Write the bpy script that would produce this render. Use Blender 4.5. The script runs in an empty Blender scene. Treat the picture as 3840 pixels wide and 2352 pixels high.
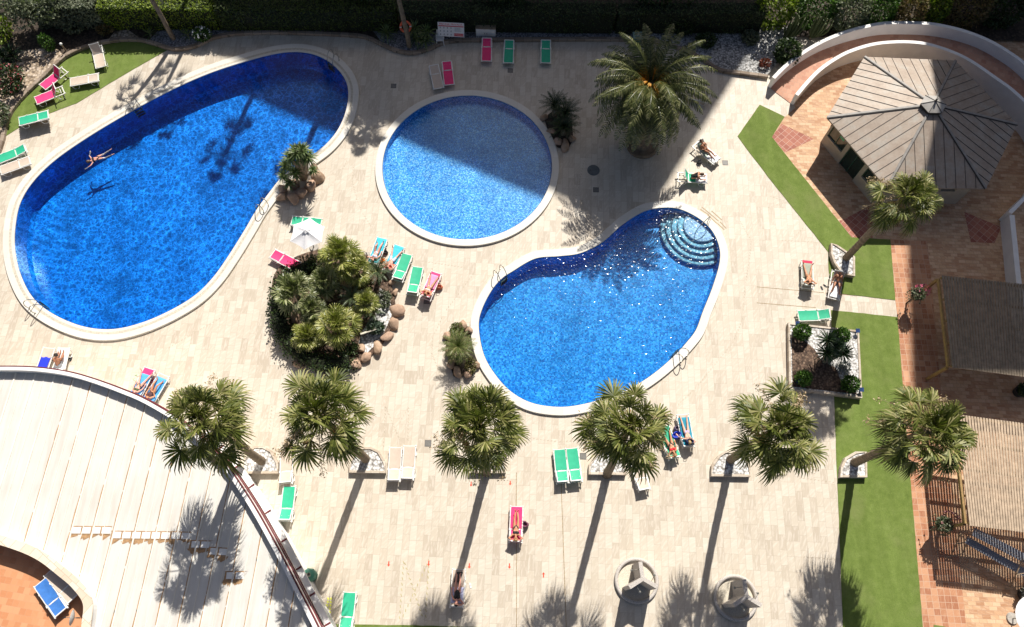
import bpy, bmesh, math, random
from mathutils import Vector, Matrix, noise, geometry
import numpy as np
random.seed(7)
PI = math.pi
R = math.radians
SC = bpy.context.scene
COL = SC.collection

# ------------------------------------------------------------------ camera geometry
FPX, NX, NY, CAMH = 2900.0, 1890.0, 2340.0, 42.5      # focal length and nadir of the lens, camera height (m)
_d = np.array([NX - 1920, NY - 1176, FPX]); _d /= np.linalg.norm(_d)
_fw = np.array([0, 0, 1.0]) - _d * _d[2]; _fw /= np.linalg.norm(_fw)
_r = -np.cross(_d, _fw)
if _r[0] < 0: _r = -_r

def P(x, y, z=0.0):
    """a spot surveyed on the photograph -> the point of the place at height z"""
    v = np.array([x - 1920, y - 1176, FPX])
    v = v * ((CAMH - z) / (v @ _d))
    return Vector((v @ _r, v @ _fw, z))
K = 3840 / 2464.0
def Q(x, y, z=0.0): return P(x * K, y * K, z)

def crop(ox, oy, s):
    return lambda x, y, z=0.0: P(ox + x * s, oy + y * s, z)

cam = bpy.data.cameras.new('camera'); camo = bpy.data.objects.new('camera', cam); COL.objects.link(camo)
cx = Vector((_r[0], _fw[0], -_d[0])); cy = Vector((_r[1], _fw[1], -_d[1])); cz = Vector((_r[2], _fw[2], -_d[2]))
m3 = Matrix((cx, -cy, -cz)).transposed()
camo.matrix_world = Matrix.Translation((0, 0, CAMH)) @ m3.to_4x4()
cam.sensor_width = 36; cam.lens = FPX / 3840 * 36; cam.clip_end = 3000; cam.clip_start = .5
SC.camera = camo

# ------------------------------------------------------------------ light
SUN_EL, SUN_AZ = 45.6, 76.3
SV = Vector((math.cos(R(SUN_AZ)) * math.cos(R(SUN_EL)), math.sin(R(SUN_AZ)) * math.cos(R(SUN_EL)), math.sin(R(SUN_EL))))
DS = Vector((SV.x, SV.y, 0)) / SV.z            # horizontal way the sun ray travels per metre of height
w = bpy.data.worlds.new('World'); SC.world = w; w.use_nodes = True
nt = w.node_tree; bg = nt.nodes['Background']
sky = nt.nodes.new('ShaderNodeTexSky'); sky.sky_type = 'NISHITA'; sky.sun_disc = False
sky.sun_elevation = R(SUN_EL); sky.sun_rotation = R(90 - SUN_AZ); sky.dust_density = 2.6; sky.air_density = .7; sky.ozone_density = .4
nt.links.new(sky.outputs[0], bg.inputs[0]); bg.inputs[1].default_value = SKY_STRENGTH = 0.058
sl = bpy.data.lights.new('sun', 'SUN'); sl.energy = 5.0; sl.angle = R(.53); sl.color = (1, .955, .88)
so = bpy.data.objects.new('sun', sl); COL.objects.link(so); so.rotation_euler = (-SV).to_track_quat('-Z', 'Y').to_euler()
so.location = (0, 0, 60)
SC.view_settings.view_transform = 'Standard'; SC.view_settings.look = 'None'; SC.view_settings.exposure = .48; SC.view_settings.gamma = 1
SC.view_settings.use_curve_mapping = False

# ------------------------------------------------------------------ mesh builder
class MB:
    def __init__(s): s.v = []; s.f = []; s.sm = False
    def add(s, vs, fs):
        o = len(s.v); s.v += [tuple(p) for p in vs]; s.f += [tuple(i + o for i in f) for f in fs]; return s
    def box(s, c, size, rz=0, M=None):
        x, y, z = [k / 2 for k in size]
        vs = [Vector((a * x, b * y, d * z)) for a in (-1, 1) for b in (-1, 1) for d in (-1, 1)]
        m = Matrix.Rotation(rz, 3, 'Z') if M is None else M
        c = Vector(c)
        return s.add([c + m @ p for p in vs], [(0, 1, 3, 2), (4, 6, 7, 5), (0, 4, 5, 1), (2, 3, 7, 6), (0, 2, 6, 4), (1, 5, 7, 3)])
    def bar(s, a, b, wd, ht, up=Vector((0, 0, 1))):
        a, b = Vector(a), Vector(b); d = (b - a).normalized()
        sx = d.cross(up)
        sx = sx.normalized() if sx.length > 1e-5 else Vector((1, 0, 0))
        u = sx.cross(d)
        vs = [p + sx * i * wd / 2 + u * j * ht / 2 for p in (a, b) for i, j in ((-1, -1), (1, -1), (1, 1), (-1, 1))]
        return s.add(vs, [(0, 1, 2, 3), (7, 6, 5, 4), (0, 4, 5, 1), (1, 5, 6, 2), (2, 6, 7, 3), (3, 7, 4, 0)])
    def tube(s, pts, rad, n=8, closed=False, cap=True):
        pts = [Vector(p) for p in pts]; N = len(pts)
        rr = rad if isinstance(rad, (list, tuple)) else [rad] * N
        o = len(s.v); pu = None
        for i, p in enumerate(pts):
            if closed: d = pts[(i + 1) % N] - pts[i - 1]
            else: d = pts[min(i + 1, N - 1)] - pts[max(i - 1, 0)]
            d.normalize()
            if pu is None:
                pu = Vector((0, 0, 1)) if abs(d.z) < .9 else Vector((1, 0, 0))
            u = pu - d * pu.dot(d)
            if u.length < 1e-4: u = d.orthogonal()
            u.normalize(); pu = u; w_ = d.cross(u)
            for k in range(n):
                a = 2 * PI * k / n
                s.v.append(tuple(p + (u * math.cos(a) + w_ * math.sin(a)) * rr[i]))
        for i in range(N if closed else N - 1):
            j = (i + 1) % N
            for k in range(n):
                l = (k + 1) % n
                s.f.append((o + i * n + k, o + i * n + l, o + j * n + l, o + j * n + k))
        if cap and not closed:
            s.f.append(tuple(o + k for k in range(n))[::-1]); s.f.append(tuple(o + (N - 1) * n + k for k in range(n)))
        return s
    def prism(s, poly, z0, z1, top=True, bottom=True):
        n = len(poly); o = len(s.v)
        a0 = sum(poly[i][0] * poly[(i + 1) % n][1] - poly[(i + 1) % n][0] * poly[i][1] for i in range(n))
        if a0 < 0: poly = poly[::-1]
        zz = lambda z, p: z if not callable(z) else z(p)
        for p in poly: s.v.append((p[0], p[1], zz(z0, p)))
        for p in poly: s.v.append((p[0], p[1], zz(z1, p)))
        for i in range(n):
            j = (i + 1) % n; s.f.append((o + i, o + j, o + n + j, o + n + i))
        tris = geometry.tessellate_polygon([[Vector((p[0], p[1], 0)) for p in poly]])
        for t in tris:
            A, B, C_ = [poly[i] for i in t]
            if (B[0] - A[0]) * (C_[1] - A[1]) - (B[1] - A[1]) * (C_[0] - A[0]) < 0: t = t[::-1]
            if top: s.f.append(tuple(o + n + i for i in t))
            if bottom: s.f.append(tuple(o + i for i in t)[::-1])
        return s
    def sheet(s, poly, z):
        o = len(s.v)
        for p in poly: s.v.append((p[0], p[1], z))
        for t in geometry.tessellate_polygon([[Vector((p[0], p[1], 0)) for p in poly]]):
            A, B, C_ = [poly[i] for i in t]
            if (B[0] - A[0]) * (C_[1] - A[1]) - (B[1] - A[1]) * (C_[0] - A[0]) < 0: t = t[::-1]
            s.f.append(tuple(o + i for i in t))
        return s
    def lathe(s, prof, n=20, c=(0, 0, 0)):
        o = len(s.v); c = Vector(c)
        for r, z in prof:
            for k in range(n):
                a = 2 * PI * k / n; s.v.append((c.x + r * math.cos(a), c.y + r * math.sin(a), c.z + z))
        for i in range(len(prof) - 1):
            for k in range(n):
                l = (k + 1) % n
                s.f.append((o + i * n + k, o + i * n + l, o + (i + 1) * n + l, o + (i + 1) * n + k))
        s.f.append(tuple(o + k for k in range(n))[::-1]); s.f.append(tuple(o + (len(prof) - 1) * n + k for k in range(n)))
        return s
    def ell(s, c, r, n=10, m=7, M=None):
        c = Vector(c); o = len(s.v)
        r = r if isinstance(r, (tuple, list)) else (r, r, r)
        T = M or Matrix.Identity(3)
        for i in range(1, m):
            t = PI * i / m
            for k in range(n):
                a = 2 * PI * k / n
                s.v.append(tuple(c + T @ Vector((r[0] * math.sin(t) * math.cos(a), r[1] * math.sin(t) * math.sin(a), r[2] * math.cos(t)))))
        s.v.append(tuple(c + T @ Vector((0, 0, r[2])))); s.v.append(tuple(c + T @ Vector((0, 0, -r[2]))))
        tp = o + (m - 1) * n; bt = tp + 1
        for i in range(m - 2):
            for k in range(n):
                l = (k + 1) % n; s.f.append((o + i * n + k, o + (i + 1) * n + k, o + (i + 1) * n + l, o + i * n + l))
        for k in range(n):
            l = (k + 1) % n
            s.f.append((tp, o + k, o + l)); s.f.append((bt, o + (m - 2) * n + l, o + (m - 2) * n + k))
        return s
    def capsule(s, a, b, ra, rb, n=10):
        a, b = Vector(a), Vector(b); d = b - a; L = d.length
        if L < 1e-4: return s.ell(a, ra)
        d /= L; q = Vector((0, 0, 1)).rotation_difference(d).to_matrix(); o = len(s.v)
        rings = []
        for k in range(1, 5): t = PI / 2 * k / 4; rings.append((-ra * math.cos(t), ra * math.sin(t)))
        for k in range(0, 4): t = PI / 2 * k / 4; rings.append((L + rb * math.sin(t), rb * math.cos(t)))
        for z, r in rings:
            for k in range(n):
                t = 2 * PI * k / n; s.v.append(tuple(a + q @ Vector((r * math.cos(t), r * math.sin(t), z))))
        m = len(rings)
        for i in range(m - 1):
            for k in range(n):
                l = (k + 1) % n; s.f.append((o + i * n + k, o + i * n + l, o + (i + 1) * n + l, o + (i + 1) * n + k))
        s.v.append(tuple(a - d * ra)); s.v.append(tuple(b + d * rb)); i0 = len(s.v) - 2
        for k in range(n):
            l = (k + 1) % n; s.f.append((i0, o + l, o + k)); s.f.append((i0 + 1, o + (m - 1) * n + k, o + (m - 1) * n + l))
        return s
    def strip(s, pts, side, wid):
        """ribbon along pts, half-widths wid, side vector"""
        o = len(s.v); n = len(pts)
        for p, w_ in zip(pts, wid):
            s.v.append(tuple(p - side * w_)); s.v.append(tuple(p + side * w_))
        for i in range(n - 1):
            s.f.append((o + 2 * i, o + 2 * i + 1, o + 2 * i + 3, o + 2 * i + 2))
        return s
    def quad(s, c, u, v):
        o = len(s.v)
        s.v += [tuple(c - u - v), tuple(c + u - v), tuple(c + u + v), tuple(c - u + v)]; s.f.append((o, o + 1, o + 2, o + 3)); return s
    def mesh(s, name, smooth=False):
        me = bpy.data.meshes.new(name); me.from_pydata(s.v, [], s.f); me.update()
        if smooth or s.sm: me.polygons.foreach_set('use_smooth', [True] * len(me.polygons))
        return me
    def build(s, name, mat, parent=None, loc=(0, 0, 0), rot=(0, 0, 0), smooth=False, bevel=0):
        me = s.mesh(name, smooth)
        if mat: me.materials.append(mat)
        o = bpy.data.objects.new(name, me); COL.objects.link(o)
        if parent: o.parent = parent
        o.location = loc; o.rotation_euler = rot
        if bevel:
            b = o.modifiers.new('bevel', 'BEVEL'); b.width = bevel; b.segments = 2; b.limit_method = 'ANGLE'
        return o

def thing(name, label, cat, loc=(0, 0, 0), rotz=0, group=None):
    o = bpy.data.objects.new(name, None); COL.objects.link(o); o.empty_display_size = .2
    o.location = loc; o.rotation_euler = (0, 0, rotz); o['label'] = label; o['category'] = cat
    if group: o['group'] = group
    return o
def tag(o, label, cat, group=None):
    o['label'] = label; o['category'] = cat
    if group: o['group'] = group
    return o
def struct(o, kind='structure'): o['kind'] = kind; return o
def copy_tree(o, parent=None):
    c = o.copy(); COL.objects.link(c)
    if parent: c.parent = parent
    for ch in [k for k in bpy.data.objects if k.parent == o]: copy_tree(ch, c)
    return c

def spline(pts, n=8, closed=True):
    pts = [Vector(p) for p in pts]; N = len(pts); out = []
    rng = range(N) if closed else range(N - 1)
    for i in rng:
        if closed: p0, p1, p2, p3 = pts[i - 1], pts[i], pts[(i + 1) % N], pts[(i + 2) % N]
        else: p0, p1, p2, p3 = pts[max(i - 1, 0)], pts[i], pts[i + 1], pts[min(i + 2, N - 1)]
        for k in range(n):
            t = k / n
            out.append(.5 * ((2 * p1) + (p2 - p0) * t + (2 * p0 - 5 * p1 + 4 * p2 - p3) * t * t + (3 * p1 - p0 - 3 * p2 + p3) * t ** 3))
    if not closed: out.append(pts[-1])
    return out
def area(poly):
    n = len(poly); return sum(poly[i][0] * poly[(i + 1) % n][1] - poly[(i + 1) % n][0] * poly[i][1] for i in range(n)) / 2
def offset(poly, d, closed=True):
    """poly counter-clockwise, d > 0 outward (right of the way walked)"""
    N = len(poly); out = []
    for i in range(N):
        a = poly[i - 1] if (closed or i > 0) else poly[i]; b = poly[(i + 1) % N] if (closed or i < N - 1) else poly[i]
        t = Vector((b[0] - a[0], b[1] - a[1])); t.normalize()
        out.append(Vector((poly[i][0] + t.y * d, poly[i][1] - t.x * d, poly[i][2] if len(poly[i]) > 2 else 0)))
    return out
def ccw(poly): return poly if area(poly) > 0 else poly[::-1]
def inside(p, poly):
    c = False; n = len(poly); j = n - 1
    for i in range(n):
        if (poly[i][1] > p[1]) != (poly[j][1] > p[1]) and p[0] < (poly[j][0] - poly[i][0]) * (p[1] - poly[i][1]) / (poly[j][1] - poly[i][1]) + poly[i][0]: c = not c
        j = i
    return c
def holed_sheet(outer, holes, z):
    vs = []; es = []
    for lp in [outer] + holes:
        o = len(vs); vs += [Vector((p[0], p[1])) for p in lp]; n = len(lp); es += [(o + i, o + (i + 1) % n) for i in range(n)]
    r = geometry.delaunay_2d_cdt(vs, es, [], 0, 1e-5)
    m = MB(); m.v = [(p.x, p.y, z) for p in r[0]]
    for f in r[2]:
        c = sum((r[0][i] for i in f), Vector((0, 0))) / len(f)
        if inside(c, outer) and not any(inside(c, h) for h in holes):
            A, B, C_ = [r[0][i] for i in f[:3]]
            m.f.append(tuple(f) if (B - A).cross(C_ - A) > 0 else tuple(f)[::-1])
    return m
def band(inner, outer, z, m=None):
    """flat ring between two outlines of equal count, z may differ"""
    m = m or MB(); n = len(inner); o = len(m.v)
    m.v += [(p[0], p[1], z) for p in inner] + [(p[0], p[1], z) for p in outer]
    for i in range(n):
        j = (i + 1) % n; m.f.append((o + i, o + n + i, o + n + j, o + j))
    return m
def ringsolid(prof, m=None):
    """closed ring from several outlines with heights [(outline, z), ...]"""
    m = m or MB(); n = len(prof[0][0]); o = len(m.v)
    for ol, z in prof: m.v += [(p[0], p[1], z) for p in ol]
    for k in range(len(prof) - 1):
        for i in range(n):
            j = (i + 1) % n; m.f.append((o + k * n + i, o + (k + 1) * n + i, o + (k + 1) * n + j, o + k * n + j))
    return m

# ------------------------------------------------------------------ materials
def newmat(name):
    m = bpy.data.materials.new(name); m.use_nodes = True
    return m, m.node_tree, m.node_tree.nodes['Principled BSDF']
class N:
    """small helper for node trees"""
    def __init__(s, nt): s.nt = nt
    def n(s, t, **kw):
        x = s.nt.nodes.new(t)
        for k, v in kw.items(): setattr(x, k, v)
        return x
    def l(s, a, b): s.nt.links.new(a, b)
    def coord(s, scale=1, rot=0, kind='geo'):
        if kind == 'geo': src = s.n('ShaderNodeNewGeometry').outputs['Position']
        else: src = s.n('ShaderNodeTexCoord').outputs[kind]
        mp = s.n('ShaderNodeMapping'); s.l(src, mp.inputs[0])
        mp.inputs['Scale'].default_value = scale if isinstance(scale, tuple) else (scale,) * 3
        mp.inputs['Rotation'].default_value = (0, 0, rot)
        return mp.outputs[0]
    def noise(s, vec, scale, detail=3, rough=.55, dist=0):
        t = s.n('ShaderNodeTexNoise'); s.l(vec, t.inputs['Vector']); t.inputs['Scale'].default_value = scale
        t.inputs['Detail'].default_value = detail; t.inputs['Roughness'].default_value = rough; t.inputs['Distortion'].default_value = dist
        return t
    def ramp(s, fac, stops, interp='LINEAR'):
        r = s.n('ShaderNodeValToRGB'); s.l(fac, r.inputs[0]); cr = r.color_ramp; cr.interpolation = interp
        while len(cr.elements) < len(stops): cr.elements.new(.5)
        for e, (p, c) in zip(cr.elements, stops):
            e.position = p; e.color = (*c, 1) if len(c) == 3 else c
        return r.outputs[0]
    def mix(s, fac, a, b, mode='MIX'):
        x = s.n('ShaderNodeMix'); x.data_type = 'RGBA'; x.blend_type = mode
        for sock, v in ((x.inputs[0], fac), (x.inputs[6], a), (x.inputs[7], b)):
            if hasattr(v, 'is_linked') or hasattr(v, 'links'): s.l(v, sock)
            elif isinstance(v, (int, float)): sock.default_value = v
            else: sock.default_value = (*v, 1) if len(v) == 3 else v
        return x.outputs[2]
    def math(s, op, a, b=None):
        x = s.n('ShaderNodeMath'); x.operation = op
        for sock, v in ((x.inputs[0], a), (x.inputs[1], b)):
            if v is None: continue
            if isinstance(v, (int, float)): sock.default_value = v
            else: s.l(v, sock)
        return x.outputs[0]
    def bump(s, h, strength, dist, bs):
        b = s.n('ShaderNodeBump'); b.inputs['Strength'].default_value = strength; b.inputs['Distance'].default_value = dist
        s.l(h, b.inputs['Height']); s.l(b.outputs[0], bs.inputs['Normal']); return b
MATS = {}
def plain(name, c, rough=.5, var=.12, sc=3, metal=0, bump=0, spec=.5, kind='Object'):
    if name in MATS: return MATS[name]
    m, nt_, bs = newmat(name); n = N(nt_)
    t = n.noise(n.coord(1, 0, kind), sc, 4, .6)
    lo = tuple(max(0, k * (1 - var)) for k in c); hi = tuple(min(1, k * (1 + var)) for k in c)
    n.l(n.ramp(t.outputs[0], [(.3, lo), (.7, hi)]), bs.inputs['Base Color'])
    bs.inputs['Roughness'].default_value = rough; bs.inputs['Metallic'].default_value = metal; bs.inputs['Specular IOR Level'].default_value = spec
    if bump: n.bump(t.outputs[0], bump, .02, bs)
    MATS[name] = m; return m
def leafmat(name, cols, rough=.45, trans=.25, spec=.4):
    if name in MATS: return MATS[name]
    m, nt_, bs = newmat(name); n = N(nt_)
    rnd = n.n('ShaderNodeNewGeometry').outputs['Random Per Island']
    st = [(i / max(1, len(cols) - 1), c) for i, c in enumerate(cols)]
    col = n.ramp(rnd, st); n.l(col, bs.inputs['Base Color'])
    bs.inputs['Roughness'].default_value = rough; bs.inputs['Specular IOR Level'].default_value = spec
    tr = n.n('ShaderNodeBsdfTranslucent'); n.l(n.mix(1, col, (1.0, 1.25, .5), 'MULTIPLY'), tr.inputs[0])
    mx = n.n('ShaderNodeMixShader'); mx.inputs[0].default_value = trans
    n.l(bs.outputs[0], mx.inputs[1]); n.l(tr.outputs[0], mx.inputs[2])
    n.l(mx.outputs[0], nt_.nodes['Material Output'].inputs[0]); MATS[name] = m; return m

def tile_material(name, size, rot, cols, mortar, msize=.006, streak=.5, rough=.5, bias=0, smallvar=.05, offset_=.5, freq=2, streakcol=None):
    """rectangular tiles: every tile has its own tint and its own veins"""
    m, nt_, bs = newmat(name); n = N(nt_)
    vec = n.coord(1, rot)
    b = n.n('ShaderNodeTexBrick'); n.l(vec, b.inputs['Vector']); b.inputs['Scale'].default_value = 1
    b.inputs['Brick Width'].default_value = size[0]; b.inputs['Row Height'].default_value = size[1]
    b.inputs['Mortar Size'].default_value = msize; b.inputs['Mortar Smooth'].default_value = .1; b.offset = offset_; b.offset_frequency = freq
    b.inputs['Color1'].default_value = (0, 0, 0, 1); b.inputs['Color2'].default_value = (1, 1, 1, 1); b.inputs['Mortar'].default_value = (.5, .5, .5, 1)
    b.inputs['Bias'].default_value = bias
    tint = n.ramp(b.outputs['Color'], [(i / (len(cols) - 1), c) for i, c in enumerate(cols)])
    # veins: stretched noise, shifted and turned from tile to tile
    ad = n.n('ShaderNodeVectorMath'); ad.operation = 'MULTIPLY_ADD'
    n.l(b.outputs['Color'], ad.inputs[0]); ad.inputs[1].default_value = (37, 91, 13); n.l(vec, ad.inputs[2])
    vr = n.n('ShaderNodeVectorRotate'); vr.rotation_type = 'Z_AXIS'; n.l(ad.outputs[0], vr.inputs['Vector'])
    n.l(n.math('MULTIPLY', b.outputs['Color'], 1.3), vr.inputs['Angle'])
    mp = n.n('ShaderNodeMapping'); n.l(vr.outputs[0], mp.inputs[0]); mp.inputs['Scale'].default_value = (1.4, 7, 1)
    t = n.noise(mp.outputs[0], 1.3, 4, .6, .6)
    vein = n.ramp(t.outputs[0], [(.48, (0, 0, 0)), (.62, (1, 1, 1))])
    fac = n.math('MULTIPLY', vein, streak)
    c1 = n.mix(fac, tint, streakcol or cols[-1])
    big = n.noise(vec, .35, 3, .6)
    c2 = n.mix(1, c1, n.ramp(big.outputs[0], [(.3, (1 - smallvar,) * 3), (.7, (1, 1, 1))]), 'MULTIPLY')
    c3 = n.mix(b.outputs['Fac'], c2, mortar)
    n.l(c3, bs.inputs['Base Color']); bs.inputs['Roughness'].default_value = rough; bs.inputs['Specular IOR Level'].default_value = .3
    n.bump(b.outputs['Fac'], -.3, .004, bs)
    MATS[name] = m; return m

M_deck = tile_material('stone_look_paving', (.78, .37), R(90.9), [(.47, .40, .315), (.53, .46, .365), (.57, .50, .405), (.60, .54, .445)], (.40, .335, .26), .007, .52, .55, 0, .08, .4, 3, (.67, .61, .525))
M_coping = tile_material('white_coping_stone', (1.2, .9), 0, [(.66, .62, .54), (.71, .67, .60)], (.54, .49, .41), .006, .2, .5)
M_groove = plain('overflow_grating', (.50, .45, .36), .7, .25, 8)
M_white = plain('white_resin', (.74, .725, .69), .4, .03)
M_whitewall = plain('white_render', (.80, .78, .75), .75, .06, 1.5, bump=.1)
M_concrete = plain('concrete', (.38, .35, .31), .85, .25, 9, bump=.4)
M_granite = plain('speckled_granite', (.47, .43, .39), .7, .6, 40, bump=.3)
M_wood = plain('weathered_wood', (.33, .235, .15), .75, .3, 6)
M_woodamber = plain('amber_timber', (.30, .19, .07), .65, .3, 5)
M_steel = plain('stainless_steel', (.34, .33, .29), .35, .1, 3, .8)
M_dark = plain('dark_plastic', (.02, .022, .025), .5, .2)
M_brown = plain('burgundy_paint', (.13, .018, .022), .5, .15)
M_green = plain('green_sling', (.015, .40, .22), .65, .08, 4)
M_pink = plain('pink_sling', (.82, .03, .17), .65, .08, 4)
M_beige = plain('beige_sling', (.54, .44, .355), .65, .06, 4)
M_mint = plain('mint_sling', (.40, .50, .42), .65, .08, 4)
M_blue = plain('blue_sling', (.04, .17, .50), .65, .15, 4)
M_binGreen = plain('green_bin_plastic', (.03, .16, .10), .5, .15)
M_rock = None
# ------------------------------------------------------------------ pools
ZC, ZW = .14, .07
def outline(pts, z, n=8): return ccw([Vector((p.x, p.y, 0)) for p in spline([Q(x, y, z) for x, y in pts], n)])
O1 = outline([(725,127),(775,140),(815,170),(837,210),(834,262),(815,310),(785,348),(748,377),(710,403),(676,430),(648,465),(617,507),(590,553),(550,617),(512,670),(469,712),(410,748),(340,778),(270,793),(200,786),(130,757),(80,717),(50,660),(37,600),(38,545),(50,490),(80,440),(130,390),(200,340),(290,285),(400,225),(500,180),(600,147),(670,130)], ZW)
c4 = [Q(920, 400, ZW), Q(1328, 395, ZW), Q(1120, 231, ZW), Q(1110, 577, ZW)]
_c = Vector(((c4[0].x + c4[1].x) / 2, (c4[2].y + c4[3].y) / 2, 0)); _rx = (c4[1].x - c4[0].x) / 2; _ry = (c4[2].y - c4[3].y) / 2
O2 = [Vector((_c.x + _rx * math.cos(2 * PI * k / 120), _c.y + _ry * math.sin(2 * PI * k / 120), 0)) for k in range(120)]
O3 = outline([(1152,787),(1160,745),(1183,700),(1207,672),(1232,655),(1287,624),(1345,618),(1395,611),(1445,587),(1480,557),(1508,534),(1558,507),(1621,502),(1671,521),(1709,552),(1729,592),(1731,632),(1714,692),(1691,750),(1674,795),(1649,828),(1621,858),(1585,890),(1546,918),(1500,943),(1458,958),(1400,974),(1345,980),(1282,971),(1232,945),(1193,904),(1164,853)], ZW)

def mosaic(name, cols, scale=11, rough=.25, tone=None):
    m, nt_, bs = newmat(name); n = N(nt_)
    v = n.n('ShaderNodeTexVoronoi'); v.distance = 'CHEBYCHEV'; v.inputs['Scale'].default_value = scale; v.inputs['Randomness'].default_value = .0
    n.l(n.coord(), v.inputs['Vector'])
    sp = n.n('ShaderNodeSeparateColor'); n.l(v.outputs['Color'], sp.inputs[0])
    c = n.ramp(sp.outputs[0], [(i / (len(cols) - 1), k) for i, k in enumerate(cols)])
    big = n.noise(n.coord(), .5, 3)
    c = n.mix(1, c, n.ramp(big.outputs[0], [(.3, (.86,) * 3), (.7, (1.0,) * 3)]), 'MULTIPLY')
    n.l(c, bs.inputs['Base Color']); bs.inputs['Roughness'].default_value = rough
    return m
M_mos1 = mosaic('deep_blue_mosaic', [(.003, .11, .38), (.005, .14, .46), (.007, .165, .52), (.015, .21, .60)], 14)
M_mos2 = mosaic('pale_blue_mosaic', [(.012, .15, .48), (.045, .28, .66), (.13, .42, .78), (.44, .68, .90)], 17)
M_mos3 = mosaic('azure_mosaic', [(.006, .16, .50), (.015, .27, .68), (.03, .36, .80), (.09, .47, .90)], 12)
M_mosS = mosaic('lilac_white_mosaic', [(.30, .34, .55), (.45, .50, .70), (.62, .66, .80), (.80, .82, .88)], 11)

def water_mat(name, tint, wave, caust, slope, fine, rings=None, boost=1.0):
    """surface that lets light through: a web of bundled light is painted into its tint; gloss reflects sky and sun"""
    m, nt_, bs = newmat(name); n = N(nt_); nt_.nodes.remove(bs)
    pos = n.coord()
    wn = n.noise(pos, .9, 3, .55)
    def warp(amt, src=pos):
        ad = n.n('ShaderNodeVectorMath'); ad.operation = 'MULTIPLY_ADD'; n.l(wn.outputs['Color'], ad.inputs[0]); ad.inputs[1].default_value = (amt,) * 3; n.l(src, ad.inputs[2]); return ad.outputs[0]
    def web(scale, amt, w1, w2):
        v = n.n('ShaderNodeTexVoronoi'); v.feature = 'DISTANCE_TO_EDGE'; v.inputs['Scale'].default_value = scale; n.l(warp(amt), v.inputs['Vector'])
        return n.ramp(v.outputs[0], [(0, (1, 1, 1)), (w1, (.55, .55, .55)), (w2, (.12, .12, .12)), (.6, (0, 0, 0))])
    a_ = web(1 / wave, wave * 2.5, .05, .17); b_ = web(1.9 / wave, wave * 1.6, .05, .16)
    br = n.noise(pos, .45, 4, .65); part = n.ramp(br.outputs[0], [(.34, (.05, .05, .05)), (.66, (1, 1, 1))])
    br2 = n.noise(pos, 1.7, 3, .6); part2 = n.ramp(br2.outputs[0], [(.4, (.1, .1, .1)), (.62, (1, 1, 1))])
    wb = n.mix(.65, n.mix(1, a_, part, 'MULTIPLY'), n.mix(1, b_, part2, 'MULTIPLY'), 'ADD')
    if rings:       # bright swimmer rings painted into the caustic web
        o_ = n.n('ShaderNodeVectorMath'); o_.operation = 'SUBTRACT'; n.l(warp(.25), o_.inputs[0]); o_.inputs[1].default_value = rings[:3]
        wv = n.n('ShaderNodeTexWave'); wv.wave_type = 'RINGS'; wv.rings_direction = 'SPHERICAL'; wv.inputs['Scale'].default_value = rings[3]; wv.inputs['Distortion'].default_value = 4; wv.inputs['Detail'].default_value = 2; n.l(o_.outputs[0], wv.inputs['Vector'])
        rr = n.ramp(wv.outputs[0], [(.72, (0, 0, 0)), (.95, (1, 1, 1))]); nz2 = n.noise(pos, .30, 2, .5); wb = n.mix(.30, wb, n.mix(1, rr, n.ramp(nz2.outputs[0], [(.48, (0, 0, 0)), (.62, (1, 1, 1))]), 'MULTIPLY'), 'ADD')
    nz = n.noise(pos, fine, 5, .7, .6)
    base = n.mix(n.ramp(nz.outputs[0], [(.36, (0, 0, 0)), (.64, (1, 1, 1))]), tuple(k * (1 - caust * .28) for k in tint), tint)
    col = n.mix(wb, base, tuple(min(2.2, k * (1 + 2.4 * caust * boost) + .6 * caust * boost) for k in tint))  # caustic light painted as a brighter transmission tint
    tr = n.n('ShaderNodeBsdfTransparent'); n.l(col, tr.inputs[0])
    gl = n.n('ShaderNodeBsdfGlossy'); gl.inputs['Roughness'].default_value = slope[2]
    s1 = n.noise(pos, slope[1], 1.2, .5, .3)
    b = n.n('ShaderNodeBump'); b.inputs['Strength'].default_value = 1; b.inputs['Distance'].default_value = slope[0]
    n.l(s1.outputs[0], b.inputs['Height']); n.l(b.outputs[0], gl.inputs['Normal'])
    fr = n.n('ShaderNodeFresnel'); fr.inputs['IOR'].default_value = 1.33; 
    mx = n.n('ShaderNodeMixShader'); n.l(fr.outputs[0], mx.inputs[0]); n.l(tr.outputs[0], mx.inputs[1]); n.l(gl.outputs[0], mx.inputs[2])
    n.l(mx.outputs[0], nt_.nodes['Material Output'].inputs[0]); return m
_sw = P(368, 592, 0)
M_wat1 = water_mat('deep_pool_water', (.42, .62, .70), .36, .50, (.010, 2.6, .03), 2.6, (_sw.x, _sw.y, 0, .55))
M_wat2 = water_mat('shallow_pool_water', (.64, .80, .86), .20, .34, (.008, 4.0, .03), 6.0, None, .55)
M_wat3 = water_mat('rippled_pool_water', (.52, .68, .74), .26, .36, (.026, 6.0, .12), 3.4, None, .6)

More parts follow.
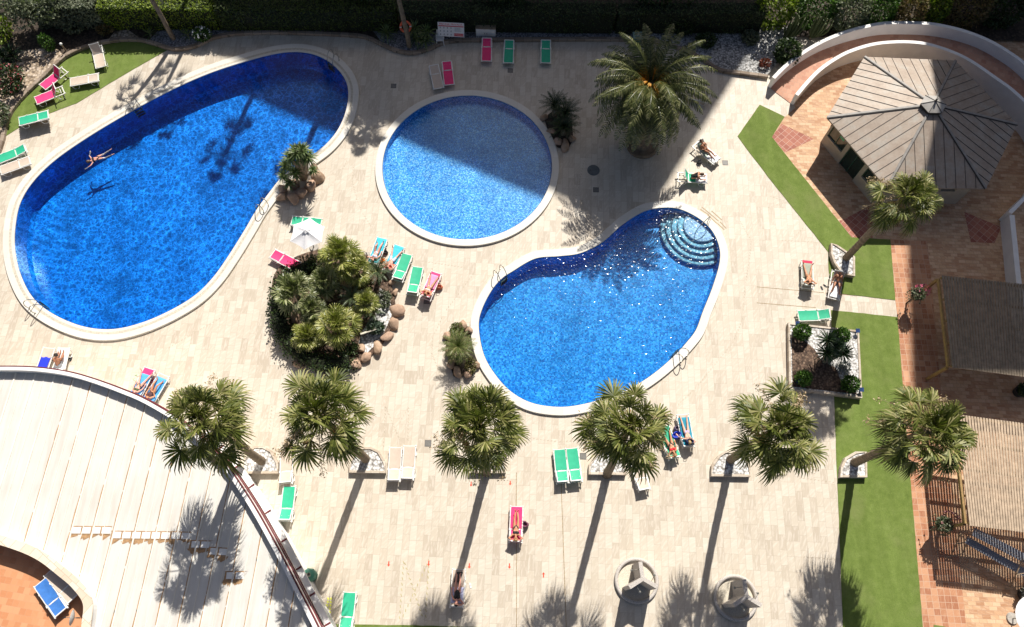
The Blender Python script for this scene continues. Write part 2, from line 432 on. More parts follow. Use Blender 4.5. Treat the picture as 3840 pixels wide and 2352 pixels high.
def pool(name, label, O, cw, depth, mos, wat, groove, group=None):
    ctr = sum(O, Vector((0, 0, 0))) / len(O)
    root = thing(name, label, 'swimming pool', (0, 0, 0))
    out = offset(O, cw)
    m = ringsolid([(O, -.25), (O, ZC - .015), (offset(O, .015), ZC), (offset(O, cw - .02), ZC), (out, ZC - .02), (out, -.05)])
    m.build('coping', M_coping, root)
    if groove:
        g = band(offset(O, groove[0]), offset(O, groove[1]), ZC + .004); g.build('overflow_grating', M_groove, root)
    b = MB(); inn = offset(O, -.02)
    b = ringsolid([(offset(O, -depth * .12), -depth), (inn, -depth + .25), (inn, ZC - .03)]); b.build('wall_lining', mos, root)
    f = MB(); f.sheet([(p.x, p.y) for p in offset(O, -depth * .12 + .01)], -depth + .002); f.build('floor_lining', mos, root)
    wt = MB(); wt.sheet([(p.x, p.y) for p in offset(O, -.015)], ZW)
    wo = wt.build('water', wat); struct(wo)
    return root
pool('deep_swimming_pool', 'large pear-shaped deep blue pool with a white coping', O1, .70, 1.45, M_mos1, M_wat1, (.17, .32))
pool('round_wading_pool', 'round shallow pool with pale mosaic bottom half in shade', O2, .46, .42, M_mos2, M_wat2, None)
p3 = pool('bean_shaped_pool', 'bean-shaped azure pool glittering in the sun with curved entry steps', O3, .50, .85, M_mos3, M_wat3, None)
# curved entry steps in the far corner of the bean-shaped pool
sc_ = P(2652, 826, ZW); sc_.z = 0
def ray_len(o, a, poly):
    d = Vector((math.cos(a), math.sin(a))); best = 99
    n = len(poly)
    for i in range(n):
        A = Vector((poly[i][0] - o.x, poly[i][1] - o.y)); B = Vector((poly[(i + 1) % n][0] - o.x, poly[(i + 1) % n][1] - o.y)); e = B - A
        den = d.x * e.y - d.y * e.x
        if abs(den) < 1e-9: continue
        t = (A.x * e.y - A.y * e.x) / den; u = (A.x * d.y - A.y * d.x) / den
        if t > 0 and 0 <= u <= 1: best = min(best, t)
    return best
_in = offset(O3, -.12)
while not inside(sc_, _in): sc_ += (sum(O3, Vector((0, 0, 0))) / len(O3) - sc_).normalized() * .08
for k, (rr, zt) in enumerate([(1.12, -.06), (1.46, -.20), (1.80, -.34), (2.14, -.48), (2.46, -.62)]):
    pl = []
    for i in range(96):
        a = 2 * PI * i / 96; pl.append((sc_.x + math.cos(a) * min(rr, ray_len(sc_, a, O3) - .03), sc_.y + math.sin(a) * min(rr, ray_len(sc_, a, O3) - .03)))
    MB().prism(pl, -.84, zt, bottom=False).build('step', M_mosS if k < 1 else MATS.setdefault('step_mosaic', mosaic('pale_step_mosaic', [(.10, .28, .45), (.22, .45, .58), (.40, .62, .70), (.65, .80, .84)], 11)), p3)
    if k < 5:   # dark nosing line along each tread
        nose = [Vector((x, y, 0)) for x, y in pl]
        band(offset(ccw(nose), -.045), ccw(nose), zt + .004).build('step_nosing', MATS.setdefault('nosing', plain('step_nosing_white', (.75, .78, .84), .4) if False else plain('nosing_blue', (.02, .06, .14), .4)), p3)

# ------------------------------------------------------------------ ground, deck, turf, terracotta
holes = [offset(o, .25) for o in (O1, O2, O3)]
g = holed_sheet([(-300, -300), (300, -300), (300, 300), (-300, 300)], [offset(o, .3) for o in (O1, O2, O3)], -.04)
struct(g.build('ground', plain('street_asphalt', (.07, .07, .07), .9, .2, .5, kind='Generated')))
d = holed_sheet([(-60, -14), (60, -14), (60, 43), (-60, 43)], holes, 0); struct(d.build('pool_deck', M_deck))

def turf_mat():
    m, nt_, bs = newmat('artificial_turf'); n = N(nt_)
    a = n.noise(n.coord(), 2.2, 5, .7); b_ = n.noise(n.coord((60, 30, 60)), 1, 3, .7); s_ = n.noise(n.coord((1.3, .12, 1)), 1.2, 3)
    c = n.ramp(a.outputs[0], [(.25, (.115, .165, .038)), (.5, (.15, .205, .052)), (.78, (.19, .245, .075))])
    c = n.mix(.55, c, n.ramp(b_.outputs[0], [(.3, (.45, .45, .4)), (.7, (1.3, 1.3, 1.1))]), 'MULTIPLY')
    c = n.mix(.6, c, n.ramp(s_.outputs[0], [(.35, (.78, .8, .75)), (.65, (1.1, 1.1, 1.1))]), 'MULTIPLY')
    w_ = n.noise(n.coord(), .38, 4, .65); c = n.mix(n.ramp(w_.outputs[0], [(.5, (0, 0, 0)), (.75, (.55, .55, .55))]), c, (.20, .215, .085))
    n.l(c, bs.inputs['Base Color']); bs.inputs['Roughness'].default_value = .9; bs.inputs['Specular IOR Level'].default_value = .1
    n.bump(b_.outputs[0], .6, .02, bs); return m
M_turf = turf_mat()
def edge_jit(poly, step=.5, j=.012):
    out = []
    for i in range(len(poly)):
        a, b = poly[i], poly[(i + 1) % len(poly)]; n_ = max(1, int((b - a).length / step))
        for k in range(n_):
            p = a.lerp(b, k / n_); out.append(p + Vector((random.uniform(-j, j), random.uniform(-j, j), 0)))
    return out
def sheet_structure(name, poly, z, mat, thick=.0, jit=0):
    poly = [Vector((p.x, p.y, 0)) for p in poly]
    if jit: poly = edge_jit(poly, .35, jit)
    m = MB()
    if thick: m.prism([(p.x, p.y) for p in poly], .001, z, bottom=False)
    else: m.sheet([(p.x, p.y) for p in poly], z)
    return struct(m.build(name, mat))
F = P
sheet_structure('lawn', [F(*p) for p in [(2849,393),(2943,438),(2894,514),(2954,590),(3193,891),(3339,899),(3357,1126),(3240,1112),(3118,1098),(3107,1012),(3106,946),(2880,664),(2765,512)]], .022, M_turf, 1, .012)
sheet_structure('lawn', [F(*p) for p in [(3115,1164),(3240,1176),(3365,1190),(3376,1330),(3388,1477),(3400,1640),(3410,1762),(3436,2060),(3461,2360),(3475,2480),(3168,2480),(3161,2352),(3150,2060),(3138,1770),(3128,1489),(3122,1320)]], .022, M_turf, 1, .012)
sheet_structure('lawn', [F(*p) for p in [(1228,2341),(1560,2345),(1830,2353),(1830,2480),(1228,2480)]], .022, M_turf, 1, .012)

KERB = [(-40, 640), (2, 545), (20, 470), (45, 410), (95, 350), (170, 280), (245, 210), (330, 172), (420, 152), (500, 147), (565, 158), (640, 182), (690, 182), (740, 168), (800, 140), (900, 125), (1060, 122), (1190, 126), (1290, 130), (1370, 138), (1430, 165), (1490, 190), (1550, 198), (1610, 182), (1660, 160), (1720, 151), (1820, 149), (2050, 147), (2250, 146), (2400, 150), (2480, 160), (2560, 185), (2640, 225), (2700, 262), (2790, 275), (2880, 288)]
kerbw = [Vector((p.x, p.y, 0)) for p in spline([F(x, y, .15) for x, y in KERB], 6, False)]
sheet_structure('lawn', [F(*p) for p in [(20,512),(115,452),(287,388),(450,290),(592,208),(640,182),(565,160),(500,148),(420,153),(330,174),(245,213),(170,282),(95,352),(45,412),(20,472)]], .022, M_turf, 1, .012)

M_terra = tile_material('terracotta_square_tile', (.33, .33), R(91), [(.36, .145, .075), (.43, .19, .10), (.52, .26, .14), (.57, .31, .18)], (.50, .34, .24), .012, .3, .7, 0, .12, .0, 2, (.62, .38, .24))
M_terrapale = tile_material('peach_paver', (.42, .21), R(1), [(.44, .23, .12), (.52, .30, .17), (.60, .38, .22), (.68, .46, .29)], (.40, .25, .16), .010, .4, .7, 0, .14, .5, 2, (.72, .54, .38))
M_terrared = tile_material('dark_red_tile', (.36, .36), R(46), [(.30, .10, .07), (.36, .13, .09), (.42, .17, .11)], (.50, .33, .26), .012, .2, .7, 0, .1, .0)
# (basket weave: two turned layers)
sheet_structure('terracotta_paving', [F(*p) for p in [(2935,300),(2983,405),(2943,438),(2894,514),(2954,590),(3193,891),(3339,899),(3357,1126),(3365,1190),(3388,1477),(3410,1762),(3436,2060),(3461,2360),(3480,2520),(4050,2520),(4000,1400),(3990,60),(3500,20),(3200,60)]], .010, M_terrapale)
sheet_structure('terracotta_border_paving', [F(*p) for p in [(3339,899),(3476,905),(3490,1020),(3505,1200),(3522,1400),(3540,1580),(3565,1800),(3605,2180),(3640,2520),(3480,2520),(3461,2360),(3436,2060),(3410,1762),(3388,1477),(3365,1190),(3357,1126)]], .015, M_terra)
sheet_structure('terracotta_border_paving', [F(*p) for p in [(3257,774),(3167,822),(3146,828),(3193,891),(3232,893),(3272,893),(3271,832)]], .016, M_terrared)
sheet_structure('terracotta_border_paving', [F(*p) for p in [(3615,795),(3754,852),(3729,913),(3640,909)]], .016, M_terrared)
sheet_structure('terracotta_border_paving', [F(*p) for p in [(2894,514),(2931,465),(3052,522),(2943,573)]], .016, M_terrared)
sheet_structure('lawn', [F(*p) for p in [(3500,2343),(3545,2350),(3560,2480),(3510,2480)]], .03, M_turf, 1, .01)

# drain channels and joints set in the deck
M_channel = plain('rusty_channel', (.30, .215, .12), .8, .5, 12)
def channel(a, b, wd=.035):
    a, b = Vector((a.x, a.y, .005)), Vector((b.x, b.y, .005)); t = (b - a).normalized(); s_ = Vector((-t.y, t.x, 0))
    return MB().strip([a, b], s_, [wd / 2] * 2)
for a, b in [((1936,1772),(1937,2400)), ((2104,1800),(2125,2400)), ((2838,1076),(3090,1098)), ((2838,1136),(3060,1154)), ((3095,1099),(3470,1131))]:
    struct(channel(F(*a), F(*b)).build('drain_channel_line', M_channel))
m = MB()
for a, b in [((2632,777),(2660,800)),((2626,785),(2658,806)),((2668,791),(2707,826)),((2660,800),(2695,830)),((2654,806),(2688,838)),((2700,832),(2724,858)),((2690,838),(2716,862))]:
    pa, pb = F(*a), F(*b); m.add(channel(pa, pb, .07).v, [(0, 1, 3, 2)])
struct(m.build('drain_grating_line', plain('sand_grating', (.36, .28, .18), .8)))
M_mark = plain('ochre_marking', (.42, .36, .20), .8, .2)
M_markpale = plain('faint_marking', (.44, .37, .28), .8, .2)
M_markyel = plain('yellow_marking', (.72, .74, .12), .7, .1)
def dashes(pts, L=.14, gap=.13, wd=.05, z=.005, m=None):
    m = m or MB()
    for (a, b) in zip(pts, pts[1:]):
        d_ = b - a; n_ = int(d_.length / (L + gap)); t = d_.normalized(); s_ = Vector((-t.y, t.x, 0))
        for k in range(n_):
            p = a + t * (k * (L + gap)); q = p + t * L + s_ * .05
            m.strip([Vector((p.x, p.y, z)), Vector((q.x, q.y, z))], s_, [wd / 2] * 2)
    return m
c42 = crop(960, 1762, .391)
m = dashes([c42(1412, 875), c42(1370, 1460)]); dashes([c42(1420, 890), c42(1610, 1470)], m=m); dashes([c42(1655, 860), c42(1618, 1470)], m=m); dashes([c42(1640, 900), c42(1378, 1460)], m=m)
struct(m.build('dashed_floor_marking', M_mark))
m = MB()
c22 = crop(960, 590, .391); c23 = crop(1920, 590, .391); c24 = crop(2880, 590, .391); c32 = crop(960, 1180, .391); c33 = crop(1920, 1180, .391); c34 = crop(2880, 1180, .391); c44 = crop(2880, 1762, .391); c43 = crop(1920, 1762, .391); c41 = crop(0, 1762, .391); c31 = crop(0, 1180, .391); c11 = crop(0, 0, .391); c12 = crop(960, 0, .391); c13 = crop(1920, 0, .391); c14 = crop(2880, 0, .391); c21 = crop(0, 590, .391)
for pl, cc in [([(930,90),(920,230),(960,400),(1020,540),(1110,680)],c22), ([(2100,1090),(1960,1280),(1810,1480)],c22), ([(870,30),(800,170),(560,430)],c22), ([(1590,1000),(2050,1070)],c22),
               ([(1780,30),(1690,220),(1680,370),(1790,640)],c32), ([(2110,30),(1590,330)],c31), ([(2210,30),(2120,260),(1760,700),(1560,890)],c33), ([(130,1185),(450,1225),(730,1205)],c33), ([(2180,610),(2290,800),(2270,1000),(2230,1250),(2210,1500)],c23),
               ([(0,490),(180,430),(0,360)],c24), ([(200,830),(360,660)],c24), ([(130,800),(480,820)],c24), ([(340,840),(690,870)],c44), ([(300,80),(660,130)],c44), ([(1240,880),(1215,1290)],c32), ([(1240,890),(1390,1240)],c32), ([(1460,890),(1450,1240)],c32), ([(1450,900),(1360,1060)],c32), ([(150,880),(105,1260)],c32), ([(690,30),(590,470)],c23)]:
    dashes([cc(*p) for p in pl], .10, .10, .045, .005, m)
struct(m.build('faint_dashed_floor_marking', M_markpale))
m = MB()
for x0, y0, x1, y1 in [(690,1225,670,1360),(715,1225,700,1385)]:
    dashes([c42(x0, y0), c42(x1, y1)], .11, .05, .10, .006, m)
struct(m.build('yellow_floor_marking', M_markyel))
M_redpaint = plain('red_paint', (.72, .06, .02), .6)
def arrow(p, ang, L=.27):
    m = MB(); m.add([(-.03, -.5 * L, 0), (.03, -.5 * L, 0), (.03, .1 * L, 0), (-.03, .1 * L, 0), (-.08, .1 * L, 0), (.08, .1 * L, 0), (0, .5 * L, 0)], [(0, 1, 2, 3), (4, 5, 6)])
    return m.build('floor_arrow', M_redpaint, None, (p.x, p.y, .006), (0, 0, ang))
for i, (x, y, up, lb) in enumerate([(1273,903,0,'small red floor arrow near the litter bin, outermost of its row'),(1656,898,0,'small red floor arrow at the tip of the dashed W marking'),(2046,922,0,'small red floor arrow beside the woman in the black swimsuit'),(2431,923,0,'small red floor arrow just left of the dotted drain line'),(2063,137,0,'short red floor arrow just below the planter')]):
    tag(arrow(c42(x, y), PI), lb, 'floor arrow', 'red arrows on the deck')
tag(arrow(c43(302, 1008), 0), 'red floor arrow pointing away from the lone lounger row, between two drain lines', 'floor arrow', 'red arrows on the deck')
tag(arrow(c42(2438, 127), PI, .24), 'small red floor arrow on the drain line above the pink lounger', 'floor arrow', 'red arrows on the deck')

# grates and covers
M_grate = plain('cast_grate', (.09, .085, .08), .6, .4, 20)
def grate(p, s, lb):
    root = thing('drain_grate', lb, 'drain grate', (p.x, p.y, 0), 0, 'square drain grates in the deck')
    MB().box((0, 0, .004), (s, s, .01)).build('frame', M_grate, root)
    m = MB()
    for k in range(-2, 3): m.box((k * s / 6, 0, .012), (s / 12, s * .8, .006))
    m.build('grid', M_steel if False else plain('grate_bars', (.22, .21, .19), .5), root)
for x, y, lb in [(947,207,'square drain grate in the shaded paving between the two far pools'),(1228,170,'square drain grate below the far magenta lounger'),(1434,457,'square drain grate in shade beside the round manhole cover'),(1745,392,'square drain grate in sun by the man on the reclining lounger'),(1030,1067,'square drain grate left of the middle palm'),(1403,1098,'square drain grate right of the two green loungers'),(1027,725,'square drain grate in the shadow of the pink towel lounger')]:
    grate(Q(x, y), .36, lb)
mc = thing('manhole_cover', 'round grey manhole cover in the shaded paving', 'manhole cover', tuple(Q(1428, 410)))
MB().lathe([(.40, 0), (.40, .012), (.36, .016), (.0, .016)], 28).build('cover', plain('cover_grey', (.10, .115, .12), .6, .2), mc)
MB().box((-.2, 0, .02), (.08, .04, .01)).build('handle', M_dark, mc)

# ------------------------------------------------------------------ garden beds along the top
def gravel_mat(name, cols, scale):
    m, nt_, bs = newmat(name); n = N(nt_)
    v = n.n('ShaderNodeTexVoronoi'); v.inputs['Scale'].default_value = scale; n.l(n.coord(), v.inputs['Vector'])
    sp = n.n('ShaderNodeSeparateColor'); n.l(v.outputs['Color'], sp.inputs[0])
    c = n.ramp(sp.outputs[0], [(i / (len(cols) - 1), k) for i, k in enumerate(cols)])
    c = n.mix(1, c, n.ramp(v.outputs['Distance'], [(.25, (1, 1, 1)), (.85, (.25, .23, .21))]), 'MULTIPLY')
    n.l(c, bs.inputs['Base Color']); bs.inputs['Roughness'].default_value = .85
    n.bump(v.outputs['Distance'], -1.0, .04, bs); return m
M_gravel = gravel_mat('white_gravel', [(.50, .49, .47), (.68, .67, .65), (.82, .81, .79), (.86, .85, .83)], 8)
M_gravelshade = gravel_mat('shade_toned_gravel', [(.20, .20, .20), (.34, .34, .335), (.48, .48, .47), (.60, .59, .58)], 8)  # white gravel greyed in colour for the shade of tower and bushes
M_gravelgrey = gravel_mat('grey_gravel', [(.16, .16, .17), (.26, .26, .28), (.38, .38, .40)], 9)
M_soil = gravel_mat('dark_soil', [(.035, .024, .015), (.06, .04, .026), (.10, .07, .045)], 7)
M_bark = gravel_mat('brown_bark_mulch', [(.07, .04, .025), (.12, .07, .045), (.19, .12, .08), (.26, .18, .12)], 9)
M_sand = gravel_mat('pale_sandy_soil', [(.40, .30, .20), (.52, .41, .30), (.62, .52, .42)], 6)
far = [Vector((60, 37.0, 0)), Vector((60, 46, 0)), Vector((-60, 46, 0)), Vector((-60, kerbw[0].y, 0))]
bed = [Vector((p.x, p.y, 0)) for p in kerbw] + [Vector((16.9, 37.6, 0)), Vector((17.5, 38.2, 0)), Vector((60, 38.5, 0))] + far[1:]
m = MB(); m.sheet([(p.x, p.y) for p in bed], .16); struct(m.build('garden_soil', M_soil))
def bedsheet(pts, mat, z, name='gravel_bed'):
    m = MB(); m.sheet([(p.x, p.y) for p in [P(x, y, z) for x, y in pts]], z); return struct(m.build(name, mat))
bedsheet([(640,176),(560,150),(590,118),(700,105),(830,112),(960,110),(960,120),(870,126),(800,138),(740,164),(690,178)], M_gravelgrey, .170)
bedsheet([(405,150),(430,118),(480,112),(520,140)], M_sand, .172)
bedsheet([(960,118),(1370,116),(1400,118),(1430,158),(1490,184),(1550,192),(1610,176),(1660,154),(1690,145),(1680,112),(1500,100)], M_gravelgrey, .174)
bedsheet([(1690,145),(2250,142),(2380,146),(2380,112),(1700,116)], M_gravelgrey, .178)
bedsheet([(2360,146),(2470,156),(2560,182),(2640,222),(2702,258),(2790,270),(2876,282),(2950,200),(2990,150),(2960,100),(2700,100),(2400,112)], M_gravelshade, .182)
bedsheet([(20,470),(45,406),(95,346),(168,278),(240,208),(215,185),(150,180),(85,190),(30,230),(-20,300),(-20,520)], M_sand, .170)
kerb = ringsolid  # edging wall: one swept section
kb = MB(); L_ = kerbw; n_ = len(L_)
prof = [(-.12, 0), (-.12, .22), (-.09, .24), (.10, .24), (.12, .22), (.12, 0)]
for i, p in enumerate(L_):
    a, b = L_[max(i - 1, 0)], L_[min(i + 1, n_ - 1)]; t = (b - a).normalized(); s_ = Vector((-t.y, t.x, 0))
    for dx, z in prof: q = p + s_ * (dx + random.uniform(-.012, .012)); kb.v.append((q.x, q.y, z))
for i in range(n_ - 1):
    for k in range(5): o = i * 6; kb.f.append((o + k, o + 6 + k, o + 7 + k, o + k + 1))
tag(kb.build('edging_wall', tile_material('edging_stone', (.6, .5), 0, [(.20, .15, .11), (.27, .21, .16), (.35, .28, .22)], (.14, .11, .08), .015, .3, .85)), 'low winding stone edging wall along the far garden bed', 'edging wall')
# ------------------------------------------------------------------ plants
def rdir(): 
    while True:
        v = Vector((random.uniform(-1, 1), random.uniform(-1, 1), random.uniform(-1, 1)))
        if .1 < v.length < 1: return v.normalized()
M_fan = leafmat('fan_palm_leaf', [(.05, .065, .010), (.09, .112, .018), (.15, .165, .034), (.25, .245, .08), (.36, .33, .16)], .5, .22, .35)
M_fandry = leafmat('dry_palm_leaf', [(.20, .12, .045), (.33, .22, .10), (.45, .33, .17)], .7, .15)
M_flower = leafmat('cream_flower_stalk', [(.30, .21, .11), (.46, .34, .21), (.58, .46, .32)], .7, .1)
M_date = leafmat('date_palm_leaf', [(.035, .045, .010), (.07, .085, .022), (.12, .13, .04), (.24, .23, .11)], .42, .18, .5)
M_orange = leafmat('orange_date_stalk', [(.36, .15, .02), (.55, .26, .03), (.66, .38, .08)], .6, .1)
M_yucca = leafmat('yucca_leaf', [(.06, .10, .03), (.12, .17, .055), (.22, .26, .11)], .4, .15)
M_cycad = leafmat('cycad_leaf', [(.012, .028, .010), (.022, .045, .015), (.04, .065, .022)], .35, .12)
M_bush = leafmat('green_shrub_leaf', [(.03, .07, .012), (.06, .13, .02), (.10, .19, .03)], .5, .25)
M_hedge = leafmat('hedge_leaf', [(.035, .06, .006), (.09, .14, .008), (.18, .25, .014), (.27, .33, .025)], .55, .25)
M_hedgeShade = leafmat('shaded_side_hedge_leaf' if False else 'shade_toned_hedge_leaf', [(.02, .035, .005), (.045, .07, .008), (.08, .115, .012)], .55, .2)  # hedge leaf darkened in colour for the block entering tower shade
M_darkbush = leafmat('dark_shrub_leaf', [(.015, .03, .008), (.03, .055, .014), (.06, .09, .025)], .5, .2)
M_dryhedge = leafmat('browned_conifer', [(.05, .035, .015), (.11, .08, .03), (.20, .13, .05), (.10, .12, .03)], .7, .15)
M_olive = leafmat('grey_green_leaf', [(.07, .09, .05), (.13, .15, .09), (.20, .22, .14)], .6, .2)
M_trunk = plain('palm_trunk', (.20, .15, .10), .9, .4, 5, bump=.6)
M_bark2 = plain('pale_bark', (.30, .24, .17), .9, .3, 6, bump=.5)
M_core = plain('inner_twigs', (.012, .016, .006), 1, .3)

def fan_leaf(m, o, d, Lp, Rb, n=20, spread=115, droop=.35, pet=True, pm=None):
    """petiole from o along d, then a fan of narrow folded blades"""
    d = d.normalized(); s_ = d.cross(Vector((0, 0, 1)))
    s_ = s_.normalized() if s_.length > .05 else Vector((math.cos(o.x * 7), math.sin(o.x * 7), 0))
    roll = random.uniform(-.5, .5); u = s_.cross(d); s_ = s_ * math.cos(roll) + u * math.sin(roll)
    h = o + d * Lp + Vector((0, 0, -.10 * Lp))
    if pet: (pm or m).strip([o, o.lerp(h, .5) + Vector((0, 0, .03)), h], s_, [.03, .024, .018])
    for i in range(n):
        a = R(-spread + 2 * spread * i / (n - 1) + random.uniform(-3, 3))
        dd = d * math.cos(a) + s_ * math.sin(a)
        L = Rb * (.72 + .28 * math.cos(a * .75)) * random.uniform(.9, 1.06); dz = Vector((0, 0, -1))
        up = u * .12 * (1 if i % 2 else -1)
        p0 = h; p1 = h + dd * L * .45 + dz * L * droop * .10 + up * .2; p2 = h + dd * L * .78 + dz * L * droop * .45; p3 = h + dd * L * .93 + dz * L * droop * (1.0 + random.uniform(0, .5))
        w_ = dd.cross(u).normalized(); w_ = (w_ + u * random.uniform(-.6, .6)).normalized()
        wd = L * spread / 57.3 / n * 1.05
        m.strip([p0, p1, p2, p3], w_, [.008, wd * .5, wd * .30, .004])

def fan_crown(seed, nleaf=43, Lp=(.75, 1.50), Rb=(.82, 1.08), low=-42, high=82, dry=True, nb=22, droop=.42, wind=Vector((0, 0, 0)), heart=12):
    random.seed(seed); g = MB(); dr = MB(); fl = MB()
    for i in range(nleaf):
        t = (i + .5) / nleaf; el = R(high + (low - high) * t ** .8 + random.uniform(-14, 14)); az = i * 2.39996 + random.uniform(-.45, .45)
        d_ = (Vector((math.cos(az) * math.cos(el), math.sin(az) * math.cos(el), math.sin(el))) + wind).normalized()
        o = Vector((math.cos(az), math.sin(az), 0)) * .10 + Vector((0, 0, -.3 * t))
        k = random.uniform(.75, 1.12)
        fan_leaf(g, o, d_, random.uniform(*Lp) * (.8 + .25 * t), random.uniform(*Rb) * k, nb, random.uniform(88, 128), droop * random.uniform(.5, 1.3) * (.7 + .7 * t))
    for i in range(heart):
        el = R(random.uniform(25, 88)); az = i * 2.39996; d_ = Vector((math.cos(az) * math.cos(el), math.sin(az) * math.cos(el), math.sin(el)))
        fan_leaf(g, Vector((0, 0, .1)), d_, random.uniform(.25, .7) * Lp[0], random.uniform(.55, .85) * Rb[1], nb - 4, random.uniform(50, 100), droop * .6)
    if dry:
        for i in range(15):
            el = R(random.uniform(-80, -30)); az = random.uniform(0, 2 * PI)
            d_ = Vector((math.cos(az) * math.cos(el), math.sin(az) * math.cos(el), math.sin(el)))
            fan_leaf(dr, Vector((math.cos(az) * .15, math.sin(az) * .15, -.4)), d_, random.uniform(.4, .9), random.uniform(.5, .75), 9, 70, .3)
        for i in range(5):      # pale flower stalks arching out between the leaves
            el = R(random.uniform(0, 30)); az = random.uniform(0, 2 * PI); d_ = Vector((math.cos(az) * math.cos(el), math.sin(az) * math.cos(el), math.sin(el)))
            pts = [d_ * (k * .42) + Vector((0, 0, -.055 * k * k)) for k in range(6)]
            fl.tube(pts, [.02, .018, .016, .013, .01, .006], 4)
            for k in range(110):
                q = pts[2 + k % 4] + rdir() * random.uniform(.03, .26); fl.quad(q, rdir() * .04, rdir() * .022)
    return g, dr, fl
def trunk_mb(pts, r0, r1, rings=.16, n=12):
    sp = spline(pts, 10, False); m = MB(); L = 0; rr = []; pp = []
    for i, p in enumerate(sp):
        t = i / (len(sp) - 1); r = r0 + (r1 - r0) * t
        if t < .12: r *= 1 + .45 * (1 - t / .12) ** 2
        pp.append(p); rr.append(r * (1 + .05 * (1 if i % 2 else -1)))
    m.tube(pp, rr, n); m.sm = True; return m

crowns = [fan_crown(11, wind=Vector((.14, -.1, 0))), fan_crown(23, 39, wind=Vector((.16, -.06, 0))), fan_crown(37, 46, wind=Vector((-.12, -.12, 0))), fan_crown(41, 15, (1.1, 1.6), (.8, 1.0), -45, 70, False, 16, .5, heart=5)]
cm = [[k.mesh(nm) for k, nm in zip(c, ('crown', 'dead_leaves', 'flower_stalks'))] for c in crowns]
for c in cm:
    for me, mt in zip(c, (M_fan, M_fandry, M_flower)): me.materials.append(mt)
def meshobj(name, me, parent, loc=(0, 0, 0), rot=(0, 0, 0), sc=1):
    o = bpy.data.objects.new(name, me); COL.objects.link(o); o.parent = parent; o.location = loc; o.rotation_euler = rot; o.scale = (sc,) * 3 if not isinstance(sc, tuple) else sc; return o
def fan_palm(label, base, top, k, rz, sc, r0=.24, r1=.17, group='fan palms planted in a row', parts=(1, 1, 1), z0=.2):
    b = Vector((base.x, base.y, z0)); t = Vector(top) - b
    root = thing('fan_palm', label, 'palm tree', b, 0, group)
    mid = Vector((t.x * .42 + random.uniform(-.1, .1), t.y * .42, t.z * .5))
    trunk_mb([Vector((0, 0, -.15)), Vector((t.x * .06, t.y * .06, t.z * .15)), mid, Vector((t.x, t.y, t.z))], r0, r1).build('trunk', M_trunk, root)
    for me, nm, on in zip(cm[k], ('crown', 'dead_leaves', 'flower_stalks'), parts):
        if on: meshobj(nm, me, root, t, (0, 0, rz), sc)
    return root
PALMS = [((982,1730),(752,1570),10.0,0,.3,1.04,'fan palm whose crown overhangs the white roof'),
         ((1371,1722),(1200,1562),10.3,1,1.9,1.12,'fan palm directly below the rocky planted island'),
         ((1826,1765),(1800,1602),10.2,2,3.3,1.04,'fan palm standing between the two yuccas rocks and the bean-shaped pool edge'),
         ((2278,1772),(2362,1592),10.2,0,4.4,1.02,'fan palm covering a bather beside the two green loungers'),
         ((2738,1725),(2925,1602),9.4,1,5.2,1.1,'fan palm leaning towards the square planting bed'),
         ((3202,1737),(3485,1614),9.0,2,.9,1.06,'fan palm standing on the turf next to the wooden pergola')]
PALMS[2] = PALMS[2][:6] + ('fan palm over the near end of the bean-shaped pool coping',)
for b, t, h, k, rz, sc, lb in PALMS: fan_palm(lb, P(*b, .2), P(*t, h), k, rz, sc)
fan_palm('lone leaning fan palm in front of the hexagonal pavilion', P(3171, 970, .2), P(3398, 735, 9.1), 1, .4, .9, .23, .15, None)

def pinnate(m, o, d, L, n=26, ll=.42, curve=.9, wd=.022, vee=.5, sag=0):
    """feather leaf"""
    d = d.normalized(); h = Vector((d.x, d.y, 0)); h = h.normalized() if h.length > .01 else Vector((1, 0, 0))
    pts = []; p = Vector(o); el = math.asin(max(-1, min(1, d.z))); st = L / n
    for i in range(n + 1):
        pts.append(p.copy()); el2 = el - curve * (i / n) ** 1.4
        p = p + (h * math.cos(el2) + Vector((0, 0, math.sin(el2)))) * st
    s_ = Vector((-h.y, h.x, 0))
    m.strip(pts, s_, [.028 * (1 - .85 * i / n) for i in range(n + 1)])
    for i in range(2, n + 1):
        t = (pts[i] - pts[i - 1]).normalized(); u = s_.cross(t); f = math.sin(PI * min(1, (i / n) * .88 + .1)) ** .6
        for sg in (-1, 1):
            dd = (s_ * sg * .8 + t * random.uniform(.35, .75) + u * vee * random.uniform(.6, 1.2)).normalized()
            l = ll * f * random.uniform(.85, 1.1); q = pts[i] + dd * l * .55; e = pts[i] + dd * l - Vector((0, 0, l * (.18 + sag)))
            m.strip([pts[i], q, e], t, [wd * .6, wd, .003])
# the big date palm in the shade
random.seed(5)
hub = P(2438, 322, 5.3)
root = thing('date_palm', 'broad date palm with arching feather leaves and orange fruit stalks', 'palm tree', (P(2408, 545).x, P(2408, 545).y, 0))
b0 = root.location.copy(); th = hub - b0
trunk_mb([Vector((0, 0, 0)), Vector((th.x * .3, th.y * .3, th.z * .4)), Vector((th.x, th.y, th.z))], .42, .36).build('trunk', M_trunk, root)
g = MB()
for i in range(128):
    t = (i + .5) / 128; el = R(80 - 128 * t ** .85 + random.uniform(-7, 7)); az = i * 2.39996 + random.uniform(-.2, .2)
    d_ = Vector((math.cos(az) * math.cos(el), math.sin(az) * math.cos(el), math.sin(el)))
    pinnate(g, th + Vector((math.cos(az) * .25, math.sin(az) * .25, .15 - .5 * t)), d_, random.uniform(3.3, 4.1) * (1 + .06 * t), 32, .52, random.uniform(1.2, 2.0), .042, .45)
g.build('crown', M_date, root)
g = MB()
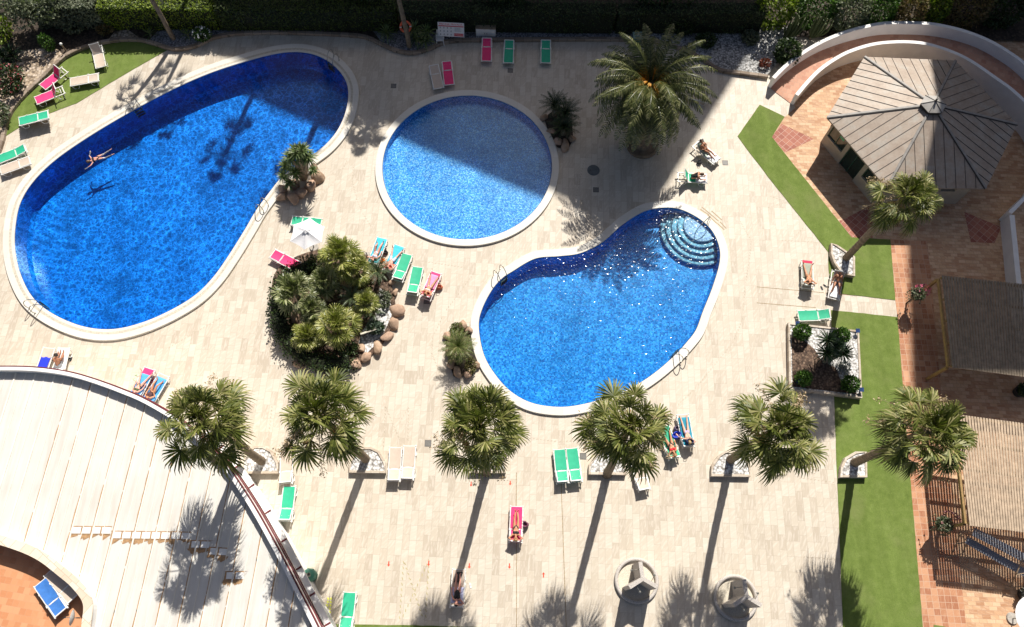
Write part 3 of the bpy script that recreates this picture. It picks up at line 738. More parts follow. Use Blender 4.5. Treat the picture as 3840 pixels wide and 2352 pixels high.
for i in range(9):
    az = [2.2, 2.7, 3.4, 3.9, 4.4, 4.9, 5.6, .2, 1.2][i]
    for k in range(60):
        a2 = az + random.uniform(-.22, .22); el = R(random.uniform(20, 65)); d_ = Vector((math.cos(a2) * math.cos(el), math.sin(a2) * math.cos(el), math.sin(el)))
        L = random.uniform(.7, 1.25); o = th + Vector((math.cos(az) * .2, math.sin(az) * .2, .25))
        g.strip([o, o + d_ * L * .6, o + d_ * L - Vector((0, 0, .35))], rdir(), [.018, .024, .035])
g.build('fruit_stalks', M_orange, root)
g = MB(); g.lathe([(1.05, 0), (1.05, .16), (.95, .2), (.85, .1), (0, .1)], 26); g.build('tree_pit', plain('earth_rim', (.19, .14, .09), .9, .3), root)

def rosette(m, c, n, L, wd, lo=-20, hi=85, droop=.2, rnd=.15):
    for i in range(n):
        t = (i + .5) / n; el = R(hi + (lo - hi) * t + random.uniform(-6, 6)); az = i * 2.39996 + random.uniform(-.2, .2)
        d_ = Vector((math.cos(az) * math.cos(el), math.sin(az) * math.cos(el), math.sin(el))); l = L * random.uniform(1 - rnd, 1 + rnd)
        s_ = d_.cross(Vector((0, 0, 1))); s_ = s_.normalized() if s_.length > .05 else Vector((1, 0, 0))
        p0 = c + d_ * .05; m.strip([p0, p0 + d_ * l * .5, p0 + d_ * l + Vector((0, 0, -droop * l))], s_, [wd * .7, wd, .004])
def leafball(m, c, r, n, ls, squash=1, inner=.55):
    for i in range(n):
        d_ = rdir(); f = random.uniform(inner, 1.0) ** .6 * (1 + .18 * noise.noise(d_ * 2.3 + Vector(c)))
        p = Vector(c) + Vector((d_.x * r[0], d_.y * r[1], d_.z * r[2])) * f
        u = (d_ + rdir() * .9).normalized(); v = u.cross(rdir()).normalized()
        m.strip([p - u * ls * .5, p + u * ls * .1, p + u * ls * .7], v, [ls * .18, ls * .34, .004])
def shrub(label, base, r, n, ls, mat=None, group=None, z=.16, core=True, name='shrub', cat='shrub'):
    root = thing(name, label, cat, (base.x, base.y, z), 0, group)
    g = MB(); leafball(g, (0, 0, r[2] * .85), r, n, ls); g.build('foliage', mat or M_bush, root)
    s_ = MB()
    for k in range(5):
        a = k * 1.26; s_.tube([Vector((0, 0, -.05)), Vector((math.cos(a) * r[0] * .3, math.sin(a) * r[1] * .3, r[2] * .6)), Vector((math.cos(a) * r[0] * .6, math.sin(a) * r[1] * .6, r[2] * 1.1))], [.035, .025, .01], 5)
    s_.build('stems', M_core, root)
    return root

# ---- hedges: clipped block of leaves over a dark twiggy core
def hedge(label, A, B, thick, z0, z1, dens, ls, mat, wob=.12, name='clipped_hedge', group=None, ragged=0):
    """A, B: ends of the foot of its near face"""
    e = Vector((B.x - A.x, B.y - A.y, 0)); ang = math.atan2(e.y, e.x); nn = Vector((-e.y, e.x, 0)).normalized(); c = (Vector((A.x, A.y, 0)) + Vector((B.x, B.y, 0))) / 2 + nn * thick / 2
    root = thing(name, label, 'hedge', (c.x, c.y, z0), ang, group)
    hx, hy, hz = e.length / 2, thick / 2, z1 - z0; g = MB(); x0 = A.x; y0 = A.y
    def put(p, nrm):
        q = p + nrm * (wob * noise.noise(Vector((p.x * .9 + x0, p.y * .9, p.z * 1.1))) + random.uniform(-.12, .06))
        r_ = rdir(); u = (r_ - nrm * r_.dot(nrm) + nrm * random.uniform(.1, .7)).normalized(); v = u.cross((nrm + rdir() * .6).normalized()).normalized()
        l = ls * random.uniform(.7, 1.3); g.strip([q - u * l * .5, q, q + u * l * .6], v, [l * .2, l * .4, .004])
    for _ in range(int(4 * hx * hy * dens)): put(Vector((random.uniform(-hx, hx), random.uniform(-hy, hy), hz)), Vector((0, 0, 1)))
    for _ in range(int(2 * hx * hz * dens * .8)): put(Vector((random.uniform(-hx, hx), -hy, random.uniform(0, hz))), Vector((0, -1, 0)))
    for sg in (-1, 1):
        for _ in range(int(2 * hy * hz * dens * .6)): put(Vector((sg * hx, random.uniform(-hy, hy), random.uniform(0, hz))), Vector((sg, 0, 0)))
    g.build('foliage', mat, root)
    MB().box((0, -.03, hz / 2 - .05), (2 * hx - .16, 2 * hy - .16, hz - .1)).build('inner_twigs', M_core, root)
    return root
random.seed(21)
HZ = 2.1
hp_ = [P(x, y, .2) for x, y in [(150, 106), (405, 108), (830, 114), (1500, 119), (2300, 128), (2850, 126)]]
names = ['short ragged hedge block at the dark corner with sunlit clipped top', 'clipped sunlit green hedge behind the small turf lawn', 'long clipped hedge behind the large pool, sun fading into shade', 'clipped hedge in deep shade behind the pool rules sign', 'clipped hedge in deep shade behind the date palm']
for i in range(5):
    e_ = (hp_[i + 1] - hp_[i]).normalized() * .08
    hedge(names[i], hp_[i] + e_, hp_[i + 1] - e_, 1.1, .12, HZ, 230 if i < 3 else 140, .10 if i else .13, (M_olive, M_hedge, M_hedgeShade, M_darkbush, M_darkbush)[i], .12, group='clipped hedge blocks along the far boundary')  # leaf tones darkened on the shaded blocks, so tower shade sits in their colour
# taller trees and shrubs behind the hedge
def backtree(label, c, r, n, ls, mat, name='bushy_tree', trunk=True, group='trees behind the hedge'):
    root = thing(name, label, 'tree', (c.x, c.y, .1), 0, group)
    g = MB()
    for k in range(9):
        d_ = rdir(); cc = Vector((d_.x * r[0] * .6, d_.y * r[1] * .6, c.z + d_.z * r[2] * .55)); f = random.uniform(.4, .62)
        leafball(g, cc, (r[0] * f, r[1] * f, r[2] * f), n // 9, ls)
    g.build('crown', mat, root)
    MB().tube([Vector((0, 0, -.1)), Vector((.1, 0, c.z * .5)), Vector((0, .1, c.z))], [.12, .09, .04], 7).build('trunk', M_trunk, root)
for (px, py, z, r, n, mat, lb) in [
    (60, 30, 2.2, (1.7, 1.3, 1.4), 1500, M_olive, 'grey-green bushy tree in the far corner of the garden'),
    (175, 30, 1.9, (1.1, 1.0, 1.1), 900, M_olive, 'smaller pale bushy tree beside the far corner'),
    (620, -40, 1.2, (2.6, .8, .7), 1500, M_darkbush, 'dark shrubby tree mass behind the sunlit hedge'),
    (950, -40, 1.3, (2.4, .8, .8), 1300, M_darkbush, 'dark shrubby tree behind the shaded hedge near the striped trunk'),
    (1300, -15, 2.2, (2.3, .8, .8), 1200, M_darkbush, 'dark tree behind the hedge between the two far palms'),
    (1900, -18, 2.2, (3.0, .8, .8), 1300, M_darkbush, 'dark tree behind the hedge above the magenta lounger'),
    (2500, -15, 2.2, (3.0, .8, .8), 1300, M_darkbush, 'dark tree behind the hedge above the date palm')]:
    backtree(lb, P(px, py, z), r, n, .17, mat)
def conifer(label, px, py, r, mat, n=2200, z=1.5):
    p = P(px, py, z); r = (r[0], r[1], r[2] + .55); return shrub(label, Vector((p.x, p.y, 0)), r, n, .17, mat, 'sunlit conifer bushes behind the curved ramp', .1, name='conifer_bush', cat='bush')
for px, py, r, mat, lb in [(2905, 40, (1.5, .9, 1.2), M_hedge, 'bright green bush behind the two tall cacti'), (3060, 35, (1.5, 1.0, 1.3), M_bush, 'green conifer bush right of the cacti'), (3190, 55, (1.3, .9, 1.2), M_olive, 'grey-green feathery bush behind the top of the ramp wall'), (3300, 45, (1.1, .9, 1.2), M_bush, 'dark green bush behind the crown of the ramp wall'), (3405, 60, (1.1, .8, 1.2), M_dryhedge, 'browned dry conifer bush behind the ramp wall'), (3500, 40, (1.0, .9, 1.2), M_hedge, 'bright conifer bush right of the dry brown one'), (3620, 45, (1.7, .9, 1.3), M_dryhedge, 'dark brownish conifer behind the shaded ramp'), (3770, 35, (1.7, .9, 1.2), M_darkbush, 'dark bush in the shaded far corner by the ramp')]:
    conifer(lb, px, py, r, mat)

# ---- visible far palms and unseen palms that throw their shade on the deck and pools
def tall_palm(label, base, h, lean, k, sc, rz, r=.20, parts=(1, 1, 0), group='tall palms beyond the hedge and unseen shade palms'):
    return fan_palm(label, base, Vector((base.x + lean[0], base.y + lean[1], h)), k, rz, sc, r, r * .75, group, parts, .1)
tp = Q(418, 94, .16)
tall_palm('tall palm rising out of the gravel bed behind the turf lawn', tp, 5.9, (-.5, .6), 3, .72, .5, .17, group=None)
def shade_palm(label, px, py, h, sc, k, lean=(0, 0), r=.2):
    s_ = Q(px, py); c = Vector((s_.x + DS.x * h, s_.y + DS.y * h, h)); b = Vector((c.x - lean[0], c.y - lean[1], 0))
    tall_palm(label, b, h, lean, k, sc, px, r)
shade_palm('tall palm beyond the hedge at the lawn side', 395, 215, 8.6, .72, 3, (.2, .2), .17)
shade_palm('tall palm beyond the hedge, shading the middle of the large pool', 545, 298, 13.0, .95, 3, (.3, 0), .22)
shade_palm('tall palm beyond the hedge, shading the near side of the large pool', 690, 405, 16.0, 1.0, 3, (0, 0), .26)
tp = P(1535, 175, .16)
fan_palm('palm with slender trunk behind the orange lifebuoy', tp, Vector((tp.x - .55, tp.y + .9, 8.3)), 1, 2.0, .85, .17, .14, None, (1, 1, 0), .15)
# dry hanging fronds at the top edge
# ---- small plants of the bed
def yucca(label, p, heads, mat=None, name='yucca_plant', z=.16, group='spiky yuccas in the far bed', n=46, L=.75, wd=.03):
    root = thing(name, label, 'plant', (p.x, p.y, z), 0, group)
    g = MB(); t = MB()
    for dx, dy, h in heads:
        c = Vector((dx, dy, h)); rosette(g, c, n, L, wd); t.tube([Vector((dx * .3, dy * .3, -.05)), c * .6, c], [.09, .075, .06], 7)
    g.build('leaves', mat or M_yucca, root); t.build('stem', M_bark2, root); return root
random.seed(33)
yucca('single spiky yucca left of the lifebuoy post', P(1453, 136, .3), [(0, 0, .45)])
yucca('three-headed spiky yucca right of the lifebuoy post', P(1563, 150, .3), [(-.1, .25, .9), (-.05, -.1, .45), (.75, .1, .75), (.6, -.25, .35)])
yucca('narrow upright spiky plant near the leaning palm trunk', P(565, 132, .2), [(0, 0, .15)], n=18, L=.6)
yucca('second narrow upright spiky plant right of the leaning trunk', P(705, 134, .2), [(0, 0, .15)], n=16, L=.6)
sh = shrub('white flowering oleander bush by the winding edging wall', P(762, 140, .3), (.62, .5, .5), 420, .13, M_bush)
g = MB()
for k in range(60):
    d_ = rdir(); p = Vector((d_.x * .6, d_.y * .5, .45 + abs(d_.z) * .5)); g.quad(p, rdir() * .05, rdir() * .05)
g.build('white_flowers', plain('white_petals', (.85, .85, .82), .6), sh)
shrub('yellow-green round shrub in the dark left bed', P(283, 110, .3), (.75, .6, .6), 480, .14, M_olive)
shrub('upright green conifer leaning over the sandy bed', P(190, 180, .3), (.45, .45, .75), 420, .13, M_bush)
shrub('low dry brown bush at the foot of the sunlit hedge', P(395, 118, .3), (.6, .4, .35), 320, .12, M_dryhedge)
shrub('green bush at the left border of the garden', P(10, 130, .3), (.9, 1.2, .8), 700, .16, M_hedge)
yucca('spiky agave at the left border above the red bougainvillea', P(25, 225, .3), [(0, 0, .4), (.4, .3, .3)], M_cycad, 'agave_plant', n=40, L=.9, wd=.05)
bv = shrub('dark bougainvillea with red flowers at the left border', P(40, 320, .3), (1.1, 1.2, .8), 1100, .15, M_darkbush)
g = MB()
for k in range(170):
    d_ = rdir(); p = Vector((d_.x * 1.1, d_.y * 1.2, .65 + abs(d_.z) * .75)); g.quad(p, rdir() * .045, rdir() * .045)
g.build('red_flowers', plain('red_bracts', (.30, .03, .05), .6), bv)
shrub('dark olive shrub low at the left border', P(8, 440, .3), (.6, .9, .5), 380, .14, M_olive)
for px, py, r, lb in [(2560, 118, (.85, .6, .7), 'dark round shrub behind the date palm'), (2645, 160, (.75, .65, .45), 'low dark shrub in the white gravel nearer the ramp side'), (2812, 148, (.6, .6, .4), 'small rounded yellow-green shrub in the white gravel')]:
    shrub(lb, P(px, py, .3), r, 620, .13, M_darkbush if px < 2800 else M_olive)
shrub('leafy dark shrub against the outer ramp wall', P(2945, 215, .4), (.9, .9, .9), 900, .19, M_darkbush)
shrub('small reddish plant on the white gravel by the wall end', P(2865, 245, .2), (.4, .35, .3), 200, .12, leafmat('red_leaf', [(.14, .03, .02), (.25, .07, .04)]))
# candelabra cacti
M_cact = plain('cactus_green', (.13, .16, .06), .7, .25, 6)
def cactus(label, p, n, spread):
    root = thing('candelabra_cactus', label, 'cactus', (p.x, p.y, .16), 0, 'candelabra cacti behind the ramp'); g = MB()
    for k in range(n):
        a = k * 2.4; r = spread * math.sqrt(k / n); hgt = random.uniform(1.5, 2.3)
        e = Vector((math.cos(a) * r + .35, math.sin(a) * r * .6, hgt))
        g.tube([Vector((0, 0, -.05)), Vector((e.x * .75, e.y * .75, .55)), Vector((e.x * .95, e.y * .95, hgt * .6)), e], [.06, .065, .06, .03], 6)
    g.build('branches', M_cact, root)
    MB().tube([Vector((0, 0, -.1)), Vector((0, 0, .5))], [.11, .09], 8).build('trunk', M_bark2, root)
cactus('tall branching cactus, taller of the two behind the ramp', P(2945, 140, .2), 22, .75)
cactus('bushier branching cactus beside the ramp wall', P(3040, 140, .2), 20, .7)
# ------------------------------------------------------------------ rocks, island, planters
def rockmat():
    m, nt_, bs = newmat('warm_sandstone_rock'); n = N(nt_)
    a = n.noise(n.coord(1, 0, 'Object'), 2.6, 5, .65); b_ = n.noise(n.coord((2, 2, 9), 0, 'Object'), 1.5, 3)
    oi = n.n('ShaderNodeObjectInfo')
    c = n.ramp(a.outputs[0], [(.25, (.22, .135, .085)), (.5, (.40, .28, .19)), (.75, (.56, .43, .32))])
    c = n.mix(n.math('MULTIPLY', oi.outputs['Random'], .5), c, (.50, .33, .25))
    c = n.mix(.4, c, n.ramp(b_.outputs[0], [(.35, (.6, .55, .5)), (.65, (1.1, 1.05, 1))]), 'MULTIPLY')
    n.l(c, bs.inputs['Base Color']); bs.inputs['Roughness'].default_value = .85; n.bump(a.outputs[0], .7, .05, bs); return m
M_rock = rockmat()
rockn = [0]
def rock_mesh(seed, r):
    bm = bmesh.new(); bmesh.ops.create_icosphere(bm, subdivisions=3, radius=1)
    off = Vector((seed * 3.7, seed * 1.3, seed * 7.1))
    for v in bm.verts:
        p = v.co.copy(); k = 1 + .28 * noise.noise(p * 1.1 + off) + .10 * noise.noise(p * 3 + off)
        # facet: flatten along a few random planes
        q = p * k
        for t in range(7):
            rnd = Vector((math.sin(seed * 5 + t * 2.1), math.cos(seed * 3 + t * 1.7), math.sin(seed + t * 4.4))).normalized(); dd = q.dot(rnd)
            if dd > .60: q -= rnd * (dd - .60) * .9
        v.co = Vector((q.x * r[0], q.y * r[1], q.z * r[2]))
    me = bpy.data.meshes.new('rock'); bm.to_mesh(me); bm.free()
    me.polygons.foreach_set('use_smooth', [True] * len(me.polygons)); me.materials.append(M_rock); return me
def rock(p, r, label, group, seed=None):
    if group == G2 if 'G2' in globals() else False: r = (r[0] * 1.2, r[1] * 1.15, r[2] * .8)
    rockn[0] += 1; s_ = seed or rockn[0]
    o = bpy.data.objects.new('boulder', rock_mesh(s_, r)); COL.objects.link(o); o.location = (p.x, p.y, p.z if p.z else r[2] * .35); o.rotation_euler = (0, 0, s_ * 1.7)
    return tag(o, label, 'boulder', group)

# -- rocks and dragon tree by the large pool
G1 = 'boulders at the foot of the dragon tree'
for x, y, r, lb in [(1180,635,(.42,.30,.30),'flat pale boulder nearest the pool coping under the dragon tree'),(1195,665,(.48,.42,.45),'large rounded boulder at the deck side of the dragon tree'),(1165,700,(.52,.42,.42),'big brown boulder right of the dragon tree trunk shadow'),(1128,725,(.48,.40,.40),'brown boulder in the front row under the dragon tree'),(1098,745,(.46,.36,.38),'flat-topped boulder frontmost below the dragon tree'),(1057,738,(.38,.34,.36),'reddish boulder at the front left foot of the dragon tree'),(1062,710,(.38,.34,.40),'boulder against the pool coping left of the dragon tree'),(1105,690,(.4,.35,.4),'boulder half hidden between the dragon tree trunks')]:
    rock(P(x, y, .2), r, lb, G1)
random.seed(44)
root = thing('dragon_tree', 'branching dragon tree with spiky heads among boulders at the pool edge', 'tree', tuple(P(1140, 668)))
b0 = root.location; g = MB(); t = MB()
def loc(x, y, z): return P(x, y, z) - b0
heads = [((1115, 572), 2.9, .85, 70), ((1155, 590), 2.6, .7, 55), ((1090, 590), 2.6, .75, 55), ((1135, 565), 3.0, .7, 50), ((1070, 622), 1.9, .62, 40), ((1105, 648), 1.4, .6, 36), ((1062, 660), 1.0, .55, 30), ((1085, 690), .7, .5, 26), ((1175, 640), 1.3, .42, 26)]
for (hx_, hy_), z, L, n in heads:
    c = loc(hx_, hy_, z); rosette(g, c, int(n * 1.5), L * .85, .036, -45, 80, .22)
    base = Vector((0.0, 0, .0)) if z > 1.6 or hx_ > 1160 else loc(1118, 700, 0)
    t.tube([base, base.lerp(c, .5) + Vector((.05, -.05, .1)), c], [.17 if z > 2 else .10, .13 if z > 2 else .08, .06], 8)
t.tube([Vector((0, 0, -.1)), Vector((-.05, .1, 1.2)), loc(1130, 585, 2.5)], [.24, .2, .13], 10)
g.build('crown', M_yucca, root); t.sm = True; t.build('trunk', M_bark2, root)

# -- the planted island
isl = spline([P(x, y, .1) for x, y in [(1020,1130),(1025,1040),(1070,985),(1160,945),(1270,930),(1380,960),(1450,1030),(1478,1110),(1480,1190),(1440,1280),(1370,1350),(1290,1385),(1180,1370),(1080,1310),(1030,1220)]], 6)
m = MB(); m.prism([(p.x, p.y) for p in ccw(isl)], 0, .12, bottom=False); struct(m.build('garden_soil', M_bark))
m = MB(); m.sheet([(p.x, p.y) for p in [P(x, y, .13) for x, y in [(1425,1080),(1462,1110),(1470,1180),(1430,1270),(1370,1330),(1340,1300),(1360,1240),(1400,1180),(1415,1120)]]], .126); struct(m.build('gravel_bed', M_gravel))
G2 = 'boulders edging the planted island'
for x, y, r, lb in [(1385,990,(.36,.3,.3),'flat pinkish boulder behind the turquoise loungers'),(1415,1005,(.34,.28,.25),'pale boulder at the head of the turquoise lounger pair'),(1470,1060,(.2,.17,.16),'small edging boulder right below the green lounger'),(1483,1095,(.22,.16,.16),'small narrow edging boulder beside the gravel of the island'),(1488,1165,(.40,.34,.30),'large rounded orange boulder on the island right rim'),(1478,1215,(.36,.3,.28),'pinkish boulder on the right rim near the leaning board'),(1450,1262,(.34,.28,.24),'boulder at the lower right rim beside the board'),(1415,1305,(.38,.28,.28),'brown boulder on the lower right rim of the island'),(1375,1338,(.38,.26,.28),'squarish boulder on the lower rim of the island'),(1330,1362,(.44,.28,.26),'long low orange boulder on the lower rim of the island'),(1345,1305,(.3,.34,.3),'upright reddish boulder inside the lower rim of the island'),(1120,1365,(.32,.25,.2),'boulder peeping out from under the island hedge'),(1240,1405,(.3,.25,.2),'boulder at the bottom tip of the island'),(1215,1110,(.45,.32,.4),'pinkish boulder deep in the middle of the island plants'),(1105,1190,(.35,.3,.4),'tall boulder among the left fan palms of the island'),(1300,1060,(.4,.3,.35),'boulder under the upper fan palms of the island')]:
    rock(P(x, y, .18), r, lb, G2)
random.seed(52)
hb = thing('low_hedge', 'dark clipped hedge curving round the left rim of the planted island', 'hedge', (P(1060, 1200).x, P(1060, 1200).y, 0))
g = MB(); core = MB(); cl = spline([P(x, y, .5) - hb.location for x, y in [(1180,990),(1110,1020),(1060,1060),(1040,1130),(1050,1220),(1090,1290),(1150,1340),(1230,1365),(1310,1355)]], 8, False)
for i in range(3600):
    p = random.choice(cl) + Vector((random.uniform(-.55, .55), random.uniform(-.55, .55), random.uniform(-.45, .45)))
    d_ = rdir(); u = d_; v = u.cross(rdir()).normalized(); l = .12; g.strip([p - u * l * .5, p, p + u * l * .7], v, [l * .2, l * .4, .004])
g.build('foliage', M_darkbush, hb); core.tube([Vector((p.x, p.y, .35)) for p in cl], .42, 8); core.build('inner_twigs', M_core, hb)
icr = fan_crown(71, 40, (.45, .85), (.5, .72), -30, 85, False, 18, .22)[0].mesh('crown'); icr.materials.append(leafmat('young_fan_palm_leaf', [(.10, .12, .02), (.20, .225, .04), (.33, .335, .09), (.46, .43, .18)], .4, .25, .5))
icr2 = fan_crown(72, 34, (.45, .8), (.5, .7), -30, 85, False, 16, .18)[0].mesh('crown'); icr2.materials.append(leafmat('silvery_fan_palm_leaf', [(.07, .09, .025), (.14, .17, .055), (.25, .265, .12), (.38, .38, .22)], .4, .2, .5))
for x, y, z, s_, me, lb in [(1270,955,2.3,1.15,icr,'yellow-green fan palm at the top of the planted island'),(1330,1005,1.8,.9,icr,'smaller bright fan palm on the island behind the turquoise loungers'),(1100,1090,1.9,1.15,icr2,'silvery fan palm on the left side of the planted island'),(1262,1215,1.7,1.1,icr,'bright yellow-green fan palm in the lower middle of the island'),(1170,1160,1.3,.75,icr2,'small silvery fan palm in the heart of the island'),(1370,1130,1.2,.7,icr,'low yellow-green fan palm on the island between the two spreading cycads'),(1150,1255,1.3,.85,icr,'leafy yellow-green fan palm at the lower left of the island'),(1215,1050,1.5,.85,icr2,'silvery fan palm between the upper and left palms of the island')]:
    c = P(x, y, z); r_ = thing('small_fan_palm', lb, 'palm tree', (c.x, c.y, .1), 0, 'fan palms on the planted island')
    meshobj('crown', me, r_, (0, 0, z - .1), (0, 0, x), s_)
    MB().tube([Vector((0, 0, -.05)), Vector((.05, 0, z * .5)), Vector((0, 0, z - .1))], [.17, .15, .12], 8).build('trunk', M_trunk, r_)
def cycad(label, p, z, n, L, mat=None, group=None, name='cycad', stem=True):
    r_ = thing(name, label, 'plant', (p.x, p.y, p.z), 0, group); g = MB()
    for i in range(n):
        t = (i + .5) / n; el = R(72 - 62 * t); az = i * 2.39996; d_ = Vector((math.cos(az) * math.cos(el), math.sin(az) * math.cos(el), math.sin(el)))
        pinnate(g, Vector((0, 0, z)), d_, L * random.uniform(.85, 1.1), 16, .17, .8, .014, .25)
    g.build('crown', mat or M_cycad, r_)
    MB().tube([Vector((0, 0, -.1)), Vector((0, 0, z))], [.16, .14], 8).build('trunk', M_trunk, r_); return r_
M_cyg = leafmat('green_cycad_leaf', [(.04, .06, .025), (.08, .11, .05), (.15, .18, .10)], .35, .12)
cycad('feathery cycad at the island edge beside the green loungers', P(1425, 1045, .1), 1.0, 26, 1.0, M_cyg)
cycad('low spreading cycad in the centre of the island', P(1330, 1135, .1), .8, 18, 1.0, M_cyg)
cycad('small feathery cycad on the island gravel', P(1400, 1180, .1), .6, 18, .8, M_cyg)
shrub('blue-green agave shrub beside the leaning board', P(1410, 1235, .12), (.5, .4, .35), 260, .2, leafmat('blue_green_leaf', [(.05, .08, .05), (.11, .15, .11)]), z=.1)
shrub('olive shrub in the upper left of the island', P(1200, 1010, .12), (.7, .6, .7), 520, .12, M_darkbush, z=.1)
shrub('brownish feathery shrub in the upper right of the island', P(1360, 1075, .12), (.7, .6, .5), 520, .12, leafmat('olive_brown_leaf', [(.09, .08, .03), (.17, .15, .07), (.14, .16, .05)]), z=.1)
shrub('dark leafy shrub in the shade of the island middle', P(1160, 1270, .12), (.9, .7, .6), 640, .14, M_darkbush, z=.1)
shrub('pale olive shrub over the gravel of the island beside the cycads', P(1440, 1130, .12), (.5, .6, .4), 420, .12, M_olive, z=.1)
shrub('yellowish shrub low at the middle of the island', P(1225, 1090, .12), (.6, .5, .5), 460, .12, leafmat('yellow_olive_leaf', [(.12, .12, .03), (.2, .2, .06), (.28, .26, .1)]), z=.1)
shrub('dark shrub at the lower rim of the island', P(1300, 1310, .12), (.8, .45, .5), 480, .12, M_darkbush, z=.1)
bd = thing('painted_board', 'white painted board with dark letters leaning among the island plants', 'sign', tuple(P(1385, 1250, .12)), R(22))
tl = Matrix.Rotation(R(35), 3, 'X')
MB().box((0, 0, .35), (.95, .035, .5), M=tl).build('panel', plain('cream_board', (.62, .57, .47), .7, .15), bd)
m = MB()
for k, (wx) in enumerate([-.33, -.22, -.12, 0, .1, .2, .32]): m.box(Vector((0, 0, .35)) + tl @ Vector((wx, -.021, -.14)), (.06, .006, .14), M=tl)
m.box(Vector((0, 0, .35)) + tl @ Vector((.0, -.021, .09)), (.5, .006, .10), M=tl)
m.build('lettering', M_dark, bd)

# -- small bed with palm beside the bean-shaped pool
G3 = 'boulders at the bean-shaped pool'
for x, y, r, lb in [(1735,1218,(.42,.28,.28),'pink flat boulder at the top of the small pool-side bed'),(1758,1240,(.26,.24,.22),'small pink boulder touching the bean-shaped pool coping'),(1680,1262,(.3,.3,.26),'reddish boulder on the left of the pool-side bed'),(1682,1320,(.24,.3,.22),'brown boulder on the left under the small feathery palm'),(1690,1365,(.3,.3,.26),'boulder below left of the small feathery palm'),(1715,1395,(.26,.4,.26),'long pinkish boulder at the lower end of the pool-side bed'),(1755,1400,(.34,.3,.26),'speckled boulder at the lower end by the coping'),(1785,1370,(.25,.25,.22),'small boulder on the coping side of the lower bed')]:
    rock(P(x, y, .2), r, lb, G3)
m = MB(); m.prism([(p.x, p.y) for p in ccw([Vector(p) for p in [P(x, y, .1) for x, y in [(1700,1215),(1760,1225),(1775,1290),(1790,1370),(1770,1410),(1700,1410),(1675,1330),(1672,1260)]]])], 0, .09, bottom=False); struct(m.build('garden_soil', M_soil))
random.seed(61)
r_ = thing('pygmy_palm', 'small feathery palm in the rock bed at the bean-shaped pool', 'palm tree', tuple(P(1722, 1325, .05)))
g = MB()
for i in range(60):
    t = (i + .5) / 60; el = R(80 - 105 * t); az = i * 2.39996; d_ = Vector((math.cos(az) * math.cos(el), math.sin(az) * math.cos(el), math.sin(el)))
    pinnate(g, Vector((0, 0, 1.1)), d_, random.uniform(.95, 1.25), 18, .2, 1.1, .013, .3)
g.build('crown', leafmat('feather_palm_leaf', [(.06, .09, .02), (.11, .15, .035), (.20, .22, .08), (.27, .22, .11)], .4, .2), r_)
MB().tube([Vector((0, 0, -.1)), Vector((0, .03, 1.1))], [.14, .12], 8).build('trunk', M_trunk, r_)
shrub('mossy green tuft at the top of the pool-side rock bed', P(1715, 1240, .15), (.42, .42, .34), 520, .07, leafmat('moss_leaf', [(.07, .09, .015), (.13, .15, .03)]), z=.1)
shrub('straggly brown-green tuft at the low end of the rock bed', P(1765, 1375, .15), (.35, .55, .28), 420, .1, leafmat('straw_tuft', [(.12, .11, .04), (.22, .18, .08), (.10, .12, .03)]), z=.1)
# -- cycads by the round pool
m = MB(); m.prism([(p.x, p.y) for p in ccw([Vector(p) for p in [P(x, y, .1) for x, y in [(2040,440),(2095,400),(2145,460),(2150,520),(2130,560),(2090,550),(2060,500)]]])], 0, .08, bottom=False); struct(m.build('garden_soil', M_soil))
for x, y, z, lb in [(2078, 432, 1.0, 'dark cycad farthest from the camera beside the round pool'), (2118, 462, 1.1, 'dark cycad with upright crown on the right of the round pool bed'), (2112, 505, .8, 'dark low cycad nearest the boulders of the round pool bed')]:
    cycad(lb, P(x, y, .05), z, 34, 1.15, M_cycad, 'cycads beside the round pool')
for x, y, r, lb in [(2040,440,(.26,.32,.2),'reddish boulder at the far end of the cycad bed'),(2068,492,(.24,.36,.2),'long boulder between round pool and cycads'),(2090,532,(.3,.3,.22),'brown boulder at the near end of the cycad bed'),(2118,548,(.5,.3,.24),'broad flat boulder at the near tip of the cycad bed'),(2146,520,(.26,.3,.22),'boulder at the deck side of the cycad bed')]:
    rock(P(x, y, .12), r, lb, 'boulders round the cycad bed')

# ------------------------------------------------------------------ planters of the palm row
M_rim = tile_material('planter_rim_stone', (.45, .3), 0, [(.42, .34, .26), (.52, .44, .35), (.60, .53, .44)], (.34, .27, .2), .008, .4, .8)
def planter(label, pts, zt=.30, rim=.13, group='stone-rimmed planters of the palm row', gm=None):
    poly = ccw([Vector((p.x, p.y, 0)) for p in [P(x, y, zt) for x, y in pts]])
    root = thing('planter', label, 'planter', (0, 0, 0), 0, group); c = sum(poly, Vector((0, 0, 0))) / len(poly); root.location = c
    poly = [p - c for p in poly]; inn = offset(poly, -rim)
    ringsolid([(poly, 0), (poly, zt), (inn, zt), (inn, .05)]).build('rim', M_rim, root, bevel=.012)
    m = MB(); m.sheet([(p.x, p.y) for p in offset(poly, -rim + .01)], zt - .06); m.build('gravel', gm or M_gravel, root); return root
def dshape(x0, x1, yb, yt, dy=0):
    """flat near side, rounded far side"""
    xc = (x0 + x1) / 2; hw = (x1 - x0) / 2
    return [(x0, yb), (x1, yb + dy), (x1, yb - (yb - yt) * .42 + dy), (x1 - hw * .35, yt + (yb - yt) * .16), (xc + hw * .2, yt), (xc - hw * .3, yt), (x0 + hw * .35, yt + (yb - yt) * .18), (x0, yb - (yb - yt) * .42)]
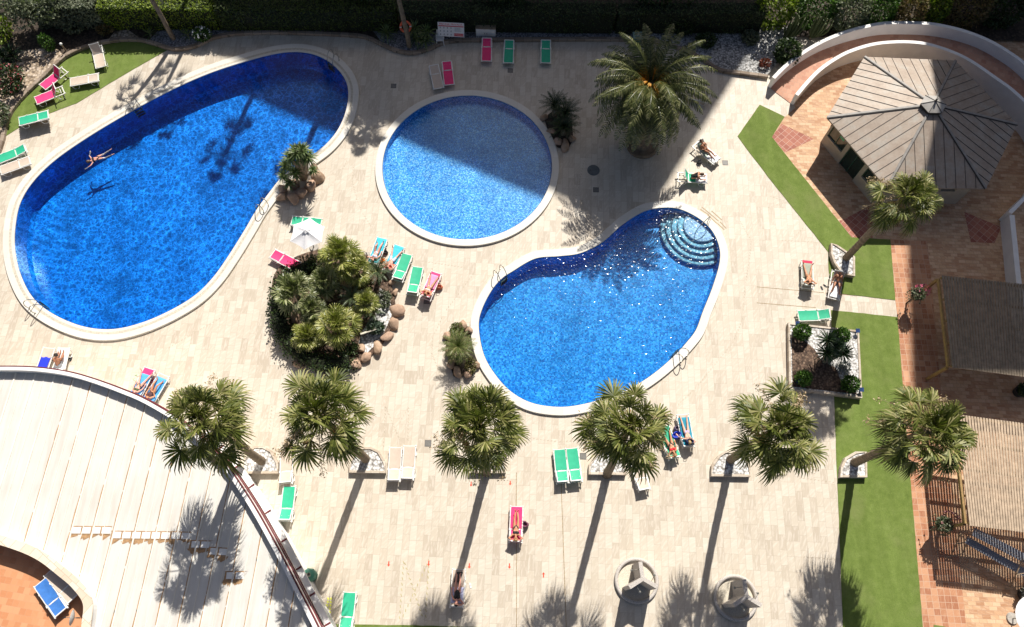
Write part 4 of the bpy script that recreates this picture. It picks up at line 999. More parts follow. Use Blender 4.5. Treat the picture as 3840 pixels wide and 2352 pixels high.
for x0, x1, yb, yt, dy, lb in [(906,1042,1776,1672,0,'planter below the palm that overhangs the white roof'),(1309,1446,1772,1676,2,'planter just left of the two beige loungers'),(1757,1896,1774,1680,0,'planter of the middle palm, mostly hidden by its crown'),(2208,2348,1779,1688,2,'planter right of the paired green loungers'),(2668,2815,1786,1690,2,'planter of the palm leaning towards the square bed')]:
    planter(lb, dshape(x0, x1, yb, yt, dy))
planter('pale planter standing on the long turf strip', [(3151,1790),(3253,1790),(3251,1694),(3208,1693),(3170,1716),(3154,1750)], .35)
planter('quarter-round planter of the lone palm by the turf corner', [(3116,911),(3140,918),(3196,955),(3207,962),(3207,1036),(3172,1030),(3150,1016),(3128,985),(3116,950)], .35, .12, None)
bedr = planter('square planting bed with gravel, bark and clipped shrubs', [(2956,1209),(3222,1239),(3234,1493),(2960,1460)], .35, .17, None)
bl = bedr.location
m = MB(); m.sheet([((p - bl).x, (p - bl).y) for p in [P(x, y, .3) for x, y in [(2968,1258),(2998,1262),(3055,1310),(3080,1350),(3135,1380),(3150,1420),(3180,1455),(3222,1480),(2972,1450)]]], .297); m.build('bark_mulch', M_bark, bedr)
random.seed(77)
for x, y, r, lb in [(3008,1246,(.52,.52,.5),'round green shrub in the far left corner of the square bed'),(3155,1258,(.5,.46,.5),'round green shrub in the far right corner of the square bed'),(3015,1418,(.46,.46,.46),'round green shrub in the near left corner of the square bed'),(3190,1440,(.5,.5,.5),'round green shrub in the near right corner of the square bed')]:
    shrub(lb, P(x, y, .7), r, 620, .13, M_bush, 'clipped shrubs in the square bed', .3)
yc = P(3098, 1350, .3)
r_ = yucca('dark multi-headed yucca in the middle of the square bed', yc, [], M_cycad, group=None) if False else None
root = thing('yucca_plant', 'dark four-headed yucca in the middle of the square bed', 'plant', (yc.x, yc.y, .3)); g = MB(); t = MB()
for x, y, z in [(3105,1275,1.6),(3100,1325,1.3),(3160,1325,1.0),(3130,1300,1.3)]:
    c = P(x, y, z + .3) - Vector((yc.x, yc.y, .3)); rosette(g, c, 60, .68, .034, -30, 80, .1); t.tube([Vector((c.x * .2, c.y * .2 - .1, -.05)), c * .5, c], [.14, .11, .07], 7)
g.build('leaves', leafmat('dark_yucca_leaf', [(.02, .045, .018), (.04, .08, .03), (.10, .14, .07)], .35, .1), root); t.build('stem', M_bark2, root)
shrub('grey lavender tuft in the square bed', P(3165, 1380, .4), (.35, .4, .28), 260, .1, leafmat('lavender_grey', [(.16, .17, .2), (.30, .31, .36)]), z=.3)
M_solar = plain('solar_cell', (.03, .06, .16), .2, .3, 8)
for x, y, lb in [(2985,1218,'solar garden lamp in the far left corner of the square bed'),(3210,1246,'solar garden lamp in the far right corner of the square bed'),(2990,1435,'solar garden lamp in the near left corner of the square bed'),(3224,1466,'solar garden lamp in the near right corner of the square bed')]:
    p = P(x, y, .35); r_ = thing('solar_lamp', lb, 'garden lamp', (p.x, p.y, .3), 0, 'solar lamps in the corners of the square bed')
    MB().box((0, 0, .30), (.24, .24, .03), M=Matrix.Rotation(.2, 3, 'X')).build('panel', M_solar, r_); MB().tube([(0, 0, 0), (0, 0, .28)], .03, 6).build('post', M_dark, r_); MB().lathe([(.07, .18), (.09, .26), (.05, .28)], 10).build('lantern', M_dark, r_)
# ------------------------------------------------------------------ pavilion
M_roofmetal = None
def roofmat():
    m, nt_, bs = newmat('weathered_zinc_roof'); n = N(nt_)
    a = n.noise(n.coord(), 1.1, 5, .7); b_ = n.noise(n.coord(), 5, 4, .7)
    c = n.ramp(a.outputs[0], [(.3, (.28, .215, .165)), (.5, (.335, .27, .215)), (.72, (.35, .325, .285))])
    c = n.mix(.6, c, n.ramp(b_.outputs[0], [(.3, (.75, .75, .75)), (.7, (1.12, 1.12, 1.12))]), 'MULTIPLY')
    n.l(c, bs.inputs['Base Color']); bs.inputs['Roughness'].default_value = .6; bs.inputs['Metallic'].default_value = .1; n.bump(b_.outputs[0], .2, .02, bs); return m
M_zinc = roofmat()
M_seam = plain('dark_roof_seam', (.055, .048, .042), .6)
M_glass = None
def glassmat():
    m, nt_, bs = newmat('dark_window_glass'); bs.inputs['Base Color'].default_value = (.012, .03, .025, 1); bs.inputs['Roughness'].default_value = .06; bs.inputs['Specular IOR Level'].default_value = .8; return m
M_glass = glassmat()
ZE, ZA = 2.65, 4.1
cor = [P(*p, ZE) for p in [(3242,213),(3582,227),(3815,467),(3697,708),(3324,704),(3101,440)]]
pav = thing('hexagonal_pavilion', 'hexagonal pavilion with grey standing-seam roof half in shadow', 'pavilion')
pc = sum((Vector((c.x, c.y, 0)) for c in cor), Vector((0, 0, 0))) / 6; pav.location = pc
cor = [Vector((c.x, c.y, ZE)) - pc for c in cor]; ap = P(3498, 392, ZA) - pc
HUB = .085
hubs = [ap.lerp(Vector((c.x, c.y, ZE)), .125) for c in cor]
m = MB()
for i in range(6):
    a, b = cor[i], cor[(i + 1) % 6]; ha, hb_ = hubs[i], hubs[(i + 1) % 6]
    m.add([a, b, hb_, ha], [(3, 2, 1, 0)] if (b - a).cross(ha - a).z < 0 else [(0, 1, 2, 3)])
    dn = Vector((0, 0, -.10)); m.add([a, b, b + dn, a + dn], [(0, 1, 2, 3)])
m.add([c + Vector((0, 0, -.1)) for c in cor], [tuple(range(6))])
m.build('roof', M_zinc, pav)
sm_ = MB()
for i in range(6):      # standing seams, two by two parallel on every slope, running along one hip as in an old zinc roof
    a, b = cor[i], cor[(i + 1) % 6]; ha, hb_ = hubs[i], hubs[(i + 1) % 6]
    mid = (a + b) / 2; dirn = ((ha + hb_) / 2 - mid); L = (b - a).length; ns = 10
    nrm = (b - a).cross(dirn).normalized(); nrm = nrm if nrm.z > 0 else -nrm
    ex = (b - a).normalized(); up = (dirn - ex * dirn.dot(ex))
    for k in range(1, ns):
        s0 = L * k / ns; st = a + ex * s0
        # go up the slope until a hip is met
        def lim(h0, h1):   # fraction of 'up' where the seam hits hip h0->h1
            e = h1 - h0; e2 = Vector((e.dot(ex), e.dot(up.normalized()))); o2 = Vector(((h0 - st).dot(ex), (h0 - st).dot(up.normalized())))
            if abs(e2.x) < 1e-6: return 9
            t = -o2.x / e2.x; return (o2.y + e2.y * t) if 0 <= t <= 1 else 9
        h = min(lim(a, ha), lim(b, hb_), up.length)
        sm_.bar(st + nrm * .012, st + up.normalized() * h + nrm * .012, .015, .035, nrm)
sm_.build('roof_seams', M_seam, pav)
hp = MB()
for c, h in zip(cor, hubs): hp.bar(c + Vector((0, 0, .03)), h + Vector((0, 0, .03)), .13, .07)
hp.build('hip_caps', plain('grey_hip_cap', (.26, .24, .22), .6, .2), pav)
hp2 = MB()
for c, h in zip(cor, hubs):
    s_ = (h - c).cross(Vector((0, 0, 1))).normalized(); s_ = s_ if s_.y < 0 else -s_
    hp2.bar(c + s_ * .085 + Vector((0, 0, .015)), h + s_ * .085 + Vector((0, 0, .015)), .045, .05)
hp2.build('hip_gutters', M_seam, pav)
cu = MB(); ht = [h * 1 + Vector((0, 0, .02)) for h in hubs]; hu = [ap.lerp(h, 1.05) + Vector((0, 0, .24 - (ap.z - h.z) * 0)) for h in hubs]
for i in range(6):
    j = (i + 1) % 6; cu.add([ht[i], ht[j], hu[j], hu[i]], [(0, 1, 2, 3)])
cu.build('cupola_sides', M_seam, pav)
cr = MB(); top = ap + Vector((0, 0, .34))
for i in range(6):
    j = (i + 1) % 6; cr.add([hu[i], hu[j], top], [(0, 1, 2)])
cr.build('cupola_roof', plain('pale_zinc_cap', (.33, .31, .285), .6, .15), pav)
cb = MB()
for h in hu: cb.bar(h + Vector((0, 0, .01)), top + Vector((0, 0, .01)), .03, .03)
cb.tube([top, top + Vector((0, 0, .22))], .06, 8); cb.build('finial', M_seam, pav)
inn = [c * .90 for c in cor]; inn = [Vector((c.x, c.y, 0)) for c in inn]
M_sill = plain('sill_stone', (.45, .38, .30), .7)
M_pavwall = plain('sand_coloured_render', (.42, .36, .28), .8, .1, 2, bump=.2)
def wallseg(m, a, b, z0, z1, th=.18):
    d_ = (b - a).normalized(); s_ = Vector((d_.y, -d_.x, 0)); s_ = s_ if s_.dot(a + b) < 0 else -s_     # inwards
    m.prism([(a.x, a.y), (b.x, b.y), (b.x + s_.x * th, b.y + s_.y * th), (a.x + s_.x * th, a.y + s_.y * th)], z0, z1)
wl = MB(); fr = MB()
for i in range(6):
    a, b = inn[i], inn[(i + 1) % 6]
    if i in (4, 5):     # the glazed sides towards the pool: low wall, wide openings
        n_ = 3
        for k in range(n_):
            p, q = a.lerp(b, k / n_), a.lerp(b, (k + 1) / n_); e = (q - p).normalized() * .14
            wallseg(wl, p, p + e, 0, ZE - .12); wallseg(wl, q - e, q, 0, ZE - .12)
            open_ = (i == 4 and k == 1) or (i == 5 and k == 0)
            if not open_:
                wallseg(wl, p + e * 1.002, q - e * 1.002, 0, .85); si = MB(); wallseg(si, p + e, q - e, .852, .91, .26); si.build('window_sill', M_sill, pav)
            wallseg(wl, p + e * 1.002, q - e * 1.002, 2.28, ZE - .12)
            d_ = (q - p).normalized(); s_ = Vector((d_.y, -d_.x, 0)); s_ = (s_ if s_.dot(a + b) < 0 else -s_) * .10
            z0 = .02 if open_ else .92
            gl = MB(); gl.add([p + e + s_ + Vector((0, 0, z0)), q - e + s_ + Vector((0, 0, z0)), q - e + s_ + Vector((0, 0, 2.28)), p + e + s_ + Vector((0, 0, 2.28))], [(0, 1, 2, 3)]); gl.build('window', M_glass, pav)
            for t in (.02, .5, .98):
                f0 = (p + e).lerp(q - e, t) + s_ * .8; fr.bar(f0 + Vector((0, 0, z0)), f0 + Vector((0, 0, 2.28)), .05, .05, d_)
    elif i == 3:        # near side with a small slit window
        p, q = a.lerp(b, .16), a.lerp(b, .34)
        wallseg(wl, a, p, 0, ZE - .12); wallseg(wl, q, b, 0, ZE - .12); wallseg(wl, p, q, 0, 1.5); wallseg(wl, p, q, 2.2, ZE - .12)
        d_ = (q - p).normalized(); s_ = Vector((d_.y, -d_.x, 0)); s_ = (s_ if s_.dot(a + b) < 0 else -s_) * .15
        gl = MB(); gl.add([p + s_ + Vector((0, 0, 1.5)), q + s_ + Vector((0, 0, 1.5)), q + s_ + Vector((0, 0, 2.2)), p + s_ + Vector((0, 0, 2.2))], [(0, 1, 2, 3)]); gl.build('window', M_glass, pav)
    else: wallseg(wl, a, b, 0, ZE - .12)
wl.build('wall', M_pavwall, pav); fr.build('window_frames', plain('dark_green_frame', (.03, .08, .05), .4), pav)
ex = MB(); a, b = inn[4], inn[5]; p = a.lerp(b, .78); d_ = (b - a).normalized(); s_ = Vector((d_.y, -d_.x, 0)); s_ = s_ if s_.dot(a + b) > 0 else -s_
q = p + s_ * .05 + Vector((0, 0, 1.8)); ex.add([q - d_ * .18, q + d_ * .18, q + d_ * .18 + Vector((0, 0, .3)), q - d_ * .18 + Vector((0, 0, .3))], [(0, 1, 2, 3)]); ex.build('green_notice', plain('green_notice', (.10, .42, .22), .6), pav)

# ------------------------------------------------------------------ ramp and its two curved walls
def wallrun(name, label, pts, base, th, cat='wall', mat=None, n=6):
    """pts: (pixel x, y, top height); base: z of the foot along the run"""
    c3 = spline([P(x, y, z) for x, y, z in pts], n, False); m = MB(); N_ = len(c3)
    for i, p in enumerate(c3):
        a, b = c3[max(i - 1, 0)], c3[min(i + 1, N_ - 1)]; t = Vector((b.x - a.x, b.y - a.y, 0)).normalized(); s_ = Vector((-t.y, t.x, 0)) * th / 2
        z0 = base if not callable(base) else base(i / (N_ - 1))
        for q, z in ((p - s_, z0), (p - s_, p.z), (p + s_, p.z), (p + s_, z0)): m.v.append((q.x, q.y, z))
    for i in range(N_ - 1):
        for k in range(3): o = i * 4; m.f.append((o + k, o + k + 1, o + k + 5, o + k + 4))
    m.f.append((0, 1, 2, 3)); e = (N_ - 1) * 4; m.f.append((e + 3, e + 2, e + 1, e))
    return tag(m.build(name, mat or M_whitewall), label, cat), c3
wo_, outer = wallrun('ramp_wall', 'white curved outer wall of the ramp, touched by sun along its rim', [(2901,292,1.0),(2945,248,1.05),(3000,205,1.15),(3075,160,1.3),(3154,126,1.5),(3240,101,1.65),(3330,86,1.75),(3466,87,1.85),(3545,98,1.9),(3623,118,1.95),(3705,150,2.0),(3779,192,2.0),(3850,245,2.0),(3950,350,2.0)], 0, .24)
wi_, innerw = wallrun('ramp_wall', 'white curved inner wall wrapping round the back of the pavilion', [(2988,356,1.0),(3030,306,1.05),(3075,261,1.1),(3130,222,1.2),(3193,190,1.3),(3290,163,1.45),(3408,157,1.6),(3506,172,1.7),(3623,218,1.75),(3740,296,1.8),(3800,340,1.8),(3860,400,1.8),(3915,490,1.7),(3930,600,1.6),(3895,690,1.4),(3840,745,1.2),(3788,798,1.05)], 0, .24)
wr_, _ = wallrun('low_white_wall', 'low white wall beside the terracotta paving at the edge of view', [(3795,806,1.0),(3808,930,1.0),(3822,1060,1.0),(3845,1170,1.0),(3880,1350,1.0)], 0, .30)
m = MB(); ni = 60
def at_run(run, t):
    k = t * (len(run) - 1); i = min(int(k), len(run) - 2); return run[i].lerp(run[i + 1], k - i)
for i in range(ni + 1):
    t = i / ni; a = at_run(outer, t); b = at_run(innerw, min(1, t * .66)); z = .03 + 1.15 * min(1, t / .75) ** 1.0
    m.v += [(a.x, a.y, z), (b.x, b.y, z)]
for i in range(ni): m.f.append((2 * i, 2 * i + 1, 2 * i + 3, 2 * i + 2))
M_ramp = tile_material('ramp_red_tile', (.33, .33), R(20), [(.42, .20, .13), (.50, .26, .17), (.55, .31, .21)], (.40, .26, .19), .01, .3, .7)
struct(m.build('ramp_path', M_ramp))

# ------------------------------------------------------------------ wooden pergolas
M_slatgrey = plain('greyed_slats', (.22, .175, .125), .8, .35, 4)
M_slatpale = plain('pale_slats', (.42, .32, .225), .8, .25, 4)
def pergola(label, c, z, nslat, mat, ext, posts, gapf=.60, group='slatted pergolas on the terracotta terrace'):
    """c: four corner pixels of the slatted top, far-left, far-right, near-right, near-left (right side may run out of view)"""
    A, B, C_, D_ = [P(x, y, z) for x, y in c]; o = Vector((D_.x, D_.y, 0)); root = thing('pergola', label, 'pergola', o, 0, group)
    B = A + (B - A) * ext; C_ = D_ + (C_ - D_) * ext
    A, B, C_, D_ = [p - o for p in (A, B, C_, D_)]
    m = MB()
    for k in range(nslat):
        t = (k + .5) / nslat; a = A.lerp(B, t); b = D_.lerp(C_, t); ov = (b - a).normalized() * .12; wd = (B - A).length / nslat * gapf
        m.bar(a - ov + Vector((0, 0, random.uniform(-.006, .006))), b + ov + Vector((0, 0, random.uniform(-.006, .006))), wd, .035)
    m.build('slats', mat, root)
    bm_ = MB(); e = Vector((0, 0, -.09)); out = Vector((-.06, 0, 0))
    for t in (0, .25, .5, .75, 1.0):
        bm_.bar(A.lerp(D_, t) + e, B.lerp(C_, t) + e, .10, .14)
    bm_.build('cross_beams', M_woodamber, root)
    sb = MB(); f = Vector((0, 0, -.25)); sb.bar(A + f + out, D_ + f + out, .12, .18); sb.bar(B + f, C_ + f, .12, .18); sb.build('side_beams', M_woodamber, root)
    for p in (A, D_, C_.lerp(D_, .02), B):
        q = Vector((p.x, p.y, 0)); MB().box((q.x - .06, q.y, (z - .34) / 2), (.14, .14, z - .34)).build('post', M_woodamber, root)
    return root
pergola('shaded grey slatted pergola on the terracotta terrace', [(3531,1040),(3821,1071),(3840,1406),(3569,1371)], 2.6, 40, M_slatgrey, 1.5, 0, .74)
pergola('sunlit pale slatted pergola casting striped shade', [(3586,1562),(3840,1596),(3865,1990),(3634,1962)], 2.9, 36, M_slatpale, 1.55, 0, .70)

# ------------------------------------------------------------------ white metal roof of the neighbouring wing
ZR = 3.8
edge = spline([P(x, y, ZR) for x, y in [(-120,1388),(0,1384),(137,1386),(254,1400),(352,1425),(469,1467),(567,1510),(700,1592),(817,1697),(872,1766),(960,1900),(1050,2060),(1130,2215),(1200,2352),(1255,2470)]], 6, False)
def roofwhite():
    m, nt_, bs = newmat('white_roof_sheet'); n = N(nt_)
    a = n.noise(n.coord((3.2, .25, 1), R(-14)), 1.2, 5, .65); b_ = n.noise(n.coord(), .5, 4, .6)
    c = n.ramp(a.outputs[0], [(.3, (.55, .51, .455)), (.5, (.60, .58, .54)), (.7, (.62, .605, .575))])
    c = n.mix(.5, c, n.ramp(b_.outputs[0], [(.3, (.86, .84, .80)), (.65, (1.02, 1.02, 1.02))]), 'MULTIPLY')
    n.l(c, bs.inputs['Base Color']); bs.inputs['Roughness'].default_value = .6; return m
M_roofw = roofwhite()
M_rust = plain('rust_streak', (.36, .215, .105), .85, .35, 8)
M_sheetrib = plain('sheet_rib', (.72, .68, .60), .6, .1, 2)
wing = thing('white_roofed_wing', 'single-storey wing with curved white metal roof and burgundy striped edge', 'building')
tin = [P(x, y, ZR) for x, y in [(-200,1985),(0,2026),(98,2056),(188,2100),(254,2156),(313,2206),(350,2264),(338,2352),(325,2480)]]
roofpoly = [Vector((p.x, p.y, 0)) for p in edge] + [Vector((tin[-1].x + 0, tin[-1].y, 0))] + [Vector((p.x, p.y, 0)) for p in tin[::-1][1:]] + [Vector((-60, tin[0].y, 0)), Vector((-60, edge[0].y, 0))]
m = MB(); m.sheet([(p.x, p.y) for p in roofpoly], ZR); m.build('roof', M_roofw, wing)
# sheet ribs, all parallel
ra, rb = P(330, 1770, ZR), P(235, 2115, ZR); rd = (rb - ra).normalized(); rd.z = 0; rn = Vector((-rd.y, rd.x, 0)); rn = rn if rn.x > 0 else -rn
rp2 = [(p.x, p.y) for p in roofpoly]
def clipline(o):
    ts = [o + rd * (k * .15) for k in range(-200, 200)]; ins = [inside(p, rp2) for p in ts]; runs = []; st = None
    for p, f in zip(ts, ins):
        if f and st is None: st = p
        if not f and st is not None: runs.append((st, last)); st = None
        last = p
    return runs
rib = MB(); fine = MB(); rust = MB(); random.seed(3)
for k in range(-24, 32):
    o = Vector((ra.x, ra.y, 0)) + rn * (k * .51)
    for a, b in clipline(o):
        if (b - a).length < .5: continue
        z = Vector((0, 0, ZR + .012)); (rib if k % 2 == 0 else fine).bar(a + z, b + z, .075 if k % 2 == 0 else .03, .05 if k % 2 == 0 else .03)
        if k % 2 == 0 and k > -5:
            p = a.copy(); Lr = (b - a).length; t = 0
            while t < Lr - .3:
                l = random.uniform(.4, 2.2); l = min(l, Lr - t); sd = rn * (-.058 + random.uniform(-.008, .008)); z2 = Vector((0, 0, ZR + .005))
                rust.strip([a + rd * t + sd + z2, a + rd * (t + l * .5) + sd + z2, a + rd * (t + l) + sd + z2], rn, [.03, random.uniform(.03, .06), .03]); t += l * random.uniform(.9, 1.15)
rib.build('roof_ribs', M_sheetrib, wing); fine.build('fine_ribs', M_sheetrib, wing)
# rusted sheet laps
M_lap = plain('lap_plate_white', (.78, .77, .74), .5, .03)
for x0, y0, x1, y1, n_ in [(690,580,1065,582,4),(1075,625,1635,632,6),(1640,630,1830,636,2),(1830,715,2015,720,2),(2010,780,2180,790,2),(2165,1015,2345,1015,2)]:
    a, b = c41(x0, y0, ZR), c41(x1, y1, ZR)
    for k in range(n_):
        p, q = a.lerp(b, k / n_), a.lerp(b, (k + 1) / n_); e = (q - p).normalized()
        MB().box((p + q) / 2 + Vector((0, 0, .018)), ((q - p).length - .07, .30, .014), math.atan2(e.y, e.x)).build('lap_plate', M_lap, wing)
        for sg in (-1, 1):
            for _ in range(3):
                u = random.uniform(.1, .9); z2 = Vector((0, 0, .007 + random.uniform(0, .003))); c = p.lerp(q, u) + Vector((0, sg * .2, 0)); c.z = ZR; ln = random.uniform(.05, .28) * (1 if sg < 0 else .3)
                rust.strip([c + z2, c + z2 + Vector((-.05, -ln * .5, 0)), c + z2 + Vector((-.12, -ln, 0))], Vector((1, 0, 0)), [random.uniform(.08, .26), random.uniform(.06, .18), .01])
        for sg in (-1, 1): rust.strip([p + Vector((0, sg * .17, .0095)), q + Vector((0, sg * .17, .0095))], Vector((-e.y, e.x, 0)), [.02, .02])
        rust.strip([p + Vector((0, .2, .010)), p + Vector((-.02, -.2, .010))], e, [.045, .045])
rust.build('rust_streaks', M_rust, wing)
# eaves: raised white edge beam, burgundy bands and the facade under it
def sweep(prof, closedprof=True):
    m = MB(); N_ = len(edge); L = len(prof)
    for i, p in enumerate(edge):
        a, b = edge[max(i - 1, 0)], edge[min(i + 1, N_ - 1)]; t = Vector((b.x - a.x, b.y - a.y, 0)).normalized(); s_ = Vector((-t.y, t.x, 0))     # left of walk = outside (towards the deck)
        for dx, z in prof: q = Vector((p.x, p.y, 0)) + s_ * dx; m.v.append((q.x, q.y, z))
    for i in range(N_ - 1):
        for k in range(L if closedprof else L - 1):
            k2 = (k + 1) % L; m.f.append((i * L + k, (i + 1) * L + k, (i + 1) * L + k2, i * L + k2))
    return m
sweep([(-.20, ZR + .01), (-.20, ZR + .42), (-.02, ZR + .42), (-.02, ZR + .01)]).build('edge_beam', M_whitewall, wing)
sweep([(.0, ZR + .30), (.0, ZR + .40), (.055, ZR + .40), (.055, ZR + .30)]).build('burgundy_band', M_brown, wing)
sweep([(-.02, ZR - .4), (-.02, ZR + .28), (.05, ZR + .28), (.05, ZR - .4)]).build('fascia', M_whitewall, wing)
sweep([(.052, ZR - .15), (.052, ZR + .02), (.10, ZR + .02), (.10, ZR - .15)]).build('burgundy_band', M_brown, wing)
sweep([(-.06, 0), (-.06, ZR - .4), (.02, ZR - .4), (.02, 0)]).build('facade', M_whitewall, wing)
sweep([(.022, ZR - .75), (.022, ZR - .62), (.06, ZR - .62), (.06, ZR - .75)]).build('burgundy_band', M_brown, wing)
edge_all = edge; edge = edge[44:]
sweep([(.10, ZR - .75), (.10, ZR - .58), (.40, ZR - .61), (.40, ZR - .75)]).build('white_ledge', M_whitewall, wing)
acc = 0
for i in range(len(edge) - 1):
    acc += (edge[i + 1] - edge[i]).length
    if acc > 1.25:
        acc = 0; t = (edge[i + 1] - edge[i]); s_ = Vector((-t.y, t.x, 0)).normalized(); q = Vector((edge[i].x, edge[i].y, 0)) + s_ * .25
        MB().box((q.x, q.y, ZR - .59), (.08, .30, .05), math.atan2(t.y, t.x)).build('ledge_clamp', M_brown, wing)
edge = edge_all
# terrace cut into the roof
M_terrafloor = tile_material('orange_terrace_tile', (.30, .30), R(8), [(.52, .22, .10), (.58, .27, .13), (.62, .31, .16)], (.50, .27, .15), .008, .2, .7)
tf = MB(); tf.sheet([(p.x, p.y) for p in [P(x, y, 3.45) for x, y in [(-250,1980),(0,2030),(98,2060),(188,2105),(254,2162),(318,2212),(352,2270),(340,2352),(325,2480),(-250,2480)]]], 3.45); tf.build('terrace_floor', M_terrafloor, wing)
par = spline([P(x, y, 4.35) for x, y in [(-130,1990),(0,2025),(90,2055),(160,2090),(225,2140),(285,2192),(328,2258),(322,2352),(312,2480)]], 6, False)
pm = MB(); cp = MB()
for i, p in enumerate(par):
    a, b = par[max(i - 1, 0)], par[min(i + 1, len(par) - 1)]; t = Vector((b.x - a.x, b.y - a.y, 0)).normalized(); s_ = Vector((-t.y, t.x, 0))
    for dx, z in ((-.16, 3.4), (-.16, 4.28), (.16, 4.28), (.16, 3.4)): q = p + s_ * dx; pm.v.append((q.x, q.y, z))
    for dx, z in ((-.21, 4.282), (-.21, 4.36), (.21, 4.36), (.21, 4.282)): q = p + s_ * dx; cp.v.append((q.x, q.y, z))
for i in range(len(par) - 1):
    o = i * 4
    for k in range(3): pm.f.append((o + k, o + 4 + k, o + 5 + k, o + k + 1))
    for k in range(4): k2 = (k + 1) % 4; cp.f.append((o + k, o + 4 + k, o + 4 + k2, o + k2))
pm.build('parapet', M_whitewall, wing); cp.build('parapet_coping', tile_material('cream_coping', (.5, .8), R(35), [(.62, .50, .38), (.70, .59, .47), (.74, .66, .56)], (.45, .34, .24), .01, .2, .7), wing)

# ------------------------------------------------------------------ towers beyond the hedge that shade the garden
M_tower = plain('tower_render', (.42, .38, .33), .8, .1, .2)
def tower(label, poly, h):
    root = thing('apartment_tower', label, 'building', (poly[0].x, poly[0].y, 0), 0, 'apartment towers beyond the garden'); o = Vector((poly[0].x, poly[0].y, 0))
    pl = ccw([Vector((p.x, p.y, 0)) - o for p in poly]); m = MB(); m.prism([(p.x, p.y) for p in pl], 0, h); m.build('wall', M_tower, root)
    sl_ = MB(); gl_ = MB()
    for f in range(1, int(h / 3)):
        z = f * 3.0; ringsolid([(offset(pl, .003), z - .12), (offset(pl, .05), z - .12), (offset(pl, .05), z + .12), (offset(pl, .003), z + .12)], sl_)
    for i in range(len(pl)):
        a, b = pl[i], pl[(i + 1) % len(pl)]; L = (b - a).length; n_ = max(1, int(L / 3.2)); t = (b - a).normalized(); s_ = Vector((t.y, -t.x, 0)) * .012
        for k in range(n_):
            for f in range(int(h / 3) - 1):
                p = a + t * ((k + .25) * L / n_) + s_ + Vector((0, 0, f * 3 + .9)); q = p + t * (L / n_ * .5); gl_.add([p, q, q + Vector((0, 0, 1.5)), p + Vector((0, 0, 1.5))], [(0, 1, 2, 3)])
    sl_.build('floor_bands', M_whitewall, root); gl_.build('windows', M_glass, root)
def up_(p, h): return Vector((p.x + DS.x * h, p.y + DS.y * h, 0))
HT = 45.0
a3 = up_(P(2395, 862), HT); a1 = up_(P(880, 232), HT); a5 = up_(P(2838, 160), HT)
e1 = (a1 - a3).normalized(); e2 = (a5 - a3); 
tower('tall apartment tower beyond the hedge that shades the far pools', [a3, a3 + e1 * 48, a3 + e1 * 48 + e2, a3 + e2], HT)
b1 = up_(P(3458, 1535) - DS.normalized() * 1.3, HT); ac = Vector((DS.y, -DS.x, 0)).normalized()
tower('second apartment tower that shades the pavilion and the first pergola', [b1 - ac * .4, b1 + Vector((34, .5, 0)), b1 + Vector((34, 18, 0)), b1 + Vector((2.0, 17.5, 0))], HT)
b2 = b1 - ac * 1.55 + Vector((0, 3, 0)) - Vector((.8, 0, 0)) * 0
tower('lower stepped wing of the second apartment tower', [b2, b2 + ac * 1.0, b2 + ac * 1.0 + Vector((4, 14, 0)), b2 + Vector((3.4, 14, 0))], 36.0)
# ------------------------------------------------------------------ sun loungers
SH = .35          # height of the sling
def _frame():
    m = MB(); hw, y0, y1 = .33, -.94, .95
    for sx in (-1, 1): m.bar((sx * hw, y0 + .03, SH - .03), (sx * hw, y1 - .03, SH - .03), .05, .05)
    for y in (y0 + .03, .24, y1 - .05): m.bar((-hw + .026, y, SH - .034), (hw - .026, y, SH - .034), .055, .045, Vector((0, 0, 1)))
    for sx in (-1, 1):
        for y in (y0, y1): m.ell((sx * hw, y * .985, SH - .02), (.045, .05, .045), 8, 5)
        m.box((sx * (hw + .02), .27, SH - .005), (.05, .12, .07)); m.box((sx * (hw + .01), -.42, SH - .01), (.04, .10, .06))
    return m.mesh('frame')
def _leg(sx, yc):
    m = MB(); x = sx * .345; pts = [(x, yc - .22, SH - .05), (x + sx * .01, yc - .13, .03), (x + sx * .01, yc + .13, .03), (x, yc + .22, SH - .05)]
    m.tube([Vector(p) for p in spline(pts, 4, False)], .024, 7); return m.mesh('leg')
def _sling(y0, y1, hump=.0):
    m = MB(); n = 8; hw = .30; 
    for i in range(n + 1):
        y = y0 + (y1 - y0) * i / n
        for x, dz in ((-hw, .0), (-hw * .5, -.018), (0, -.024), (hw * .5, -.018), (hw, .0)): m.v.append((x * (.93 if i in (0, n) else 1), y, dz + hump * math.sin(i * 2.0)))
    for i in range(n):
        for k in range(4): o = i * 5 + k; m.f.append((o, o + 1, o + 6, o + 5))
    m.sm = True; return m.mesh('sling')
def _bframe():
    m = MB(); hw = .295
    for sx in (-1, 1): m.bar((sx * hw, 0, 0), (sx * hw, .66, 0), .035, .035)
    m.bar((-hw, .65, 0), (hw, .65, 0), .05, .04); m.bar((-hw, .02, -.01), (hw, .02, -.01), .03, .03)
    for sx in (-1, 1): m.ell((sx * hw, .65, 0), (.04, .04, .035), 8, 5)
    return m.mesh('backrest_frame')
ME_frame, ME_bf = _frame(), _bframe(); ME_seat, ME_back = _sling(-.90, .22, .004), _sling(.0, .64, .003)
ME_legs = [_leg(sx, y) for sx in (-1, 1) for y in (-.62, .60)]
ME_prop = MB().tube([(-.2, .0, 0), (-.2, .30, 0), (.2, .30, 0), (.2, .0, 0)], .014, 6).mesh('prop')
for me in [ME_frame, ME_bf, ME_prop] + ME_legs: me.materials.append(M_white)
for me in (ME_seat, ME_back): me.materials.append(M_green)
